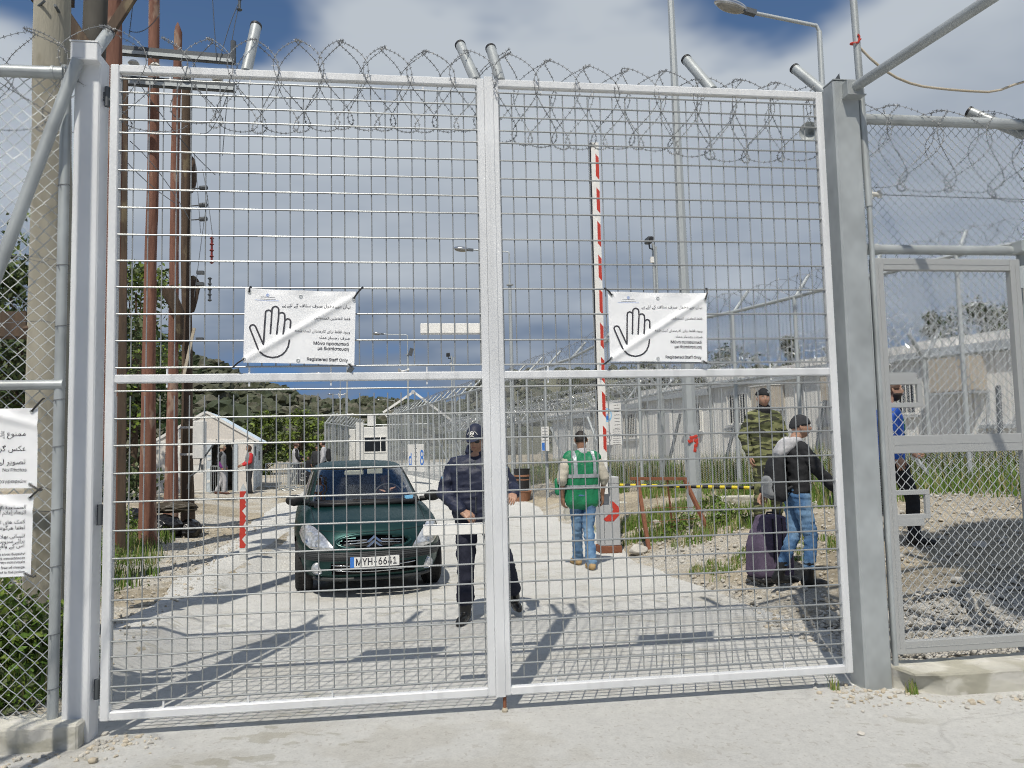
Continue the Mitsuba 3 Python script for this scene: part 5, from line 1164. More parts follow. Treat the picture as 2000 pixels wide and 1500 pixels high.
_names = ['at the far right of the row, outside the wicket door', 'seen through the wicket door, with a tan cooling unit', 'between the wicket door and the soldier', 'behind the soldier', 'behind the tall lamp pole', 'behind the raised barrier boom', 'behind the man in the green vest', 'last of the row, near the centre upright']
for i in range(len(FCN) - 1):
    a, b = FCN[i], FCN[i + 1]
    L = np.linalg.norm(b - a) - 0.12
    container(a, math.atan2(*(b - a)[::-1]), L, 2.4, 3.15 - 0.05 * i, gz(*a) + 0.15, 'white container hut ' + _names[i], _feat[i])

# ---------------------------------------------------------------- small white cabin, signs on the fence, excavator boom
cab = thing('guard_cabin', 'small white guard cabin with a dark window at the bend of the road', 'cabin')
obj('body', MB().bevbox((-0.55, 48.6, 1.45), (1.9, 2.2, 2.9), 0.03).bevbox((-1.45, 47.55, 1.6), (0.5, 0.3, 3.2), 0.02).bevbox((-1.95, 47.9, 1.4), (0.4, 0.3, 2.8), 0.02), 'white_panel', cab)
w_ = obj('window', MB().box((-0.45, 47.485, 1.75), (1.35, 0.04, 0.95)), 'dark_glass', cab)
obj('frame', MB().box((-0.45, 47.47, 2.25), (1.45, 0.05, 0.07)).box((-0.45, 47.47, 1.25), (1.45, 0.05, 0.07)).box((-0.1, 47.47, 1.75), (0.06, 0.05, 0.95)), 'white_paint', w_)
obj('roof_box', MB().bevbox((-0.7, 48.2, 3.35), (0.55, 0.5, 0.75), 0.03), 'white_panel', cab)
ex = thing('excavator_boom', 'folded pale boom of a pump truck rising behind the far fence', 'boom')
obj('arm', MB().bar((-0.2, 56, 4.2), (2.15, 56, 5.75), 0.12, 0.16).bar((-0.2, 56.1, 4.25), (0.1, 56.1, 3.85), 0.06, 0.08), 'white_paint', ex)
obj('arm', MB().bar((2.10, 56, 5.8), (5.3, 56, 3.3), 0.12, 0.16), 'white_paint', ex)
obj('joint', MB().tube([(2.12, 55.85, 5.74), (2.12, 56.15, 5.74)], 0.16, 12), 'container_trim', ex, 40)


def wall_sign(label, c, ang, w, h, bits, thick=0.015):
    k = thing('sign_board', label, 'sign')
    R = rotz(ang)
    obj('board', MB().bevbox(c, (w, thick, h), 0.003, R), 'white_paint', k)
    for nm, m, (V, F) in bits:
        V = np.asarray(V) + (0, -thick / 2 - 0.001, 0)
        obj(nm, (V @ R.T + np.asarray(c), F), m, k)
    return k


def rows(x0, x1, zs, h=0.010):
    return flat([LineString([(x0, z), (x1, z)]).buffer(h) for z in zs])


ring = lambda x, z, R, t: Point(x, z).buffer(R).difference(Point(x, z).buffer(R - t))
wall_sign('tall white notice board with a blue round emblem on the fence right of the boom', (6.50, 13.22, 2.02), math.radians(-64), 0.72, 0.98,
          [('emblem_ring', 'light_blue_print', flat([ring(-0.14, 0.22, 0.165, 0.035)])), ('emblem', 'blue_print', flat([aff.scale(Polygon([(-0.22, 0.10), (-0.06, 0.10), (-0.06, 0.20), (-0.12, 0.20), (-0.12, 0.25), (-0.16, 0.25), (-0.16, 0.2), (-0.22, 0.2)]), 1, 1)])),
           ('emblem', 'ink', flat([ring(-0.14, -0.30, 0.13, 0.012), LineString([(-0.2, -0.38), (-0.08, -0.22)]).buffer(0.008), LineString([(-0.2, -0.24), (-0.1, -0.34)]).buffer(0.006)])), ('text_line', 'ink', rows(0.12, 0.30, np.linspace(0.44, -0.1, 8), 0.006)), ('text_line', 'ink', rows(0.05, 0.31, np.linspace(-0.14, -0.48, 8), 0.005))])
wall_sign('small white notice on the fence left of the man in the green vest', (5.42, 16.2, 1.72), math.radians(-66), 0.36, 0.66,
          [('text_line', 'ink', rows(-0.12, 0.14, np.linspace(0.28, -0.05, 5), 0.006)), ('emblem', 'blue_print', flat([Polygon([(-0.15, -0.32), (-0.02, -0.32), (-0.02, -0.1), (-0.15, -0.1)])]))])
wall_sign('white double sign with large blue letters on the far fence behind the car', (2.02, 28.8, 1.10), math.radians(-72), 2.1, 1.15,
          [('lettering', 'blue_print', latin('d', -0.35, 0.55, xl=-0.95, bold=True)), ('lettering', 'blue_print', latin('8', -0.30, 0.62, xl=0.55, bold=True)), ('text_line', 'ink', rows(-0.12, 0.2, np.linspace(0.4, -0.5, 6), 0.012))])

# ---------------------------------------------------------------- white shelter
pr('shelter_skin', lambda p, n, uv: mi.Color3f(0.74, 0.70, 0.65) * (0.94 + 0.16 * (fbm(p.x * 2, p.y * 2, p.z * 2, 3) - 0.5)), 0.6)
pr('shelter_roof', (0.50, 0.60, 0.68), 0.5)
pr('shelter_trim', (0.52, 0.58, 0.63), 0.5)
sh = thing('shelter', 'white panel relief shelter with a pitched roof and an open doorway', 'shelter')
sx0, sx1, sy, sD = -7.25, -3.92, 25.0, 5.6
ap = (sx0 + sx1) / 2 + 0.02
ev, tz = 1.98, 2.98
dx0, dx1 = -5.36, -4.62


def prism_y(poly, y0, y1):
    m = trimesh.creation.extrude_polygon(Polygon(poly), y1 - y0, engine='earcut')
    v = np.asarray(m.vertices); v = np.stack([v[:, 0], y1 - v[:, 2], v[:, 1]], -1)
    return v, m.faces


front = Polygon([(sx0, 0.05), (sx1, 0.05), (sx1, ev), (ap, tz), (sx0, ev)]).difference(Polygon([(dx0, 0.05), (dx1, 0.05), (dx1, 1.86), (dx0, 1.86)])).difference(Polygon([(-6.45, 2.12), (-6.0, 2.12), (-6.0, 2.42), (-6.45, 2.42)]))
m = trimesh.creation.extrude_polygon(front, 0.05, engine='earcut'); v = np.asarray(m.vertices)
obj('gable_wall', (np.stack([v[:, 0], sy + 0.05 - v[:, 2], v[:, 1]], -1), m.faces), 'shelter_skin', sh)
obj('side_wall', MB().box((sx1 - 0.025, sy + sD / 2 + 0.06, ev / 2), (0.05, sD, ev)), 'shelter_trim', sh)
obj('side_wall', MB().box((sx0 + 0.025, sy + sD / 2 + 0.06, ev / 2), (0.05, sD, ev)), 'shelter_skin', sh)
obj('back_wall', MB().add(*prism_y([(sx0, 0.05), (sx1, 0.05), (sx1, ev), (ap, tz), (sx0, ev)], sy + sD, sy + sD + 0.05)), 'shelter_skin', sh)
for s, xe in ((-1, sx0 - 0.18), (1, sx1 + 0.18)):
    ze = ev - 0.12
    d = np.array([xe - ap, 0, ze - tz]); L = np.linalg.norm(d); d /= L; nrm = np.array([-d[2], 0, d[0]]) * (1 if d[0] > 0 else -1)
    R = np.stack([d, (0, 1, 0), np.cross(d, (0, 1.0, 0))], 1)
    r_ = obj('roof_panel', MB().box(np.array([ap, sy + sD / 2 + 0.06, tz]) + d * L / 2 + nrm * 0.04, (L, sD + 0.16, 0.05), R), 'shelter_roof', sh)
    obj('roof_edge', MB().box(np.array([ap, sy - 0.035, tz]) + d * L / 2 + nrm * 0.03, (L, 0.03, 0.09), R), 'white_paint', r_)
obj('belt', MB().box((ap, sy - 0.012, 1.93), (sx1 - sx0, 0.024, 0.09)), 'white_paint', sh)
dr_ = obj('door', MB().bevbox((-6.02, sy - 0.04, 0.92), (0.98, 0.05, 1.72), 0.02), 'white_paint', sh)
for x, z, w, h in ((-6.25, 1.4, 0.36, 0.6), (-5.78, 1.4, 0.36, 0.6), (-6.25, 0.5, 0.36, 0.6), (-5.78, 0.5, 0.36, 0.6)):
    obj('door_panel', MB().bevbox((x, sy - 0.07, z), (w, 0.02, h), 0.008), 'shelter_skin', dr_)
obj('latch', MB().box((-5.66, sy - 0.08, 1.02), (0.09, 0.03, 0.18)), 'steel_dark', dr_)
fr_ = obj('door_frame', MB().box((-5.44, sy - 0.03, 0.93), (0.16, 0.06, 1.80)).box((-4.54, sy - 0.03, 0.93), (0.14, 0.06, 1.80)), 'shelter_trim', sh)
for z in (1.5, 1.3, 0.9, 0.5):
    obj('hinge', MB().box((-5.44, sy - 0.065, z), (0.12, 0.02, 0.10)), 'white_paint', fr_)
ln = obj('vent', MB().box((-6.225, sy + 0.02, 2.27), (0.012, 0.02, 0.32)), 'container_trim', sh)
for z in np.linspace(2.14, 2.40, 8):
    obj('louvre', MB().box((-6.225, sy + 0.0, z), (0.44, 0.05, 0.014), rotx(0.5)), 'container_trim', ln)
obj('vent_frame', MB().box((-6.225, sy - 0.01, 2.44), (0.52, 0.04, 0.04)).box((-6.225, sy - 0.01, 2.10), (0.52, 0.04, 0.04)).box((-6.47, sy - 0.01, 2.27), (0.04, 0.036, 0.30)).box((-5.98, sy - 0.01, 2.27), (0.04, 0.036, 0.30)), 'container_trim', ln)
for x, z in ((-5.9, 2.42), (-5.9, 2.15), (-5.8, 2.42), (-6.6, 1.99), (-5.9, 1.99), (-5.2, 1.99), (-4.6, 1.99), (-4.1, 1.99)):
    obj('rivet', MB().tube([(x, sy - 0.03, z), (x, sy + 0.01, z)], 0.022, 8), 'steel_dark', sh)
for y in np.linspace(sy + 0.8, sy + 5.2, 6):
    obj('side_rib', MB().box((sx1 + 0.012, y, ev / 2), (0.024, 0.05, ev)), 'white_paint', sh)
obj('side_window', MB().box((sx1 + 0.02, sy + 0.9, 1.55), (0.02, 0.45, 0.35)).box((sx1 + 0.02, sy + 3.3, 1.35), (0.02, 0.45, 0.35)), 'steel_dark', sh)

for k_ in list(scene):
    if k_.startswith(sh + '__'):
        scene[k_]['to_world'] = T().translate([sx1, sy, 0]).rotate([0, 0, 1], 7.0).translate([-sx1, -sy, 0])


# ---------------------------------------------------------------- crowd barriers
def crowd_barrier(label, a, b, h=1.05, n=11):
    a, b = np.array(a, float), np.array(b, float)
    k = thing('crowd_barrier', label, 'barrier', 'grey crowd barriers by the shelter')
    up = np.array([0, 0, 1.0])
    obj('frame', MB().tube([a + up * 0.15, a + up * h, b + up * h, b + up * 0.15, a + up * 0.15], 0.022, 8), 'galvanised_plain', k, 40)
    for t in np.linspace(0.06, 0.94, n):
        p = a + (b - a) * t
        obj('bar', MB().tube([p + up * 0.15, p + up * h], 0.010, 6), 'galvanised_plain', k, 40)
    d = np.cross(b - a, up); d /= np.linalg.norm(d)
    for t in (0.1, 0.9):
        p = a + (b - a) * t
        obj('foot', MB().tube([p + up * 0.15, p - d * 0.3 + up * 0.02], 0.02, 6).tube([p + up * 0.15, p + d * 0.3 + up * 0.02], 0.02, 6), 'galvanised_plain', k, 40)


crowd_barrier('crowd barrier in front of the shelter doorway beside the woman in purple', (-5.25, 24.3, 0), (-4.45, 23.2, 0), n=8)
crowd_barrier('crowd barrier just right of the shelter wall', (-3.75, 26.5, 0), (-3.0, 27.2, 0), n=7)
crowd_barrier('crowd barrier seen nearly edge on, third from the shelter', (-2.95, 24.6, 0), (-2.62, 26.6, 0), n=9)
crowd_barrier('crowd barrier seen nearly edge on, nearest the road', (-2.55, 24.4, 0), (-2.25, 26.4, 0), n=9)


# ---------------------------------------------------------------- the car
scene['car_paint'] = {'type': 'principled', 'base_color': rgb(0.004, 0.045, 0.042), 'roughness': 0.36, 'metallic': 0.7, 'specular': 0.5, 'clearcoat': 1.0, 'clearcoat_gloss': 0.96}
pr('car_trim', (0.035, 0.038, 0.040), 0.55)
pr('car_black', (0.008, 0.008, 0.009), 0.5)
pr('rubber', (0.022, 0.022, 0.022), 0.8)
pr('chrome', (0.80, 0.81, 0.82), 0.08, metallic=1.0)
pr('alloy', (0.45, 0.46, 0.47), 0.3, metallic=0.8)
pr('lamp_reflector', lambda p, n, uv: mi.Color3f(0.80, 0.81, 0.82) * (0.65 + 0.7 * noise(p.x * 42, p.y * 42, p.z * 55)), 0.22, metallic=0.7)
scene['clear_glass'] = {'type': 'thindielectric', 'int_ior': 1.5}
pr('plate_white', (0.80, 0.80, 0.78), 0.35)
pr('visor', (0.42, 0.44, 0.36), 0.7)
pr('interior', (0.007, 0.008, 0.011), 0.8)

CX, CY, CA = 1.37, 3.74, 0.1294
CR = rotz(CA)
car = thing('parked_car', 'dark green hatchback car facing the gate on the concrete road, its driver inside', 'car')


def cw(v):
    return np.asarray(v, float) @ CR.T + np.array([CX, CY, 0.0])


def cobj(name, mesh, mat, parent=None, smooth=False):
    if isinstance(mesh, MB):
        mesh = mesh.get()
    return obj(name, (cw(mesh[0]), mesh[1]), mat, parent or car, smooth)


ZT = [0.19, 0.24, 0.34, 0.46, 0.56, 0.62, 0.68, 0.73, 0.775, 0.82, 0.865, 0.905, 0.935, 0.955]
WT = [0.70, 0.775, 0.815, 0.830, 0.835, 0.838, 0.838, 0.832, 0.822, 0.808, 0.790, 0.768, 0.735, 0.69]
FT = [0.16, 0.075, 0.03, 0.005, 0.01, 0.035, 0.07, 0.115, 0.20, 0.37, 0.60, 0.84, 1.02, 1.14]
RT = [4.05, 4.2, 4.28, 4.33, 4.34, 4.33, 4.31, 4.29, 4.27, 4.25, 4.22, 4.18, 4.15, 4.1]
NT = [3.4, 3.3, 3.2, 3.1, 3.1, 3.0, 2.9, 2.8, 2.7, 2.6, 2.55, 2.6, 2.8, 3.0]
GZ = [0.93, 0.96, 1.05, 1.15, 1.25, 1.32, 1.365, 1.395, 1.415, 1.425]
GW = [0.735, 0.73, 0.705, 0.672, 0.635, 0.602, 0.570, 0.52, 0.42, 0.25]
GF = [1.00, 1.06, 1.24, 1.44, 1.65, 1.81, 1.95, 2.10, 2.30, 2.6]
GR = [4.12, 4.10, 4.02, 3.94, 3.84, 3.75, 3.66, 3.55, 3.40, 3.1]
GN = [3.6, 3.6, 3.5, 3.4, 3.3, 3.2, 3.0, 2.7, 2.4, 2.2]


def sup(z, tab):
    Z, Wd, F, Rr, N = tab
    return [np.interp(z, Z, q) for q in (Wd, F, Rr, N)]


LOW, TOP = (ZT, WT, FT, RT, NT), (GZ, GW, GF, GR, GN)


def fy(x, z, tab):
    w, f, r, n = sup(z, tab)
    L = np.minimum((r - f) / 2, 1.35)
    t = np.clip(np.abs(x) / w, 0, 0.9999)
    return f + L * (1 - (1 - t ** n) ** (1 / n))


def ring_pts(z, tab, th):
    w, f, r, n = sup(z, tab)
    L = min((r - f) / 2, 1.35)
    c, s = np.cos(th), np.sin(th)
    x = w * np.sign(c) * np.abs(c) ** (2 / n)
    q = np.sign(s) * np.abs(s) ** (2 / n)
    y = np.where(q < 0, f + L * (1 + q), np.where(q > 0, r - L * (1 - q), (f + r) / 2))
    return np.stack([x, y, np.full_like(x, z)], -1)


def shell(tab, zs, nth=120, keep=None):
    th = np.linspace(0, 2 * np.pi, nth, endpoint=False) + 1e-4
    V = np.stack([ring_pts(z, tab, th) for z in zs])
    n = nth
    i, j = np.meshgrid(np.arange(len(zs) - 1), np.arange(n), indexing='ij')
    q = np.stack([i * n + j, i * n + (j + 1) % n, (i + 1) * n + (j + 1) % n, (i + 1) * n + j], -1).reshape(-1, 4)
    v = V.reshape(-1, 3)
    if keep is not None:
        q = q[keep(v[q].mean(1))]
    f = np.vstack([q[:, [0, 1, 2]], q[:, [0, 2, 3]]])
    return v, f


zs_low = np.unique(np.concatenate([np.linspace(0.19, 0.72, 22), np.linspace(0.72, 0.955, 40)]))
arch = lambda c: ~((np.abs(c[:, 0]) > 0.55) & (((c[:, 1] - 0.86) ** 2 + (c[:, 2] - 0.28) ** 2 < 0.345 ** 2) | ((c[:, 1] - 3.40) ** 2 + (c[:, 2] - 0.28) ** 2 < 0.345 ** 2)))
grille = lambda c: ((c[:, 0] / 0.36) ** 2 + ((c[:, 2] - 0.605) / 0.062) ** 2 < 1) & (c[:, 1] < 0.4)
intake = lambda c: (np.abs(c[:, 0]) < 0.46 - 0.3 * np.abs(c[:, 2] - 0.33)) & (c[:, 2] > 0.262) & (c[:, 2] < 0.395) & (c[:, 1] < 0.4)
v, f = shell(LOW, zs_low, 220, lambda c: arch(c) & ~grille(c) & ~intake(c))
cobj('body', (v, f), 'car_paint', smooth=True)
cobj('deck', MB().add(*shell(LOW, [0.9549, 0.956], 120)), 'car_paint')
# greenhouse: pillars and roof painted, the windscreen an opening
wind = lambda c: (c[:, 2] > 0.965) & (c[:, 2] < 1.335) & (c[:, 1] < np.interp(c[:, 2], GZ, GF) + 0.30) & (np.abs(c[:, 0]) < np.interp(c[:, 2], GZ, GW) - 0.055)
side = lambda c: (c[:, 2] > 0.985) & (c[:, 2] < 1.30) & (np.abs(c[:, 0]) > np.interp(c[:, 2], GZ, GW) - 0.10) & (c[:, 1] > np.interp(c[:, 2], GZ, GF) + 0.42) & (c[:, 1] < np.interp(c[:, 2], GZ, GR) - 0.35)
zs_top = np.unique(np.concatenate([np.linspace(0.93, 1.34, 40), np.linspace(1.34, 1.425, 18)]))
vt, ft = shell(TOP, zs_top, 260, lambda c: ~wind(c) & ~side(c))
roof_ = cobj('roof', (vt, ft), 'car_paint', smooth=True)
th_ = np.linspace(0, 2 * np.pi, 80, endpoint=False)
rp_ = ring_pts(1.425, TOP, th_)
cobj('roof_crown', (np.vstack([rp_, [[0, 2.85, 1.432]]]), np.stack([np.arange(80), (np.arange(80) + 1) % 80, np.full(80, 80)], 1)), 'car_paint', roof_, True)
vw, fw = shell(TOP, zs_top, 260, wind)
cobj('windscreen', (vw, fw), 'clear_glass', smooth=True)
vs, fs = shell(TOP, zs_top, 260, side)
cobj('side_window', (vs, fs), 'dark_glass', smooth=True)
# dark seal round the windscreen
for zz in (0.968, 1.338):
    xs = np.linspace(-1, 1, 30) * (np.interp(zz, GZ, GW) - 0.06)
    cobj('window_seal', MB().tube(np.stack([xs, fy(xs, zz, TOP) - 0.004, np.full(30, zz)], -1), 0.011, 6), 'car_black', smooth=True)
for s in (-1, 1):
    zz = np.linspace(0.968, 1.338, 16); xs = s * (np.interp(zz, GZ, GW) - 0.058)
    cobj('window_seal', MB().tube(np.stack([xs, fy(xs, zz, TOP) - 0.003, zz], -1), 0.010, 6), 'car_black', smooth=True)
cobj('cowl', MB().tube(np.stack([np.linspace(-0.64, 0.64, 24), fy(np.linspace(-0.64, 0.64, 24), 0.945, TOP) - 0.045, np.full(24, 0.946)], -1), 0.03, 8), 'car_black', smooth=True)
for a, b in ((0.52, -0.16), (-0.05, -0.60)):
    xs = np.linspace(a, b, 10)
    cobj('wiper', MB().tube(np.stack([xs, fy(xs, 0.975 + 0.01 * np.linspace(0, 1, 10), TOP) - 0.022, 0.972 + 0.018 * np.linspace(0, 1, 10)], -1), 0.008, 6), 'car_black', smooth=True)


def patch(poly, tab, out, mat, name, parent=None, dens=0.012, thick=0.0, bulge=0.0):
    """A piece of bodywork following the front surface, given as an outline in (x, z)."""
    from shapely.geometry import MultiPoint
    x0, z0_, x1, z1_ = poly.bounds
    X, Z = np.meshgrid(np.arange(x0, x1 + dens, dens), np.arange(z0_, z1_ + dens, dens * 0.8), indexing='ij')
    import shapely
    inside = shapely.contains_xy(poly.buffer(-dens * 0.35), X, Z)
    ring_ = [poly.exterior.interpolate(t, True).coords[0] for t in np.linspace(0, 1, int(poly.length / dens), endpoint=False)]
    P = np.vstack([np.stack([X[inside], Z[inside]], -1), ring_])
    from scipy.spatial import Delaunay
    tri = Delaunay(P).simplices
    tri = tri[shapely.contains_xy(poly, *P[tri].mean(1).T)]
    dist = np.array([poly.exterior.distance(Point(*p)) for p in P]) if bulge else 0
    y = fy(P[:, 0], P[:, 1], tab) - out - (bulge * np.clip(dist / 0.05, 0, 1) ** 0.6 if bulge else 0)
    v = np.stack([P[:, 0], y, P[:, 1]], -1)
    a = P[tri]; w = np.cross(a[:, 1] - a[:, 0], a[:, 2] - a[:, 0])
    tri[w < 0] = tri[w < 0][:, ::-1]
    return cobj(name, (v, tri), mat, parent, True)


ell = lambda cx, cz, a, b: aff.scale(Point(cx, cz).buffer(1, 32), a, b)
# grille: recessed dark oval with chrome wings and the double chevron
patch(ell(0, 0.605, 0.375, 0.068), LOW, -0.06, 'car_black', 'grille')
gl_ = ell(0, 0.605, 0.395, 0.080).exterior
P = np.array([gl_.interpolate(t, True).coords[0] for t in np.linspace(0, 1, 64)])
gs = cobj('grille_surround', MB().tube(np.stack([P[:, 0], fy(P[:, 0], P[:, 1], LOW) + 0.002, P[:, 1]], -1), 0.019, 8, False), 'car_paint', smooth=True)
for s in (-1, 1):
    for z, w in ((0.628, 0.33), (0.600, 0.33)):
        xs = s * np.linspace(0.075, w - (0.02 if z > 0.61 else 0.05), 12)
        cobj('chrome_bar', MB().tube(np.stack([xs, fy(xs, z + 0 * xs, LOW) + 0.012, np.full(12, z) - 0.012 * np.linspace(0, 1, 12)], -1), [0.008] * 11 + [0.004], 6), 'chrome', smooth=True)
for dz in (0.045, 0.0):
    pts = [(-0.085, 0.578 + dz - 0.018), (0, 0.645 + dz - 0.018), (0.085, 0.578 + dz - 0.018), (0.085 - 0.032, 0.578 + dz - 0.018), (0, 0.618 + dz - 0.018), (-0.085 + 0.032, 0.578 + dz - 0.018)]
    m = trimesh.creation.extrude_polygon(Polygon(pts), 0.018, engine='earcut'); v = np.asarray(m.vertices)
    cobj('chevron', (np.stack([v[:, 0], fy(v[:, 0], v[:, 1], LOW) - v[:, 2] + 0.004, v[:, 1]], -1), m.faces[:, ::-1]), 'chrome')
# headlights
for s in (-1, 1):
    pl = Polygon([(s * x, z) for x, z in ((0.425, 0.538), (0.55, 0.535), (0.66, 0.55), (0.735, 0.60), (0.765, 0.67), (0.745, 0.735), (0.69, 0.762), (0.62, 0.745), (0.53, 0.67), (0.45, 0.575))]).buffer(0.02).buffer(-0.008)
    h = patch(pl, LOW, 0.006, 'lamp_reflector', 'headlight', None, 0.012, 0, 0.012)
    patch(pl, LOW, 0.014, 'clear_glass', 'lens', h, 0.014, 0, 0.016)
    for cx, cz, r in ((0.665, 0.655, 0.055), (0.575, 0.60, 0.042)):
        x = s * cx; y0 = float(fy(x, cz, LOW))
        cobj('bulb_bowl', MB().mesh(lathe([(0, 0.02), (r * 0.4, 0.012), (r, -0.014), (r * 1.05, -0.012), (r, 0.0)], 16), rotx(-math.pi / 2), (x, y0 - 0.008, cz)), 'chrome', h, True)
    seam = np.array([pl.exterior.interpolate(t, True).coords[0] for t in np.linspace(0, 1, 50)])
    cobj('seam', MB().tube(np.stack([seam[:, 0], fy(seam[:, 0], seam[:, 1], LOW) - 0.002, seam[:, 1]], -1), 0.005, 5, False), 'car_black', h, True)
# bumper rubbing strip, lower intake with chrome bars, fog lamps, chin
xs = np.linspace(-0.79, 0.79, 70)
strip = MB()
for k in range(5):
    z = 0.425 + 0.018 * k
    strip.tube(np.stack([xs, fy(xs, z + 0 * xs, LOW) - 0.004 - 0.012 * math.sin(math.pi * k / 4), np.full(70, z)], -1), 0.012, 6)
cobj('bumper_strip', strip, 'car_trim', smooth=True)
patch(Polygon([(-0.47, 0.27), (0.47, 0.27), (0.50, 0.40), (-0.50, 0.40)]), LOW, -0.07, 'car_black', 'intake')
for z, w in ((0.352, 0.44), (0.292, 0.40)):
    x2 = np.linspace(-w, w, 40)
    cobj('chrome_bar', MB().tube(np.stack([x2, fy(x2, z + 0 * x2, LOW) + 0.004, np.full(40, z) + 0.02 * (x2 / w) ** 2], -1), 0.0075, 6), 'chrome', smooth=True)
for s in (-1, 1):
    x, z = s * 0.585, 0.335; y0 = float(fy(x, z, LOW))
    fo = cobj('fog_lamp', MB().mesh(lathe([(0, 0.03), (0.045, 0.012), (0.062, -0.01), (0.07, -0.008), (0.066, 0.02)], 20), rotx(-math.pi / 2), (x, y0 - 0.004, z)), 'chrome', None, True)
    cobj('glass', MB().add(sphere(2).vertices * (0.058, 0.016, 0.058) + (x, y0 - 0.008, z), sphere(2).faces), 'lamp_reflector', fo, True)
x2 = np.linspace(-0.62, 0.62, 40)
cobj('chin', MB().tube(np.stack([x2, fy(x2, 0.235 + 0 * x2, LOW) + 0.005, np.full(40, 0.215)], -1), 0.022, 8), 'car_trim', smooth=True)
# bonnet shut lines and washer jets
for s in (-1, 1):
    z = np.linspace(0.76, 0.945, 20); x = s * np.linspace(0.60, 0.66, 20)
    cobj('bonnet_seam', MB().tube(np.stack([x, fy(x, z, LOW) - 0.0005, z], -1), 0.0035, 5), 'car_black', smooth=True)
    cobj('washer_jet', MB().mesh(bevel_box((0.03, 0.02, 0.014), 0.004), None, (s * 0.30, float(fy(s * 0.3, 0.925, LOW)), 0.936)), 'car_black')
x = np.linspace(-0.58, 0.58, 30); z = np.full(30, 0.705) + 0.02 * (x / 0.58) ** 2
cobj('bonnet_seam', MB().tube(np.stack([x, fy(x, z, LOW) - 0.0005, z], -1), 0.0035, 5), 'car_black', smooth=True)
# number plate
pz, py = 0.405, float(fy(0, 0.405, LOW)) - 0.030
plt = cobj('number_plate', MB().bevbox((0.0, py, pz), (0.52, 0.010, 0.115), 0.003), 'plate_white')
cobj('plate_band', MB().box((-0.238, py - 0.0058, pz), (0.040, 0.002, 0.110)), 'blue_print', plt)
for nm, x0, x1 in (('frame', -0.262, 0.262),):
    cobj('plate_frame', MB().box((0, py - 0.005, pz + 0.058), (0.524, 0.006, 0.004)).box((0, py - 0.005, pz - 0.058), (0.524, 0.006, 0.004)).box((-0.262, py - 0.005, pz), (0.004, 0.006, 0.113)).box((0.262, py - 0.005, pz), (0.004, 0.006, 0.113)), 'ink', plt)
tv, tf = latin('MYH-6641', pz - 0.036, 0.072, xl=0.0, bold=True)
tw = tv[:, 0].max()
tv[:, 0] = tv[:, 0] * (0.435 / tw) - 0.205; tv[:, 1] += py - 0.0062
cobj('plate_number', (tv, tf), 'ink', plt)
# mirrors
for s in (-1, 1):
    m = sphere(3); q = np.array(m.vertices) * (0.105, 0.055, 0.068)
    q = np.where(q[:, 1:2] > 0.02, np.column_stack([q[:, 0], np.full(len(q), 0.02), q[:, 2]]), q)
    mr = cobj('mirror', MB().add(q + (s * 0.835, 1.30, 0.995), m.faces).tube([(s * 0.68, 1.34, 0.955), (s * 0.78, 1.31, 0.965)], [0.035, 0.028], 10), 'car_black', None, True)
    tag(mr, 'black wing mirror')
# wheels
for x, y in ((-0.725, 0.86), (0.725, 0.86), (-0.72, 3.40), (0.72, 3.40)):
    R_, wd_ = 0.292, 0.185
    Rm = roty(math.pi / 2)
    tyre = lathe([(0.185, -wd_ / 2), (0.255, -wd_ / 2 - 0.006), (0.283, -wd_ / 2 + 0.012), (R_, -wd_ / 2 + 0.035), (R_, wd_ / 2 - 0.035), (0.283, wd_ / 2 - 0.012), (0.255, wd_ / 2 + 0.006), (0.185, wd_ / 2), (0.185, -wd_ / 2)], 40)
    wheel = cobj('wheel', MB().mesh(lathe([(0, -0.03), (0.18, -0.04), (0.19, -0.075), (0.19, 0.075), (0.18, 0.04), (0, 0.03)], 32), Rm, (x, y, R_)), 'alloy', None, 40)
    cobj('tyre', MB().mesh(tyre, Rm, (x, y, R_)), 'rubber', wheel, 40)
    tr = MB()
    for k in range(44):
        a = k * 2 * math.pi / 44
        for u in (-0.05, 0.0, 0.05):
            tr.box((x + u, y + math.cos(a) * (R_ + 0.001), R_ + math.sin(a) * (R_ + 0.001)), (0.036, 0.026, 0.006), rotx(a - math.pi / 2) @ rotz(0.25))
    tag(cobj('tread', tr, 'rubber', wheel), kind='stuff')
cobj('wheel_well', MB().box((0, 0.86, 0.45), (1.15, 0.62, 0.50)).box((0, 3.4, 0.45), (1.15, 0.62, 0.50)).box((0, 2.1, 0.24), (1.3, 3.4, 0.06)), 'car_black')
# inside
inr = cobj('cabin', MB().box((0, 1.42, 0.93), (1.22, 0.55, 0.05)).box((0, 3.3, 1.12), (1.05, 0.05, 0.40)), 'interior')
for x in (-0.34, 0.34):
    st = cobj('seat', MB().bevbox((x, 2.45, 0.85), (0.46, 0.14, 0.62), 0.05, rotx(-0.15)).bevbox((x, 2.55, 1.22), (0.26, 0.09, 0.17), 0.035), 'interior')
cobj('steering_wheel', MB().mesh(trimesh.creation.torus(0.185, 0.016, 30, 10), rotx(math.pi / 2 - 0.45), (0.34, 1.78, 0.96)).tube([(0.34, 1.78, 0.96), (0.34, 1.55, 0.86)], 0.03, 8).bevbox((0.34, 1.78, 0.96), (0.32, 0.02, 0.05), 0.008), 'car_black', None, 40)
cobj('rear_view_mirror', MB().bevbox((-0.10, 1.80, 1.285), (0.24, 0.03, 0.065), 0.012).tube([(0.0, 1.80, 1.29), (0.0, 1.78, 1.345)], 0.008, 6), 'visor')
cobj('sun_visor', MB().bevbox((0.17, 1.86, 1.295), (0.20, 0.02, 0.07), 0.008), 'visor')
cobj('badge', MB().box((0.52, 1.16, 0.99), (0.10, 0.002, 0.05)), 'light_blue_print')


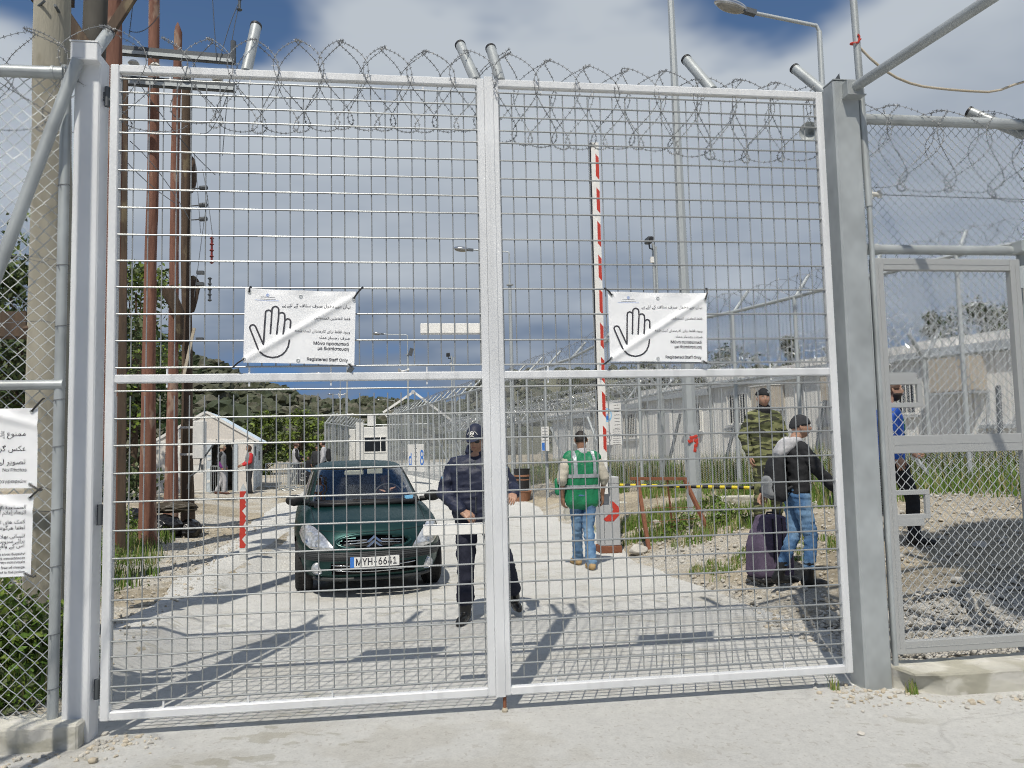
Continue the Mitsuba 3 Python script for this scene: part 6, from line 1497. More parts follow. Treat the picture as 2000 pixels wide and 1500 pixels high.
# ---------------------------------------------------------------- people
def cloth(name, c, amp=0.3, rough=0.85, freq=60):
    return pr(name, lambda p, n, uv: mi.Color3f(*c) * (1 - amp / 2 + amp * fbm(p.x * freq, p.y * freq, p.z * freq, 2)), rough)


pr('skin', lambda p, n, uv: mi.Color3f(0.40, 0.235, 0.165) * (0.9 + 0.2 * noise(p.x * 40, p.y * 40, p.z * 40)), 0.5)
pr('skin_tan', lambda p, n, uv: mi.Color3f(0.27, 0.145, 0.095) * (0.9 + 0.2 * noise(p.x * 40, p.y * 40, p.z * 40)), 0.5)
pr('skin_dark', (0.12, 0.065, 0.045), 0.5)
pr('lip', (0.26, 0.10, 0.085), 0.45)
pr('hair_dark', (0.020, 0.015, 0.012), 0.6); pr('hair_brown', (0.07, 0.035, 0.022), 0.6); pr('hair_grey', (0.42, 0.38, 0.30), 0.7)
cloth('navy_cloth', (0.016, 0.021, 0.048), 0.5, 0.6); cloth('navy_trousers', (0.014, 0.016, 0.032), 0.5)
cloth('black_cloth', (0.014, 0.015, 0.018), 0.5); cloth('charcoal_knit', (0.035, 0.037, 0.042), 0.6, 0.95, 140)
cloth('grey_cloth', (0.22, 0.23, 0.24), 0.3); cloth('pale_grey_cloth', (0.44, 0.44, 0.46), 0.3); cloth('beige_shirt', (0.46, 0.43, 0.36), 0.2)
cloth('green_vest', (0.010, 0.185, 0.080), 0.25, 0.55); pr('reflective_tape', (0.38, 0.41, 0.44), 0.35, metallic=0.2)
cloth('purple_cloth', (0.20, 0.035, 0.22), 0.3); cloth('red_cloth', (0.48, 0.025, 0.03), 0.3); cloth('blue_jacket', (0.015, 0.10, 0.52), 0.3, 0.6)
cloth('suitcase_cloth', (0.090, 0.068, 0.112), 0.5, 0.8, 45); cloth('brown_shoe', (0.11, 0.05, 0.035), 0.3, 0.5); cloth('tan_boot', (0.42, 0.29, 0.14), 0.3, 0.8)
pr('black_leather', (0.012, 0.012, 0.012), 0.32)


def c_denim(p, n, uv):
    a = fbm(p.x * 6, p.y * 6, p.z * 4, 3)
    w = fbm(p.x * 60, p.y * 60, p.z * 30, 2)
    return mix((0.055, 0.135, 0.28), (0.17, 0.29, 0.44), smoothstep(0.3, 0.75, a)) * (0.85 + 0.3 * w)


pr('denim', c_denim, 0.85)
pr('denim_grey', lambda p, n, uv: c_denim(p, n, uv) * mi.Color3f(1.5, 1.15, 0.85) * 0.9 + mi.Color3f(0.05, 0.05, 0.05), 0.85)


def c_camo(p, n, uv):
    w = fbm(p.x * 5, p.y * 5, p.z * 7, 2) * 1.4
    a = fbm(p.x * 7 + w, p.y * 7, p.z * 26 + w * 2, 2)
    b = fbm(p.x * 8 + 9, p.y * 8, p.z * 24 + w * 2 + 5, 2)
    c = mix((0.075, 0.085, 0.035), (0.20, 0.21, 0.095), smoothstep(0.50, 0.54, a))
    return mix(c, mi.Color3f(0.028, 0.030, 0.018), smoothstep(0.56, 0.60, b))


pr('camo', c_camo, 0.85)


def ball(p, r, n=14):
    return m3.Manifold.sphere(float(r), n).translate([float(q) for q in p])


def chainhull(ch, n=14):
    out = []
    for (p, r), (q, s) in zip(ch[:-1], ch[1:]):
        out.append(m3.Manifold.batch_hull([ball(p, r, n), ball(q, s, n)]))
    return out


def hullof(bs, n=14):
    return m3.Manifold.batch_hull([ball(p, r, n) for p, r in bs])


def finish(parts, edge=0.03, it=8, wr=0.0, seed=0, zs=(8, 8, 20), wr2=0.0):
    m = m3.Manifold.batch_boolean(parts, m3.OpType.Add)
    m = m.refine_to_length(edge)
    k = m.to_mesh()
    t = trimesh.Trimesh(np.array(k.vert_properties[:, :3], float), np.array(k.tri_verts), process=True)
    trimesh.smoothing.filter_taubin(t, 0.5, 0.53, it)
    v = np.array(t.vertices)
    if wr or wr2:
        n = np.array(t.vertex_normals)
        q = v * np.array(zs) + seed
        a = meshkit.fbm(q, 3, seed); r = 1 - np.abs(2 * meshkit.noise(q * 0.8 + 3.3, seed + 2) - 1)
        v = v + n * (wr * (a - 0.5) * 2 + wr * 0.9 * (r - 0.5))[:, None]
    return v, np.array(t.faces)


def head_mesh(wide=1.0):
    m = trimesh.creation.icosphere(subdivisions=4)
    v = np.array(m.vertices)
    x, y, z = v.T
    s = np.stack([x * 0.076 * wide, y * 0.096, z * 0.116], -1)
    low = np.clip(-z, 0, 1)
    s[:, 0] *= 1 - 0.36 * low ** 1.6
    s[:, 1] *= np.where(y > 0, 1 - 0.04 * low, 1 - 0.40 * low ** 1.3)
    s[:, 1] += 0.010 * low * (y > -0.2)
    g = lambda cx, cz, wx, wz: np.exp(-((x * 0.076 - cx) / wx) ** 2 - ((z * 0.116 - cz) / wz) ** 2) * (y > 0)
    s[:, 1] += 0.022 * g(0, -0.022, 0.011, 0.018) + 0.010 * g(0, -0.004, 0.008, 0.02)          # nose
    s[:, 1] -= 0.011 * (g(0.030, 0.006, 0.015, 0.010) + g(-0.030, 0.006, 0.015, 0.010))          # eye sockets
    s[:, 1] += 0.006 * (g(0.03, 0.026, 0.022, 0.009) + g(-0.03, 0.026, 0.022, 0.009))            # brow
    s[:, 1] += 0.007 * g(0, -0.056, 0.020, 0.008) - 0.005 * g(0, -0.068, 0.02, 0.005) + 0.008 * g(0, -0.092, 0.02, 0.014)  # lips, chin
    return s, np.array(m.faces)


def hand_parts(wrist, d, nrm, L=0.18, curl=0.5, side=1):
    """Palm, four unequal bent fingers and a thumb from the side of the palm."""
    d = np.array(d, float); d /= np.linalg.norm(d)
    nrm = np.array(nrm, float); nrm -= d * (nrm @ d); nrm /= np.linalg.norm(nrm)
    s = np.cross(d, nrm) * side
    w = np.array(wrist, float); P = []
    k = L / 0.18
    kn = [w + d * 0.088 * k + s * o * k for o in (0.030, 0.010, -0.010, -0.028)]
    P.append(hullof([(w, 0.026 * k), (w + d * 0.03 * k + s * 0.024 * k, 0.016 * k), (w + d * 0.03 * k - s * 0.020 * k, 0.016 * k)] + [(q, 0.0125 * k) for q in kn], 10))
    for q, ln in zip(kn, (0.072, 0.080, 0.074, 0.058)):
        a, p, ch = 0.25 + curl * 0.5, q, [(q, 0.0105 * k)]
        for part, r in ((0.45, 0.0098), (0.31, 0.009), (0.24, 0.008)):
            dd = d * math.cos(a) + nrm * math.sin(a)
            p = p + dd * ln * part * k; ch.append((p, r * k)); a += curl * 0.75
        P += chainhull(ch, 8)
    t0 = w + d * 0.028 * k + s * 0.026 * k
    t1 = t0 + (d * 0.55 + s * 0.7 + nrm * 0.35) * 0.034 * k; t2 = t1 + (d * 0.9 + s * 0.2 + nrm * 0.4) * 0.032 * k; t3 = t2 + (d * 0.95 + nrm * 0.35) * 0.024 * k
    P += chainhull([(t0, 0.014 * k), (t1, 0.0115 * k), (t2, 0.0105 * k), (t3, 0.009 * k)], 8)
    return P


def shoe(ank, fwd, zf=0.0, L=0.27, high=0.0, r=0.046, n=10, knee=None):
    a = np.array(ank, float); f = np.array(fwd, float); f[2] = 0; f /= np.linalg.norm(f)
    h = np.array([a[0], a[1], zf]) - f * 0.045
    o = [hullof([(h + (0, 0, 0.045), 0.043), (h + f * 0.06 + (0, 0, 0.05), 0.045), (a, r)], n), hullof([(h + f * 0.05 + (0, 0, 0.045), 0.045), (h + f * (L - 0.09) + (0, 0, 0.036), 0.043), (h + f * (L - 0.035) + (0, 0, 0.028), 0.028)], n)]
    if high:
        kd = np.array([0, 0, 1.0]) if knee is None else (np.array(knee, float) - a) / np.linalg.norm(np.array(knee, float) - a)
        o.append(hullof([(a, r), (a + kd * high, r + 0.008)], n))
    m = m3.Manifold.batch_boolean(o, m3.OpType.Add)
    return m.trim_by_plane([0, 0, 1.0], float(zf + 0.004))


BASE = dict(hip=((0.088, 0, 0.93), (-0.088, 0, 0.93)), knee=((0.10, 0.03, 0.50), (-0.10, 0.03, 0.50)), ankle=((0.10, -0.02, 0.095), (-0.10, -0.02, 0.095)), toe=((0.2, 1, 0), (-0.2, 1, 0)),
            sho=((0.185, 0, 1.43), (-0.185, 0, 1.43)), elb=((0.25, -0.02, 1.15), (-0.25, -0.02, 1.15)), wri=((0.26, 0.07, 0.90), (-0.26, 0.07, 0.90)), hand=((0, 0.15, -1), (0, 0.15, -1)), palm=((-1, 0.2, 0), (1, 0.2, 0)),
            neck=(0, -0.01, 1.50), head=(0, 0.03, 1.645), chest=0.0, zf=(0, 0))


def person(label, pos, ang, H, sp, look=(0, 0), skin='skin', hi=True, fat=1.0, parent_key='person'):
    """Builds the bare, continuous figure; clothes are added to it with the returned helpers. Local axes: x its right, y forwards, z up."""
    J = {**BASE, **sp}
    k = thing(parent_key, label, 'person')
    S = H / 1.76
    R = rotz(ang); o = np.array(pos, float)
    edge, n = (0.028, 14) if hi else (0.06, 10)

    def world(v):
        return (np.asarray(v, float) * S) @ R.T + o

    def add(name, mesh, mat, parent=None, smooth=True):
        if isinstance(mesh, MB):
            mesh = mesh.get()
        return obj(name, (world(mesh[0]), mesh[1]), mat, parent or k, smooth)
    A = lambda q: np.array(q, float)
    nk, hd = A(J['neck']), A(J['head'])
    yaw, pit = look
    HR_ = rotz(yaw) @ rotx(pit)
    parts = []
    hv, hf = head_mesh()
    hm = m3.Manifold(m3.Mesh(np.asarray(hv @ HR_.T + hd, np.float32), np.asarray(hf, np.uint32)))
    parts.append(hm)
    for s in (1, -1):
        e = hd + HR_ @ np.array([s * 0.076, -0.012, -0.008])
        parts.append(hullof([(e, 0.012), (e + HR_ @ np.array([s * 0.008, -0.012, 0.018]), 0.011), (e + HR_ @ np.array([s * 0.004, -0.004, -0.020]), 0.008)], 8))
    parts += chainhull([(hd + HR_ @ np.array([0, -0.030, -0.06]), 0.054), (nk, 0.058), (nk - (0, 0, 0.06), 0.085)], n)
    mid = (A(J['hip'][0]) + A(J['hip'][1])) / 2
    parts.append(hullof([((0.10, nk[1], nk[2] - 0.14), 0.085), ((-0.10, nk[1], nk[2] - 0.14), 0.085), (mid + (0.06, 0, 0.14), 0.08), (mid + (-0.06, 0, 0.14), 0.08)], n))
    parts.append(hullof([(mid + (0.06, 0, 0.14), 0.08), (mid + (-0.06, 0, 0.14), 0.08), (A(J['hip'][0]), 0.085), (A(J['hip'][1]), 0.085)], n))
    for i, s in ((0, 1), (1, -1)):
        parts += chainhull([(A(J['sho'][i]) * (0.55, 1, 1), 0.06), (J['sho'][i], 0.050), (J['elb'][i], 0.038), (J['wri'][i], 0.026)], n)
        parts += chainhull([(J['hip'][i], 0.082), (J['knee'][i], 0.052), (J['ankle'][i], 0.036)], n)
        w = A(J['wri'][i])
        if hi:
            parts += hand_parts(w + A(J['hand'][i]) / np.linalg.norm(J['hand'][i]) * 0.01, J['hand'][i], J['palm'][i], 0.18, 0.55, s)
        else:
            d = A(J['hand'][i]); d /= np.linalg.norm(d)
            parts += hand_parts(w, d, J['palm'][i], 0.18, 0.5, s)
    body = add('body', finish(parts, edge, 3), skin)
    if hi:
        for s in (1, -1):
            e = hd + HR_ @ np.array([s * 0.031, 0.079, 0.006])
            add('eye', MB().add(sphere(2).vertices * 0.0095 + e, sphere(2).faces), 'ceramic', body)
            add('iris', MB().add(sphere(1).vertices * 0.0050 + e + HR_ @ np.array([0, 0.0062, 0]), sphere(1).faces), 'hair_dark', body)
            b = [hd + HR_ @ np.array([s * x, y, z]) for x, y, z in ((0.014, 0.093, 0.026), (0.030, 0.090, 0.031), (0.046, 0.080, 0.026))]
            add('eyebrow', MB().tube(b, [0.003, 0.0045, 0.002], 6), 'hair_dark', body)
        add('mouth', MB().tube([hd + HR_ @ np.array([x, y, z]) for x, y, z in ((-0.020, 0.080, -0.060), (-0.008, 0.0905, -0.057), (0.0, 0.0895, -0.058), (0.008, 0.0905, -0.057), (0.020, 0.080, -0.060))], [0.002, 0.0055, 0.0055, 0.0055, 0.002], 6), 'lip', body)

    def cap_shell(cut, grow=0.010, wr=0.004, zmin=-1.0, freq=30):
        """Hair or knit hugging the skull where cut(local head coordinates) holds."""
        v, f = head_mesh()
        nn = v / np.linalg.norm(v / np.array([0.076, 0.096, 0.116]), axis=1, keepdims=True)
        nrm = v / np.linalg.norm(v, axis=1, keepdims=True)
        g = np.clip(cut(v), 0, 1)[:, None]
        q = v + nrm * (grow + wr * (meshkit.fbm(v * freq * 3, 3, 3)[:, None] - 0.5) * 2) * g - nrm * 0.006 * (1 - g)
        return q @ HR_.T + hd, f[(g[f].max(1) > 0.02)[:, 0]]

    def torso(r=1.0, lo=0.0, extra=(), shrink=1.0, flare=1.0):
        """Jacket or shirt body from the neck to 'lo' metres above the hip joints."""
        c1, c2 = 0.112 * r, 0.105 * r
        z1 = nk[2] - 0.165
        m_ = mid + (0, 0, 0.13)
        b = mid + (0, 0, lo)
        P_ = [hullof([((0.095 * r, nk[1], z1), c1), ((-0.095 * r, nk[1], z1), c1), (A(J['sho'][0]) * (0.72, 1, 1) - (0, 0, 0.012), 0.060 * r), (A(J['sho'][1]) * (0.72, 1, 1) - (0, 0, 0.012), 0.060 * r), (nk - (0, 0, 0.05), 0.078)], n),
              hullof([((0.095 * r, nk[1], z1), c1), ((-0.095 * r, nk[1], z1), c1), (m_ + (0.08 * r * shrink, 0, 0), c2), (m_ - (0.08 * r * shrink, 0, 0), c2)], n),
              hullof([(m_ + (0.08 * r * shrink, 0, 0), c2), (m_ - (0.08 * r * shrink, 0, 0), c2), (b + (0.085 * r * flare, 0, 0), 0.10 * r), (b - (0.085 * r * flare, 0, 0), 0.10 * r)], n)]
        return P_ + list(extra)

    def sleeves(r=1.0, to=1.0, which=(0, 1)):
        P_ = []
        for i in which:
            s, e, w = A(J['sho'][i]), A(J['elb'][i]), A(J['wri'][i])
            we = e + (w - e) * to
            P_ += chainhull([(s * (0.62, 1, 1), 0.060 * r), (s - (0, 0, 0.018), 0.058 * r), ((s + e) / 2, 0.060 * r), (e, 0.057 * r), (e * 0.4 + we * 0.6, 0.052 * r), (we, 0.040 * r)], n)
        return P_

    def legs(r=1.0, ra=0.062, waist=0.10, stop=0.0):
        P_ = [hullof([(A(J['hip'][0]) * (0.9, 1, 1) + (0, 0, waist), 0.098 * r), (A(J['hip'][1]) * (0.9, 1, 1) + (0, 0, waist), 0.098 * r), (A(J['hip'][0]), 0.105 * r), (A(J['hip'][1]), 0.105 * r)], n)]
        for i in (0, 1):
            h, kn, an = A(J['hip'][i]), A(J['knee'][i]), A(J['ankle'][i])
            an = an + (kn - an) * stop
            P_ += chainhull([(h - (0, 0, 0.01), 0.103 * r), ((h + kn) / 2, 0.086 * r), (kn, 0.068 * r), (kn * 0.6 + an * 0.4, 0.066 * r), (an, ra)], n)
        return P_

    def feet(mat, L=0.27, high=0.0, r=0.046):
        for i in (0, 1):
            m_ = shoe(J['ankle'][i], J['toe'][i], J['zf'][i], L, high, r, n, J['knee'][i])
            add('shoe', finish([m_], 0.03 if hi else 0.06, 3), mat)

    class K:
        pass
    K.key, K.J, K.add, K.cap, K.torso, K.sleeves, K.legs, K.feet, K.hd, K.HR, K.nk, K.mid, K.body, K.edge, K.n, K.world = k, J, add, cap_shell, torso, sleeves, legs, feet, hd, HR_, nk, mid, body, edge, n, world
    return K


def band(v0, f0, sel):
    """Faces of a garment mesh chosen by a mask of their centres, pushed out a little: tape, belts, badges."""
    c = v0[f0].mean(1)
    f = f0[sel(c)]
    t = trimesh.Trimesh(v0, f0, process=False)
    return v0 + np.array(t.vertex_normals) * 0.006, f


def hair_cut(low, front=0.035):
    return lambda v: sstep(-0.012, 0.012, v[:, 2] - np.where(v[:, 1] > 0.0, front + 0.0 * v[:, 1], low) - 0.35 * np.clip(v[:, 1], 0, 1) * 0)


# the officer just inside the gate
P = person('police officer in a navy jacket and cap with sunglasses walking behind the gate centre', (2.36, 2.50, 0.0), math.pi - 0.12, 1.79,
           dict(sho=((0.19, 0.0, 1.425), (-0.19, 0.0, 1.425)), elb=((0.290, 0.02, 1.16), (-0.325, -0.02, 1.18)), wri=((0.130, 0.24, 1.01), (-0.345, 0.22, 1.14)), hand=((-0.75, 0.5, -0.45), (0.15, 0.9, -0.2)), palm=((0, -0.6, -0.7), (0.4, -0.2, -1)),
                knee=((0.105, 0.06, 0.49), (-0.26, 0.05, 0.52)), ankle=((0.115, 0.03, 0.10), (-0.33, -0.26, 0.15)), toe=((0.25, 1, 0), (-0.2, 1, 0)), zf=(0, 0.05), head=(-0.01, 0.065, 1.645), neck=(0, 0.015, 1.50)), look=(-0.28, -0.32))
jv, jf = finish(P.torso(1.18, 0.03, [hullof([((0.04, -0.015, 1.53), 0.055), ((-0.04, -0.015, 1.53), 0.055), ((0, -0.01, 1.47), 0.09)], 14)], 1.05, 1.0) + P.sleeves(1.22, 0.96), 0.016, 4, 0.016, 3, (11, 11, 22))
P.add('jacket', (jv, jf), 'navy_cloth')
P.add('waistband', finish([hullof([(P.mid + (0.095, 0, 0.015), 0.105), (P.mid - (0.095, 0, -0.015), 0.105), (P.mid + (0.095, 0, -0.03), 0.105), (P.mid - (0.095, 0, 0.03), 0.105)], 14)], 0.03, 2), 'black_cloth')
P.add('zip', MB().tube([(0.0, 0.118, 1.45), (0.0, 0.140, 1.30), (0.0, 0.132, 1.10), (0.0, 0.125, 0.98)], 0.006, 6).mesh(lathe([(0, 0), (0.008, 0), (0.008, 0.02), (0, 0.02)], 8), None, (0, 0.128, 1.40)), 'steel_dark')
P.add('trousers', finish(P.legs(1.08, 0.078, 0.04, 0.28), 0.018, 4, 0.014, 5, (10, 10, 18)), 'navy_trousers')
P.feet('black_leather', 0.29, 0.20, 0.055)
P.add('badge', MB().box((0.300, 0.045, 1.285), (0.012, 0.05, 0.045)), 'light_blue_print')
P.add('badge', MB().box((-0.255, 0.060, 1.375), (0.07, 0.02, 0.014)).box((-0.27, 0.068, 1.33), (0.02, 0.012, 0.06)), 'light_blue_print')
P.add('badge', MB().mesh(lathe([(0, 0), (0.028, 0), (0.03, 0.008), (0, 0.012)], 12), rotx(-math.pi / 2), (-0.27, 0.075, 1.27)), 'white_paint')
v, f = P.cap(lambda v: sstep(0.018, 0.034, v[:, 2] + 0.10 * np.clip(-v[:, 1], 0, 0.03)), 0.014, 0.0)
v2 = v.copy(); v2[:, 2] += 0.010 * np.clip((v[:, 2] - P.hd[2]) / 0.1, 0, 1)
hat = P.add('cap', (v2, f), 'navy_cloth')
a = np.linspace(-1.25, 1.25, 24)
inner = np.stack([0.079 * np.sin(a), 0.088 * np.cos(a) + 0.008, 0.040 - 0.006 * np.cos(a)], -1); outer = np.stack([0.080 * np.sin(a), 0.088 * np.cos(a) + 0.008 + 0.070 * np.cos(a * 1.2), 0.026 - 0.012 * np.cos(a) + 0 * a], -1)
bv = np.vstack([inner, outer, inner + (0, 0, 0.005), outer + (0, 0, 0.004)]); bf = []
for i in range(23):
    for b0, b1, fl in ((0, 24, 1), (48, 72, 0)):
        q = [b0 + i, b0 + i + 1, b1 + i + 1, b1 + i]
        bf += [[q[0], q[1], q[2]], [q[0], q[2], q[3]]] if not fl else [[q[0], q[2], q[1]], [q[0], q[3], q[2]]]
P.add('peak', (bv @ P.HR.T + P.hd, np.array(bf)), 'navy_cloth', hat)
e0 = lambda x, z: P.hd + P.HR @ np.array([x, math.sqrt(max(0, 1 - (x / 0.09) ** 2 - ((z) / 0.135) ** 2)) * 0.112 + 0.006, z])
P.add('cap_emblem', MB().tube([e0(0.016 * math.cos(t), 0.078 + 0.014 * math.sin(t)) for t in np.linspace(0, 6.3, 14)], 0.0045, 6).tube([e0(-0.010, 0.074), e0(0.010, 0.082)], 0.005, 6).tube([e0(-0.048, 0.062), e0(-0.036, 0.080), e0(-0.022, 0.092)], 0.003, 5).tube([e0(0.048, 0.062), e0(0.036, 0.080), e0(0.022, 0.092)], 0.003, 5).tube([e0(-0.018, 0.054), e0(0.018, 0.054)], 0.003, 5), 'white_paint', hat)
gsn = MB()
for s in (-1, 1):
    gsn.add(sphere(2).vertices * (0.030, 0.010, 0.021) @ P.HR.T + P.hd + P.HR @ np.array([s * 0.033, 0.090, 0.004]), sphere(2).faces)
    gsn.tube([P.hd + P.HR @ np.array(q) for q in ((s * 0.062, 0.078, 0.01), (s * 0.080, 0.03, 0.012), (s * 0.082, -0.01, 0.008))], 0.004, 6)
gsn.tube([P.hd + P.HR @ np.array(q) for q in ((-0.012, 0.099, 0.008), (0.012, 0.099, 0.008))], 0.004, 6)
P.add('sunglasses', gsn, 'dark_glass')
v, f = P.cap(lambda v: sstep(0, 0.012, 0.03 - np.abs(v[:, 2] - 0.005)) * sstep(0.0, 0.02, -v[:, 1] - 0.02), 0.006, 0.002)
P.add('hair', (v, f), 'hair_dark')

# man in the green vest, walking away
P = person('man in a green reflective vest and blue jeans walking away up the road', (3.96, 5.15, 0.0), 0.10, 1.76,
           dict(elb=((0.285, -0.05, 1.16), (-0.290, -0.06, 1.16)), wri=((0.285, 0.05, 0.92), (-0.265, 0.02, 0.915)), hand=((0.05, 0.12, -1), (0.1, 0.15, -1)), knee=((0.065, 0.0, 0.50), (-0.045, 0.12, 0.52)), ankle=((0.045, -0.14, 0.10), (0.01, 0.32, 0.10)), toe=((0.05, 1, 0), (-0.1, 1, 0)), hip=((0.085, 0, 0.93), (-0.095, 0, 0.93)), head=(0, 0.015, 1.645)), look=(-0.1, -0.05), skin='skin_tan')
P.add('shirt', finish(P.torso(1.0, 0.10) + P.sleeves(1.12, 0.28), 0.024, 4, 0.012, 4, (7, 7, 30)), 'beige_shirt')
vv, vf = finish(P.torso(1.12, -0.06, [], 1.12, 1.22) + [hullof([((s * 0.155, -0.01, 1.445), 0.062), ((s * 0.19, -0.01, 1.41), 0.068), ((s * 0.13, 0, 1.33), 0.10)], 14) for s in (1, -1)], 0.016, 4, 0.017, 9, (14, 14, 6))
vf = vf[vv[vf].mean(1)[:, 2] < 1.56]
P.add('vest', (vv, vf), 'green_vest')
for sel in (lambda c: (np.abs(c[:, 2] - 1.185) < 0.024), lambda c: (np.abs(c[:, 2] - 1.045) < 0.024), lambda c: (np.abs(np.abs(c[:, 0]) - 0.128) < 0.024) & (c[:, 2] > 1.20) & (c[:, 2] < 1.50)):
    t_ = trimesh.Trimesh(vv, vf, process=False)
    sv, sf = trimesh.remesh.subdivide(vv, vf); sv, sf = trimesh.remesh.subdivide(sv, sf)
    P.add('reflective_band', band(sv, sf, sel), 'reflective_tape')
P.add('jeans', finish(P.legs(1.0, 0.066, 0.06), 0.017, 4, 0.013, 6, (9, 9, 30)), 'denim')
P.feet('tan_boot', 0.29, 0.06, 0.05)
P.add('hair', P.cap(lambda v: sstep(-0.012, 0.012, v[:, 2] - np.where(v[:, 1] > 0.03, 0.045, -0.028)), 0.006, 0.003), 'hair_dark')
P.add('collar', finish([hullof([((0.0, -0.02, 1.50), 0.068), ((0.0, -0.015, 1.475), 0.078)], 12)], 0.03, 2), 'pale_grey_cloth')
P.add('green_pouch', finish([hullof([((-0.335, 0.02, 1.13), 0.03), ((-0.335, 0.0, 0.98), 0.035), ((-0.30, 0.04, 1.05), 0.03)], 12)], 0.03, 4, 0.006), 'green_vest')

# soldier on the bank
P = person('soldier in camouflage uniform and black beret standing on the bank inside the gate', (6.52, 5.25, gz(6.52, 5.25) + 0.03), math.pi + 0.10, 1.80,
           dict(elb=((0.285, -0.04, 1.16), (-0.285, -0.02, 1.16)), wri=((0.270, 0.06, 0.915), (-0.265, 0.08, 0.93)), head=(0.01, 0.03, 1.65), knee=((0.12, 0.03, 0.50), (-0.12, 0.02, 0.5)), ankle=((0.14, -0.01, 0.10), (-0.14, 0, 0.1))), look=(-0.30, 0.0))
P.add('jacket', finish(P.torso(1.12, -0.08, [], 1.1, 1.05) + P.sleeves(1.15, 0.97), 0.019, 4, 0.015, 7, (11, 11, 20)), 'camo')
P.add('belt', finish([hullof([(P.mid + (0.088, 0, 0.145), 0.122), (P.mid + (-0.088, 0, 0.145), 0.122)], 14).trim_by_plane([0, 0, 1.0], 1.06).trim_by_plane([0, 0, -1.0], -1.09)], 0.04, 0), 'camo')
P.add('gaiter', finish([hullof([((0, 0.0, 1.525), 0.078), ((0, 0.0, 1.49), 0.10)], 14)], 0.03, 2, 0.008, 2), 'black_cloth')
P.add('trousers', finish(P.legs(1.06, 0.075, 0.06, 0.2), 0.026, 5, 0.010, 8, (8, 8, 16)), 'camo')
P.feet('black_leather', 0.29, 0.20, 0.056)
v, f = P.cap(lambda v: sstep(0.030, 0.042, v[:, 2] - 0.10 * v[:, 0]), 0.014, 0.0)
v = v + P.HR @ np.array([0.0, 0, 0.012]) * np.clip((v[:, 2:] - P.hd[2] - 0.05) / 0.06, 0, 1)
br = P.add('beret', (v, f), 'black_cloth')
P.add('beret_crown', finish([hullof([(P.hd + P.HR @ np.array(q), r) for q, r in (((0.035, -0.01, 0.092), 0.035), ((-0.03, 0.0, 0.10), 0.03), ((0.085, -0.02, 0.060), 0.022), ((0.0, 0.06, 0.085), 0.022), ((0.0, -0.075, 0.07), 0.03))], 12)], 0.03, 3), 'black_cloth', br)
P.add('beret_badge', MB().add(sphere(1).vertices * (0.012, 0.005, 0.014) + P.hd + P.HR @ np.array([-0.04, 0.092, 0.075]), sphere(1).faces), 'chrome_cover', br)
P.add('hair', P.cap(lambda v: sstep(-0.01, 0.01, v[:, 2] + 0.03) * sstep(0, 0.02, -v[:, 1] + 0.0), 0.005, 0.002), 'hair_dark')

# young woman with the suitcase
gy = gz(5.5, 2.5)
P = person('young woman in a dark beanie, black jacket and blue jeans with a backpack, walking right', (5.60, 2.66, gz(5.6, 2.66) + 0.01), -math.pi / 2 - 0.10, 1.70,
           dict(hip=((0.085, 0, 0.93), (-0.085, 0, 0.93)), knee=((0.07, 0.10, 0.50), (-0.07, -0.02, 0.52)), ankle=((0.06, 0.06, 0.11), (-0.06, -0.20, 0.13)), toe=((0, 1, 0), (0, 1, 0)), zf=(0.0, 0.02),
                sho=((0.165, 0.02, 1.42), (-0.165, 0.02, 1.42)), elb=((0.215, 0.16, 1.17), (-0.21, -0.14, 1.18)), wri=((0.20, 0.34, 0.98), (-0.24, -0.26, 0.96)), hand=((0, 0.55, -0.8), (0, -0.4, -1)), palm=((-1, 0, 0), (1, 0, 0)), head=(0, 0.075, 1.635), neck=(0, 0.01, 1.495)), look=(-0.1, 0.02))
P.add('jacket', finish(P.torso(1.03, 0.05, [], 1.0, 1.0) + P.sleeves(1.12, 0.95), 0.017, 4, 0.014, 12, (11, 11, 20)), 'black_cloth')
P.add('hood', finish([hullof([((0.10, -0.06, 1.47), 0.055), ((-0.10, -0.06, 1.47), 0.055), ((0.0, -0.12, 1.44), 0.065), ((0.06, -0.16, 1.37), 0.05), ((-0.06, -0.16, 1.37), 0.05)], 14), hullof([((0.07, 0.02, 1.50), 0.035), ((0.095, -0.05, 1.49), 0.045)], 12), hullof([((-0.07, 0.02, 1.50), 0.035), ((-0.095, -0.05, 1.49), 0.045)], 12)], 0.022, 5, 0.007, 3), 'pale_grey_cloth')
P.add('jeans', finish(P.legs(0.98, 0.054, 0.07, 0.25), 0.016, 4, 0.011, 13, (9, 9, 34)), 'denim')
P.feet('black_leather', 0.26, 0.17, 0.050)
P.add('beanie', P.cap(lambda v: sstep(-0.004, 0.010, v[:, 2] - 0.012 + 0.25 * np.clip(-v[:, 1], 0, 0.06) * 2 * 1.0 * 0 - 0.012 * (v[:, 1] > 0.05) + 0.4 * np.clip(-v[:, 1] - 0.0, 0, 0.07)), 0.017, 0.003, freq=40), 'charcoal_knit')
bp = P.add('backpack', finish([hullof([((0.11, -0.20, 1.28), 0.05), ((-0.11, -0.20, 1.28), 0.05), ((0.12, -0.20, 0.93), 0.06), ((-0.12, -0.20, 0.93), 0.06), ((0.10, -0.27, 1.0), 0.05), ((-0.10, -0.27, 1.0), 0.05), ((0.09, -0.25, 1.22), 0.04), ((-0.09, -0.25, 1.22), 0.04)], 12)], 0.028, 4, 0.010, 14), 'black_cloth')
P.add('pocket', finish([hullof([((0.09, -0.29, 1.09), 0.045), ((-0.09, -0.29, 1.09), 0.045), ((0.10, -0.29, 0.95), 0.045), ((-0.10, -0.29, 0.95), 0.045)], 12)], 0.03, 3, 0.006, 15), 'grey_cloth', bp)
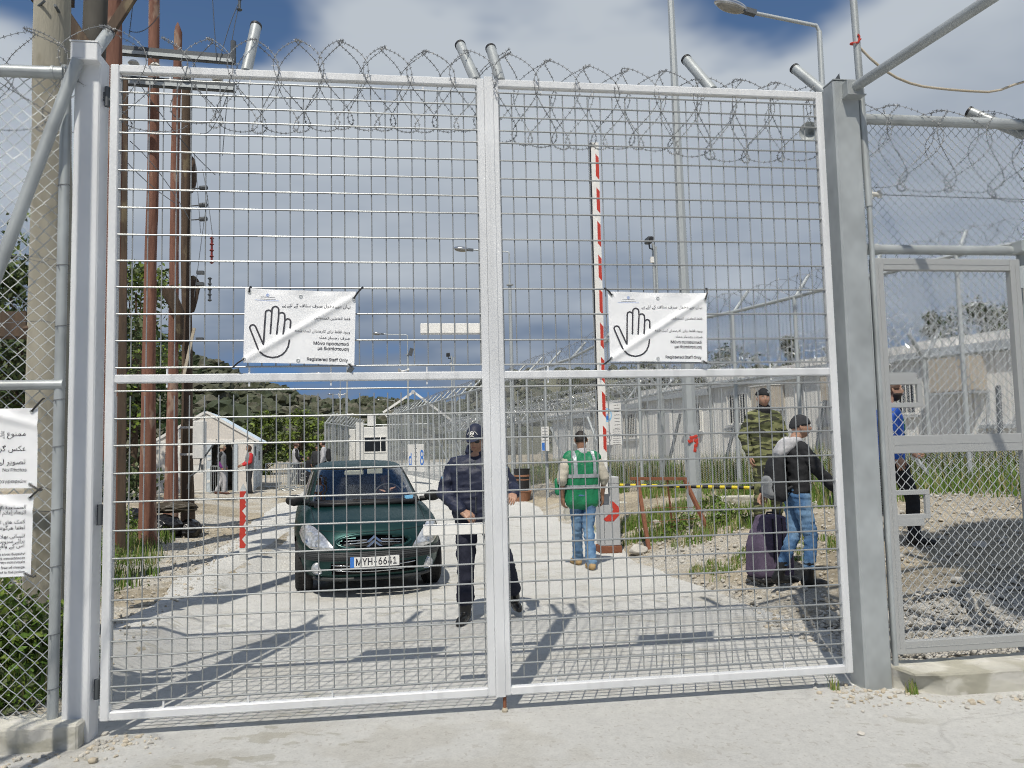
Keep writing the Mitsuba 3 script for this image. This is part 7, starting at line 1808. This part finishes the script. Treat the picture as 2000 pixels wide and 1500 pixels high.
for s in (1, -1):
    P.add('strap', MB().tube([(s * 0.10, -0.14, 1.40), (s * 0.115, -0.02, 1.475), (s * 0.12, 0.09, 1.41), (s * 0.12, 0.12, 1.28), (s * 0.135, 0.05, 1.10), (s * 0.12, -0.14, 1.0)], 0.014, 8), 'charcoal_knit', bp)

# man in blue behind the wicket door
P = person('bearded man in a bright blue jacket walking right behind the wicket door', (6.90, 3.05, gz(6.9, 3.05)), -math.pi / 2 - 0.25, 1.76,
           dict(knee=((0.09, 0.16, 0.50), (-0.09, -0.03, 0.50)), ankle=((0.09, 0.16, 0.10), (-0.09, -0.28, 0.14)), zf=(0, 0.03), elb=((0.25, -0.10, 1.16), (-0.25, 0.06, 1.16)), wri=((0.245, -0.02, 0.93), (-0.22, 0.27, 1.0)), hand=((0, 0.3, -1), (0, 0.8, -0.6)), head=(0, 0.055, 1.65)), look=(-0.05, 0.0))
P.add('jacket', finish(P.torso(1.06, -0.02, [], 1.0, 1.0) + P.sleeves(1.08, 0.95), 0.024, 5, 0.009, 16, (9, 9, 16)), 'blue_jacket')
P.add('trousers', finish(P.legs(1.02, 0.062, 0.05), 0.026, 5, 0.009, 17, (8, 8, 18)), 'black_cloth')
P.feet('black_leather')
P.add('hair', P.cap(lambda v: sstep(-0.012, 0.012, v[:, 2] - np.where(v[:, 1] > 0.05, 0.055, np.where(v[:, 1] > -0.02, 0.0, -0.05))), 0.014, 0.006), 'hair_brown')
P.add('beard', P.cap(lambda v: sstep(0, 0.012, -0.035 - v[:, 2]) * sstep(0, 0.02, v[:, 1] + 0.02) * (1 - np.exp(-((v[:, 2] + 0.058) / 0.006) ** 2 - (v[:, 0] / 0.018) ** 2)) * (np.abs(v[:, 0]) + np.clip(-v[:, 2] - 0.045, 0, 1) > 0.012), 0.009, 0.005), 'hair_dark')
P.add('lanyard', MB().tube([(0.06, 0.08, 1.46), (0.03, 0.15, 1.30), (0.0, 0.155, 1.14), (-0.03, 0.15, 1.30), (-0.06, 0.08, 1.46)], 0.006, 6), 'green_vest')
P.add('badge_card', MB().box((0, 0.162, 1.08), (0.07, 0.004, 0.10)), 'yellow_paint')


# people farther up the road: coarser meshes
def far_person(label, x, y, ang, H, sp, top, topmat, sleeve, sleevemat, legmat, shoemat, hair, hairlow=-0.05, skin='skin', vest=None, look=(0, 0), forearm=None):
    P = person(label, (x, y, gz(x, y)), ang, H, sp, look, skin, False)
    P.add(top, finish(P.torso(1.05, 0.02) + (P.sleeves(1.1, sleeve) if sleeve else []), 0.05, 4, 0.008, 3), topmat if not sleevemat else sleevemat)
    if vest:
        P.add('vest', finish(P.torso(1.16, -0.02, [], 1.05, 1.1), 0.05, 4, 0.010, 4), vest)
    if forearm:
        P.add('long_sleeve', finish(P.sleeves(1.0, 0.97), 0.05, 3), forearm)
    P.add('trousers', finish(P.legs(1.0, 0.062, 0.05), 0.05, 4, 0.008, 5), legmat)
    P.feet(shoemat)
    P.add('hair', P.cap(lambda v: sstep(-0.012, 0.012, v[:, 2] - np.where(v[:, 1] > 0.03, 0.045, hairlow)), 0.016, 0.006), hair)
    return P


STEP = dict(knee=((0.10, 0.12, 0.50), (-0.10, -0.02, 0.50)), ankle=((0.10, 0.10, 0.10), (-0.10, -0.20, 0.12)))
far_person('grey haired woman in a grey vest with purple sleeves standing before the shelter door', -4.55, 22.9, -math.pi / 2, 1.68, {**STEP, 'elb': ((0.24, -0.08, 1.16), (-0.24, -0.05, 1.16)), 'wri': ((0.23, 0.05, 0.93), (-0.23, 0.08, 0.95))}, 'shirt', 'black_cloth', 0.05, 'black_cloth', 'pale_grey_cloth', 'brown_shoe', 'hair_grey', -0.03, vest='grey_cloth', forearm='purple_cloth')
far_person('woman in a red top and grey vest turning towards the shelter', -3.80, 23.7, math.pi / 2 + 0.5, 1.68, {'elb': ((0.24, 0.03, 1.16), (-0.25, 0.05, 1.15)), 'wri': ((0.20, 0.25, 1.02), (-0.20, 0.30, 1.05)), 'hand': ((0, 1, -0.3), (0, 1, -0.2))}, 'shirt', 'red_cloth', 0.95, 'red_cloth', 'charcoal_knit', 'black_leather', 'hair_brown', -0.10, vest='grey_cloth')
far_person('man in a pale grey vest standing on the road beyond the crowd barriers', -2.96, 29.0, -math.pi / 2 + 0.3, 1.76, {**STEP, 'elb': ((0.25, 0.0, 1.16), (-0.24, 0.1, 1.2)), 'wri': ((0.24, 0.16, 0.95), (-0.18, 0.33, 1.12))}, 'shirt', 'black_cloth', 0.95, 'black_cloth', 'navy_trousers', 'black_leather', 'hair_brown', vest='pale_grey_cloth')
Q = far_person('person with a dark rucksack seen over the car roof', -1.72, 28.0, math.pi / 2, 1.80, STEP, 'coat', 'pale_grey_cloth', 0.95, 'pale_grey_cloth', 'black_cloth', 'black_leather', 'hair_dark')
Q.add('rucksack', finish([hullof([((0.10, -0.20, 1.38), 0.06), ((-0.10, -0.20, 1.38), 0.06), ((0.12, -0.22, 1.0), 0.08), ((-0.12, -0.22, 1.0), 0.08)], 10)], 0.06, 3, 0.012), 'black_cloth')
far_person('bearded man in a dark coat left of the rucksack, low above the car roof', -2.15, 29.6, math.pi, 1.62, {}, 'coat', 'charcoal_knit', 0.95, 'charcoal_knit', 'black_cloth', 'black_leather', 'hair_dark', skin='skin_tan')
far_person('small child in pale jeans by the heap of dark bags', -2.55, 29.9, math.pi - 0.4, 1.15, {}, 'coat', 'black_cloth', 0.95, 'black_cloth', 'denim', 'black_leather', 'hair_dark')

# the driver
D0 = cw([(0.34, 2.33, 0.10)])[0]
P = person('driver in a dark top holding the steering wheel of the green car', tuple(D0), math.pi + CA, 1.62,
           dict(hip=((0.09, 0, 0.50), (-0.09, 0, 0.50)), knee=((0.14, 0.42, 0.55), (-0.14, 0.42, 0.55)), ankle=((0.13, 0.55, 0.25), (-0.13, 0.55, 0.25)), toe=((0, 1, 0), (0, 1, 0)), zf=(0.18, 0.18), sho=((0.18, 0, 0.97), (-0.18, 0, 0.97)), elb=((0.25, 0.20, 0.82), (-0.25, 0.20, 0.82)), wri=((0.16, 0.45, 0.97), (-0.14, 0.45, 1.0)),
                hand=((-0.5, 0.5, 0.5), (0.5, 0.5, 0.5)), palm=((0, 0.4, -1), (0, 0.4, -1)), neck=(0, 0.0, 1.04), head=(0, 0.04, 1.185)), look=(0.1, 0), hi=True)
P.add('jumper', finish(P.torso(1.02, 0.0) + P.sleeves(1.05, 0.93), 0.03, 4, 0.006, 4), 'charcoal_knit')
P.add('trousers', finish(P.legs(0.98, 0.06, 0.05), 0.04, 3), 'black_cloth')
P.add('hair', P.cap(lambda v: sstep(-0.012, 0.012, v[:, 2] - np.where(v[:, 1] > 0.03, 0.045, -0.04)), 0.012, 0.005), 'hair_dark')


# ---------------------------------------------------------------- raised barrier boom with its cabinet
bb = thing('barrier_boom', 'white barrier boom with red stripes raised upright from a grey cabinet by the road', 'barrier')
bx0, by0 = 4.58, 6.55
bz = 0.0
pr('cabinet_grey', (0.42, 0.43, 0.44), 0.45)
obj('cabinet', MB().bevbox((bx0 + 0.06, by0, bz + 0.60), (0.30, 0.28, 1.00), 0.012), 'cabinet_grey', bb)
obj('base', MB().bevbox((bx0 + 0.06, by0, bz + 0.05), (0.32, 0.32, 0.10), 0.006), 'rust', bb)
oc = [(math.cos(a) * 0.155, math.sin(a) * 0.155) for a in np.radians(np.arange(22.5, 382, 45))]
octo = Polygon(oc)
m_ = flat([octo.intersection(Polygon([(0.01, 0.16), (0.16, 0.16), (0.16, -0.16), (-0.04, -0.16), (-0.09, -0.11), (0.06, 0.02)]))], 0.002)
obj('stop_symbol', (m_[0] + (bx0 + 0.05, by0 - 0.143, bz + 0.60), m_[1]), 'red_paint', bb)
obj('cabinet_seam', MB().box((bx0 - 0.03, by0 - 0.141, bz + 0.60), (0.006, 0.004, 0.94)).box((bx0 + 0.06, by0 - 0.141, bz + 1.0), (0.29, 0.004, 0.005)), 'steel_dark', bb)
obj('pivot', MB().tube([(bx0 - 0.02, by0 - 0.19, bz + 0.93), (bx0 - 0.02, by0 - 0.02, bz + 0.93)], 0.075, 16), 'steel_dark', bb, 40)
lean = lambda z: (bx0 - 0.045 - 0.004 * (z - 1), by0 - 0.23 - 0.03 * (z - 1), z)
Bp = np.array([lean(0.86), lean(6.02)])
boom = obj('boom', MB().bar(Bp[0], Bp[1], 0.045, 0.115, up=(1, 0, 0)), 'white_paint', bb)
obj('boom_edge', MB().bar(Bp[0] - (0.066, 0, 0), Bp[1] - (0.066, 0, 0), 0.040, 0.012, up=(1, 0, 0)), 'black_plastic', boom)
for k in range(10):
    z0_ = 1.02 + k * 0.50
    if z0_ > 5.6:
        break
    pts = [(0.006, z0_), (0.054, z0_ - 0.06), (0.054, z0_ + 0.27), (0.006, z0_ + 0.33)]
    if k == 0:
        continue
    mm = trimesh.creation.extrude_polygon(Polygon(pts), 0.002, engine='earcut'); v = np.asarray(mm.vertices)
    c = np.array([lean(z)[:2] for z in v[:, 1]])
    obj('red_stripe', (np.stack([c[:, 0] + v[:, 0], c[:, 1] - 0.0235 - v[:, 2], v[:, 1]], -1), mm.faces), 'red_paint', boom)

# ---------------------------------------------------------------- red and white striped post
sp_ = thing('striped_post', 'short red and white marker post standing at the left edge of the road', 'marker post')
X_, Y_ = -0.55, 6.55
obj('base_plate', MB().bevbox((X_, Y_, 0.012), (0.26, 0.22, 0.024), 0.005).bevbox((X_, Y_, 0.12), (0.09, 0.05, 0.22), 0.004), 'white_panel', sp_)
obj('board', MB().bevbox((X_, Y_, 0.63), (0.085, 0.035, 0.84), 0.003), 'white_panel', sp_)
obj('point', MB().add([(X_ - 0.042, Y_ - 0.017, 1.05), (X_ + 0.042, Y_ - 0.017, 1.05), (X_ + 0.042, Y_ + 0.017, 1.05), (X_ - 0.042, Y_ + 0.017, 1.05), (X_, Y_, 1.15)], [[0, 1, 4], [1, 2, 4], [2, 3, 4], [3, 0, 4]]), 'galvanised_plain', sp_)
for k in range(4):
    z = 0.26 + k * 0.195
    v, f = flat([Polygon([(-0.042, z), (0.026, z), (0.041, z + 0.045), (-0.012 + 0.02 * (k % 2), z + 0.12), (0.041, z + 0.18), (0.041, z + 0.195), (-0.042, z + 0.195)])], 0.002)
    obj('red_chevron', (v + (X_, Y_ - 0.0185, 0), f), 'red_paint', sp_)

# ---------------------------------------------------------------- rusty frame with the yellow and black bar
fr_ = thing('rusty_frame', 'rusty brown metal frame leaning beside the barrier cabinet', 'frame')
A_, B_, C_ = np.array([5.10, 6.72, 1.05]), np.array([5.86, 6.60, 1.03]), np.array([5.16, 6.25, 0.02])
D_ = np.array([6.02, 6.15, gz(6.02, 6.15)])
obj('top_bar', MB().bar(A_ - (0.05, 0, 0), B_ + (0.03, 0, 0), 0.045, 0.045), 'rust', fr_)
obj('leg', MB().bar(A_ + (0.06, 0, -0.02), C_, 0.05, 0.05), 'rust', fr_)
obj('leg', MB().bar(B_ - (0, 0, 0.02), D_, 0.05, 0.05), 'rust', fr_)
obj('back_leg', MB().bar(B_ - (0.26, -0.04, 0.02), (5.74, 6.9, gz(5.74, 6.9) + 0.1), 0.022, 0.022), 'rust', fr_)
obj('wire_grid', MB().tube([(5.2, 6.4, 0.42), (5.9, 6.3, 0.46)], 0.004, 4).tube([(5.22, 6.5, 0.62), (5.9, 6.4, 0.62)], 0.004, 4).tube([(5.4, 6.6, 0.8), (5.45, 6.4, 0.2)], 0.004, 4).tube([(5.6, 6.6, 0.8), (5.66, 6.4, 0.25)], 0.004, 4), 'rust', fr_)
yb = thing('striped_bar', 'yellow and black striped bar lying level in front of the tall lamp pole', 'barrier bar')
a_, b_ = np.array([4.95, 7.25, 0.93]), np.array([6.78, 5.95, 0.90])
n_ = 26
for k in range(n_):
    p, q = a_ + (b_ - a_) * k / n_, a_ + (b_ - a_) * (k + 1) / n_
    obj('stripe', MB().tube([p, q], 0.026, 10), 'yellow_paint' if k % 2 else 'black_plastic', yb, 40)
obj('support', MB().tube([(6.72, 5.99, 0.2), (6.72, 5.99, 0.88)], 0.02, 8).tube([(4.98, 7.23, 0.0), (4.98, 7.23, 0.92)], 0.02, 8), 'steel_dark', yb, 40)

# ---------------------------------------------------------------- suitcase
sc_ = thing('suitcase', 'large purple grey suitcase standing behind the woman in blue jeans', 'suitcase')
sx_, sy_ = 5.50, 3.16
sz_ = gz(sx_, sy_)
v, f = finish([m3.Manifold.batch_hull([ball((x, y, z), r, 12) for x, y, z, r in ((-0.13, 0.1, 0.12, 0.06), (0.17, 0.1, 0.10, 0.06), (-0.13, -0.1, 0.12, 0.06), (0.17, -0.1, 0.10, 0.06), (-0.115, 0.09, 0.40, 0.07), (-0.115, -0.09, 0.40, 0.07), (-0.035, 0.07, 0.66, 0.05), (-0.035, -0.07, 0.66, 0.05), (0.13, 0.08, 0.66, 0.05), (0.13, -0.08, 0.66, 0.05), (0.19, 0.09, 0.4, 0.06), (0.19, -0.09, 0.4, 0.06))])], 0.022, 4, 0.016, 21, (14, 9, 3))
Rs = rotz(0.2)
obj('body', (v @ Rs.T + (sx_, sy_, sz_), f), 'suitcase_cloth', sc_, True)
L_ = lambda *q: np.array(q) @ Rs.T + (sx_, sy_, sz_)
for x0, x1 in ((-0.03, -0.01), (0.07, 0.10)):
    obj('piping', MB().tube([L_(x0 - 0.02, -0.150, 0.12), L_(x0, -0.165, 0.38), L_(x1, -0.125, 0.68)], 0.007, 6), 'black_cloth', sc_, 40)
obj('top_handle', MB().tube([L_(0.0, 0, 0.70), L_(0.02, 0, 0.735), L_(0.08, 0, 0.735), L_(0.10, 0, 0.70)], 0.011, 8), 'black_plastic', sc_, 40)
obj('pull_handle', MB().tube([L_(0.13, -0.05, 0.68), L_(0.17, -0.05, 0.86), L_(0.17, 0.05, 0.86), L_(0.13, 0.05, 0.68)], 0.009, 8), 'steel_dark', sc_, 40)
obj('base', MB().bevbox(L_(0.02, 0, 0.055), (0.40, 0.30, 0.055), 0.02, Rs), 'black_plastic', sc_)
for x, y in ((-0.12, -0.11), (0.15, -0.11), (-0.12, 0.11), (0.15, 0.11)):
    obj('caster', MB().tube([L_(x - 0.012, y, 0.022), L_(x + 0.012, y, 0.022)], 0.022, 12), 'rubber' if 'rubber' in scene else 'black_plastic', sc_, 40)


# ---------------------------------------------------------------- rubbish bags, pot, blocks
def crumple(c, s, seed, n=0.28):
    m = trimesh.creation.icosphere(subdivisions=4)
    v = np.array(m.vertices)
    q = v * 2.3 + seed
    r = 1 - np.abs(2 * meshkit.noise(q, seed) - 1)
    v = v * (1 + n * (r - 0.5) + 0.12 * (meshkit.fbm(v * 6 + seed, 3, seed) - 0.5))[:, None]
    v = v * np.array(s)
    v[:, 2] = np.maximum(v[:, 2], -0.6 * s[2])
    return v + np.array(c), np.array(m.faces)


pr('bag_black', (0.010, 0.010, 0.011), 0.28)
pr('bag_brown', (0.050, 0.040, 0.025), 0.5)
for i, (x, y, s, m_, lab) in enumerate(((-2.98, 9.6, (0.26, 0.24, 0.22), 'bag_black', 'black rubbish bag left of the pile under the wooden poles'), (-2.50, 9.55, (0.30, 0.26, 0.20), 'bag_black', 'black rubbish bag in the middle of the pile under the wooden poles'), (-2.12, 9.75, (0.20, 0.22, 0.17), 'bag_black', 'smaller black rubbish bag at the right end of the pile under the wooden poles'))):
    tag(obj('rubbish_bag', crumple((x, y, gz(x, y) + s[2] * 0.55), s, 3 + i), m_, None, True), lab, 'rubbish bag')
tag(obj('cloth_heap', crumple((-2.38, 9.75, gz(-2.4, 9.75) + 0.42), (0.36, 0.22, 0.11), 8, 0.35), 'bag_brown', None, True), 'brown crumpled cloth lying on top of the black rubbish bags', 'cloth')
for i, (x, y, s) in enumerate(((-2.66, 29.2, (0.35, 0.3, 0.42)), (-2.25, 28.7, (0.28, 0.3, 0.34)))):
    tag(obj('dark_bag', crumple((x, y, s[2] * 0.55), s, 11 + i), 'bag_black', None, True), ('larger', 'smaller')[i] + ' heap of black bags on the road beside the man in the pale vest', 'bag')
pt = thing('plant_pot', 'terracotta tub with a dark bin on it, behind the officer', 'tub')
pr('terracotta', (0.30, 0.15, 0.09), 0.8)
obj('tub', MB().mesh(lathe([(0, 0), (0.30, 0), (0.36, 0.26), (0.38, 0.28), (0.34, 0.28), (0, 0.27)], 20), None, (4.80, 17.2, 0.0)), 'terracotta', pt, 40)
obj('bin', MB().mesh(lathe([(0, 0.27), (0.20, 0.27), (0.225, 0.86), (0.235, 0.90), (0, 0.90)], 20), None, (4.90, 17.2, 0.0)), 'black_plastic', pt, 40)
obj('orange_band', MB().mesh(lathe([(0.212, 0.68), (0.222, 0.68), (0.224, 0.73), (0.214, 0.73)], 20), None, (4.90, 17.2, 0.0)).mesh(lathe([(0.208, 0.58), (0.218, 0.58), (0.219, 0.61), (0.209, 0.61)], 20), None, (4.90, 17.2, 0.0)), 'terracotta', pt, 40)
tag(obj('kerb_block', noisy_block(4.95, 6.6, 11.2, 11.5, -0.05, 0.34, 0.02, 14), 'kerb_concrete', None, 30), 'concrete kerb block across the gravel left of the barrier cabinet', 'kerb')
tag(obj('concrete_slab', noisy_block(7.15, 8.4, 8.4, 8.75, 0.36, 0.60, 0.03, 15), 'kerb_concrete', None, 30), 'broken pale concrete slab at the foot of the tall fence', 'concrete slab')

# ---------------------------------------------------------------- stones and gravel
rocks = [rock(40 + k, 1) for k in range(8)]
rocks2 = [rock(60 + k, 3) for k in range(8)]
rg = np.random.default_rng(11)
bank = []
while len(bank) < 46:
    x, y = rg.uniform(4.7, 9.5), rg.uniform(0.8, 8.5)
    if (x - 4.9) > 0.1 + 0.1 * y and abs(x - 5.5) + abs(y - 2.5) > 0.5:
        bank.append((x, y, rg.uniform(0.028, 0.085)))
for i, (x, y, s) in enumerate(bank):
    v, f = rocks2[i % 8]
    q = v * s * np.array([1, 1, 0.62]) @ rotz(rg.uniform(0, 6)).T
    where = ('under the wicket door' if x > 7.2 else 'between the woman and the gate post' if y < 2.0 else 'beside the suitcase' if y < 3.6 else 'by the rusty frame' if x < 6.2 else 'on the slope behind the soldier')
    kind_ = ('pale grey', 'ochre tinted')[i % 4 == 0]
    tag(obj('stone', (q + (x, y, gz(x, y) + s * 0.22), f), 'stone_pale' if i % 4 else 'stone_ochre', None, 30), f'{kind_} loose stone lying {where}', 'stone', f'{kind_} loose stones {where}')
for x, y, s, m_, lab in ((0.085, -0.33, 0.030, 'stone_ochre', 'yellowish stone on the concrete below the left gate leaf'), (4.16, -0.72, 0.018, 'stone_pale', 'small white stone on the concrete right of the centre, near the bottom edge'), (5.55, -0.42, 0.026, 'stone_ochre', 'yellow stone on the ground before the right footing'),
                     (4.23, -0.30, 0.012, 'stone_pale', 'tiny pale stone on the concrete below the right gate leaf'), (6.4, 6.6, 0.13, 'stone_pale', 'large grey stone near the foot of the tall lamp pole'), (4.95, 6.1, 0.12, 'stone_pale', 'large rounded stone beside the barrier cabinet'), (7.75, 4.4, 0.16, 'stone_pale', 'flat pale rock on the bank seen in the wicket door')):
    v, f = rocks2[int(x * 10) % 8]
    tag(obj('stone', (v * s * (1.1, 1, 0.75) + (x, y, max(0, gz(x, y)) + s * 0.45), f), m_, None, 30), lab, 'stone')


def scatter(name, label, n, place, smin, smax, mats, seed, flat_=0.7):
    r = np.random.default_rng(seed)
    g = {m: MB() for m in mats}
    k = 0
    while k < n:
        x, y = place(r)
        if x is None:
            continue
        k += 1
        s = smin + (smax - smin) * r.uniform() ** 2.5
        v, f = rocks[r.integers(0, 8)]
        a = r.uniform(0, 6.28, 2)
        g[mats[r.integers(0, len(mats))]].add((v * s * np.array([1.15, 0.9, flat_])) @ (rotz(a[0]) @ rotx(0.4 * math.sin(a[1]))).T + (x, y, gz(x, y) + s * 0.25), f)
    key = tag(numbered(name), label, 'gravel', kind='stuff')
    for m, mb in g.items():
        tag(obj('pieces', mb, m, key), kind='stuff')


def pl_right(r):
    x, y = 4.75 + 5.5 * r.uniform() ** 1.3, 0.15 + 8.5 * r.uniform() ** 1.25
    return (x, y) if x > 4.86 + 0.12 * math.sin(y * 3) + (0.15 if y > 3 else 0) and meshkit.noise(np.array([x * 1.1, y * 1.1, 3.0]), 3) > 0.33 else (None, None)


def pl_left(r):
    y = 0.3 + 11 * r.uniform() ** 1.2
    x = float(left_edge(y)) + 0.25 - 1.9 * r.uniform() ** 1.1
    return (x, y)


def pl_foot(r):
    t = r.uniform()
    if t < 0.42:
        return (4.35 + 0.55 * r.uniform() + 0.1 * r.normal(), -0.10 + 0.13 * r.normal())
    if t < 0.66:
        return (4.85 + 2.2 * r.uniform(), -0.32 - 0.10 * abs(r.normal()))
    if t < 0.85:
        return (-0.02 + 0.16 * abs(r.normal()), -0.10 + 0.10 * r.normal())
    return (-1.5 + 1.5 * r.uniform(), -0.17 - 0.05 * abs(r.normal()))


scatter('gravel', 'loose gravel and pebbles strewn over the right bank', 2200, pl_right, 0.010, 0.034, ['stone_pale', 'stone_pale', 'stone_ochre'], 3)
scatter('gravel', 'loose gravel along the left edge of the road', 1500, pl_left, 0.007, 0.026, ['stone_pale', 'stone_ochre'], 4)
scatter('gravel', 'pebbles and rubble at the feet of the gate posts', 520, pl_foot, 0.004, 0.022, ['stone_pale', 'stone_ochre'], 5)


def pl_behind(r):
    return (4.85 + 3.2 * r.uniform(), 0.12 + 1.7 * r.uniform() ** 1.1)


scatter('gravel', 'grey crushed stone behind the wicket door', 2600, pl_behind, 0.014, 0.036, ['stone_pale'], 6, 0.6)


# ---------------------------------------------------------------- grass and weeds
def grass(name, label, n, place, h0, h1, mats, seed, w=0.006, spread=0.35):
    r = np.random.default_rng(seed)
    g = {m: [[], [], []] for m in mats}
    V = {m: [] for m in mats}
    k = 0
    while k < n:
        x, y = place(r)
        if x is None:
            continue
        k += 1
        z = gz(x, y)
        h = r.uniform(h0, h1); a = r.uniform(0, 6.28); ln = spread * h * r.uniform(0.2, 1.2)
        d = np.array([math.cos(a), math.sin(a), 0]); s = np.array([-d[1], d[0], 0]) * w * r.uniform(0.6, 1.3)
        b = np.array([x, y, z - 0.01]); mdl = b + d * ln * 0.3 + (0, 0, h * 0.6); t = b + d * ln + (0, 0, h)
        V[mats[r.integers(0, len(mats))]].append([b - s, b + s, mdl + s * 0.7, mdl - s * 0.7, t])
    key = tag(numbered(name), label, 'grass', kind='stuff')
    for m in mats:
        if V[m]:
            v = np.array(V[m]).reshape(-1, 3); i = np.arange(len(V[m])) * 5
            f = np.vstack([np.stack([i, i + 1, i + 2], 1), np.stack([i, i + 2, i + 3], 1), np.stack([i + 3, i + 2, i + 4], 1)])
            tag(obj('blades', (v, f), m, key), kind='stuff')


def patches(C):
    C = np.array(C, float)
    pw = C[:, 2] * C[:, 3]; pw /= pw.sum()

    def f(r):
        c = C[r.choice(len(C), p=pw)]
        a, q = r.uniform(0, 6.28), math.sqrt(r.uniform())
        x, y = c[0] + c[2] * q * math.cos(a), c[1] + c[3] * q * math.sin(a)
        return (x, y) if meshkit.noise(np.array([x * 4.2, y * 4.2, 1.0]), 8) > 0.30 else (None, None)
    return f


GM = ['grass_a', 'grass_b', 'grass_a', 'grass_c']
grass('grass', 'green grass growing round the feet of the wooden poles', 3600, patches([(-2.35, 6.4, 0.7, 1.6), (-2.6, 8.6, 0.5, 1.1), (-1.75, 5.2, 0.45, 0.8), (-2.0, 3.4, 0.7, 1.0)]), 0.05, 0.24, GM, 1)
grass('grass', 'grass and weeds behind the left chain link fence', 2600, patches([(-1.1, 1.1, 0.6, 0.5), (-0.75, 0.55, 0.38, 0.22), (-1.6, 1.9, 0.6, 0.6)]), 0.05, 0.22, GM, 2)
grass('grass', 'patches of green grass on the right bank round the rusty frame and lamp pole', 5200, patches([(5.75, 7.1, 0.75, 0.55), (6.3, 6.0, 0.55, 0.45), (5.6, 5.7, 0.30, 0.25), (6.5, 8.7, 1.2, 0.5), (5.7, 8.9, 0.7, 0.6), (7.3, 7.3, 0.7, 0.3)]), 0.05, 0.22, GM, 3)
grass('grass', 'low grass patches on the bank beside the woman and behind the suitcase', 1800, patches([(5.35, 4.2, 0.35, 0.25), (6.4, 3.7, 0.5, 0.3), (6.1, 4.3, 0.5, 0.25), (5.2, 3.9, 0.2, 0.2)]), 0.03, 0.10, GM, 4, 0.005)
grass('grass', 'strip of green grass along the foot of the tall perimeter fence', 9000, patches([(9.4, 6.9, 1.6, 1.2), (10.8, 5.2, 1.4, 1.2), (8.3, 9.2, 0.8, 1.1), (7.4, 11.4, 0.8, 1.2), (6.3, 14.0, 0.7, 1.4), (11.6, 8.0, 1.6, 1.6)]), 0.08, 0.36, GM, 5, 0.009)
grass('grass', 'tall dry grass between the two perimeter fences', 10000, patches([(9.6, 10.6, 1.1, 1.6), (8.6, 13.0, 0.9, 1.6), (11.6, 10.0, 1.3, 1.6), (13.2, 8.6, 1.4, 1.4), (7.9, 15.8, 0.9, 1.8), (7.2, 19.5, 1.0, 2.4), (6.6, 24, 1.2, 3.0)]), 0.25, 0.75, ['grass_a', 'grass_c', 'leaf_olive'], 6, 0.010)
grass('grass', 'dry weeds at the foot of the right gate post', 60, patches([(4.52, 0.02, 0.12, 0.06), (4.85, -0.16, 0.05, 0.02)]), 0.03, 0.13, ['grass_c', 'grass_b'], 7, 0.004)
# leafy weeds: ivy like ground cover
for nm, lab, C, n_, sz, seed in (('weeds', 'leafy dark green weeds behind the left fence under the notices', [(-0.85, 0.95, 0.45, 0.3, 0.62), (-1.25, 1.25, 0.35, 0.3, 0.72), (-0.75, 1.3, 0.22, 0.2, 0.45), (-0.60, 0.35, 0.10, 0.08, 0.33), (-0.7, 0.28, 0.12, 0.08, 0.28)], 5200, 0.032, 1),
                                 ('weeds', 'leafy weeds at the foot of the wooden poles', [(-2.5, 6.2, 0.35, 0.6, 0.40), (-2.8, 8.2, 0.4, 0.7, 0.6), (-2.3, 4.4, 0.5, 0.5, 0.45)], 2600, 0.035, 2),
                                 ('weeds', 'leafy weeds round the foot of the tall lamp pole', [(6.35, 6.3, 0.3, 0.22, 0.26), (6.75, 7.8, 0.3, 0.25, 0.30), (5.55, 6.4, 0.18, 0.14, 0.28), (5.9, 6.95, 0.25, 0.2, 0.30)], 1500, 0.03, 3)):
    r = np.random.default_rng(seed + 70)
    key = tag(numbered(nm), lab, 'weeds', kind='stuff')
    for m_ in ('leaf_olive', 'grass_a', 'leaf_bright'):
        P = []
        for x, y, a, b, h in C:
            k = int(n_ / 3 * a * b / sum(c[2] * c[3] for c in C))
            q = r.normal(size=(k, 2)) * (a * 0.6, b * 0.6)
            P.append(np.column_stack([x + q[:, 0], y + q[:, 1], h * r.uniform(0.02, 1, k) * np.exp(-(q ** 2 / (a * a, b * b)).sum(1) * 0.7)]))
        P = np.vstack(P)
        P = P[~((P[:, 1] < 2.6) & (P[:, 0] > -0.36 - 0.10 * P[:, 1]))]
        P[:, 2] += ground(P[:, 0], P[:, 1])
        tag(obj('leaves', leaves(P, sz, r), m_, key), kind='stuff')

# ---------------------------------------------------------------- trees outside the frame, known by their shadows
tree('broadleaf_tree', 'leafy tree standing just outside the right edge of the picture', None, (6.5, -1.9, 0), 8.3, 1.25, 0.62, ['leaf_olive', 'leaf_dark'], 6500, 0.12, 51, 0.10)
bt = thing('bare_tree', 'leafless tree standing outside the left edge of the picture', 'tree')
mb = MB(); r = np.random.default_rng(8)


def twig(p, d, L, rad, depth):
    q = p + d * L
    mid_ = (p + q) / 2 + r.normal(size=3) * L * 0.06
    mb.tube([p, mid_, q], [rad, rad * 0.8, rad * 0.62], 5 if depth > 1 else 4)
    if depth == 0:
        return
    for _ in range(3 if depth > 2 else 2 + (r.uniform() < 0.5)):
        dd = d + r.normal(size=3) * 0.42 + (0, 0, 0.10); dd /= np.linalg.norm(dd)
        twig(q - d * L * r.uniform(0, 0.35), dd, L * r.uniform(0.62, 0.86), rad * 0.56, depth - 1)


twig(np.array([-2.1, -3.1, -0.1]), np.array([0.05, 0.05, 1.0]), 1.9, 0.07, 5)
obj('branches', mb, 'dark_wood', bt, True)
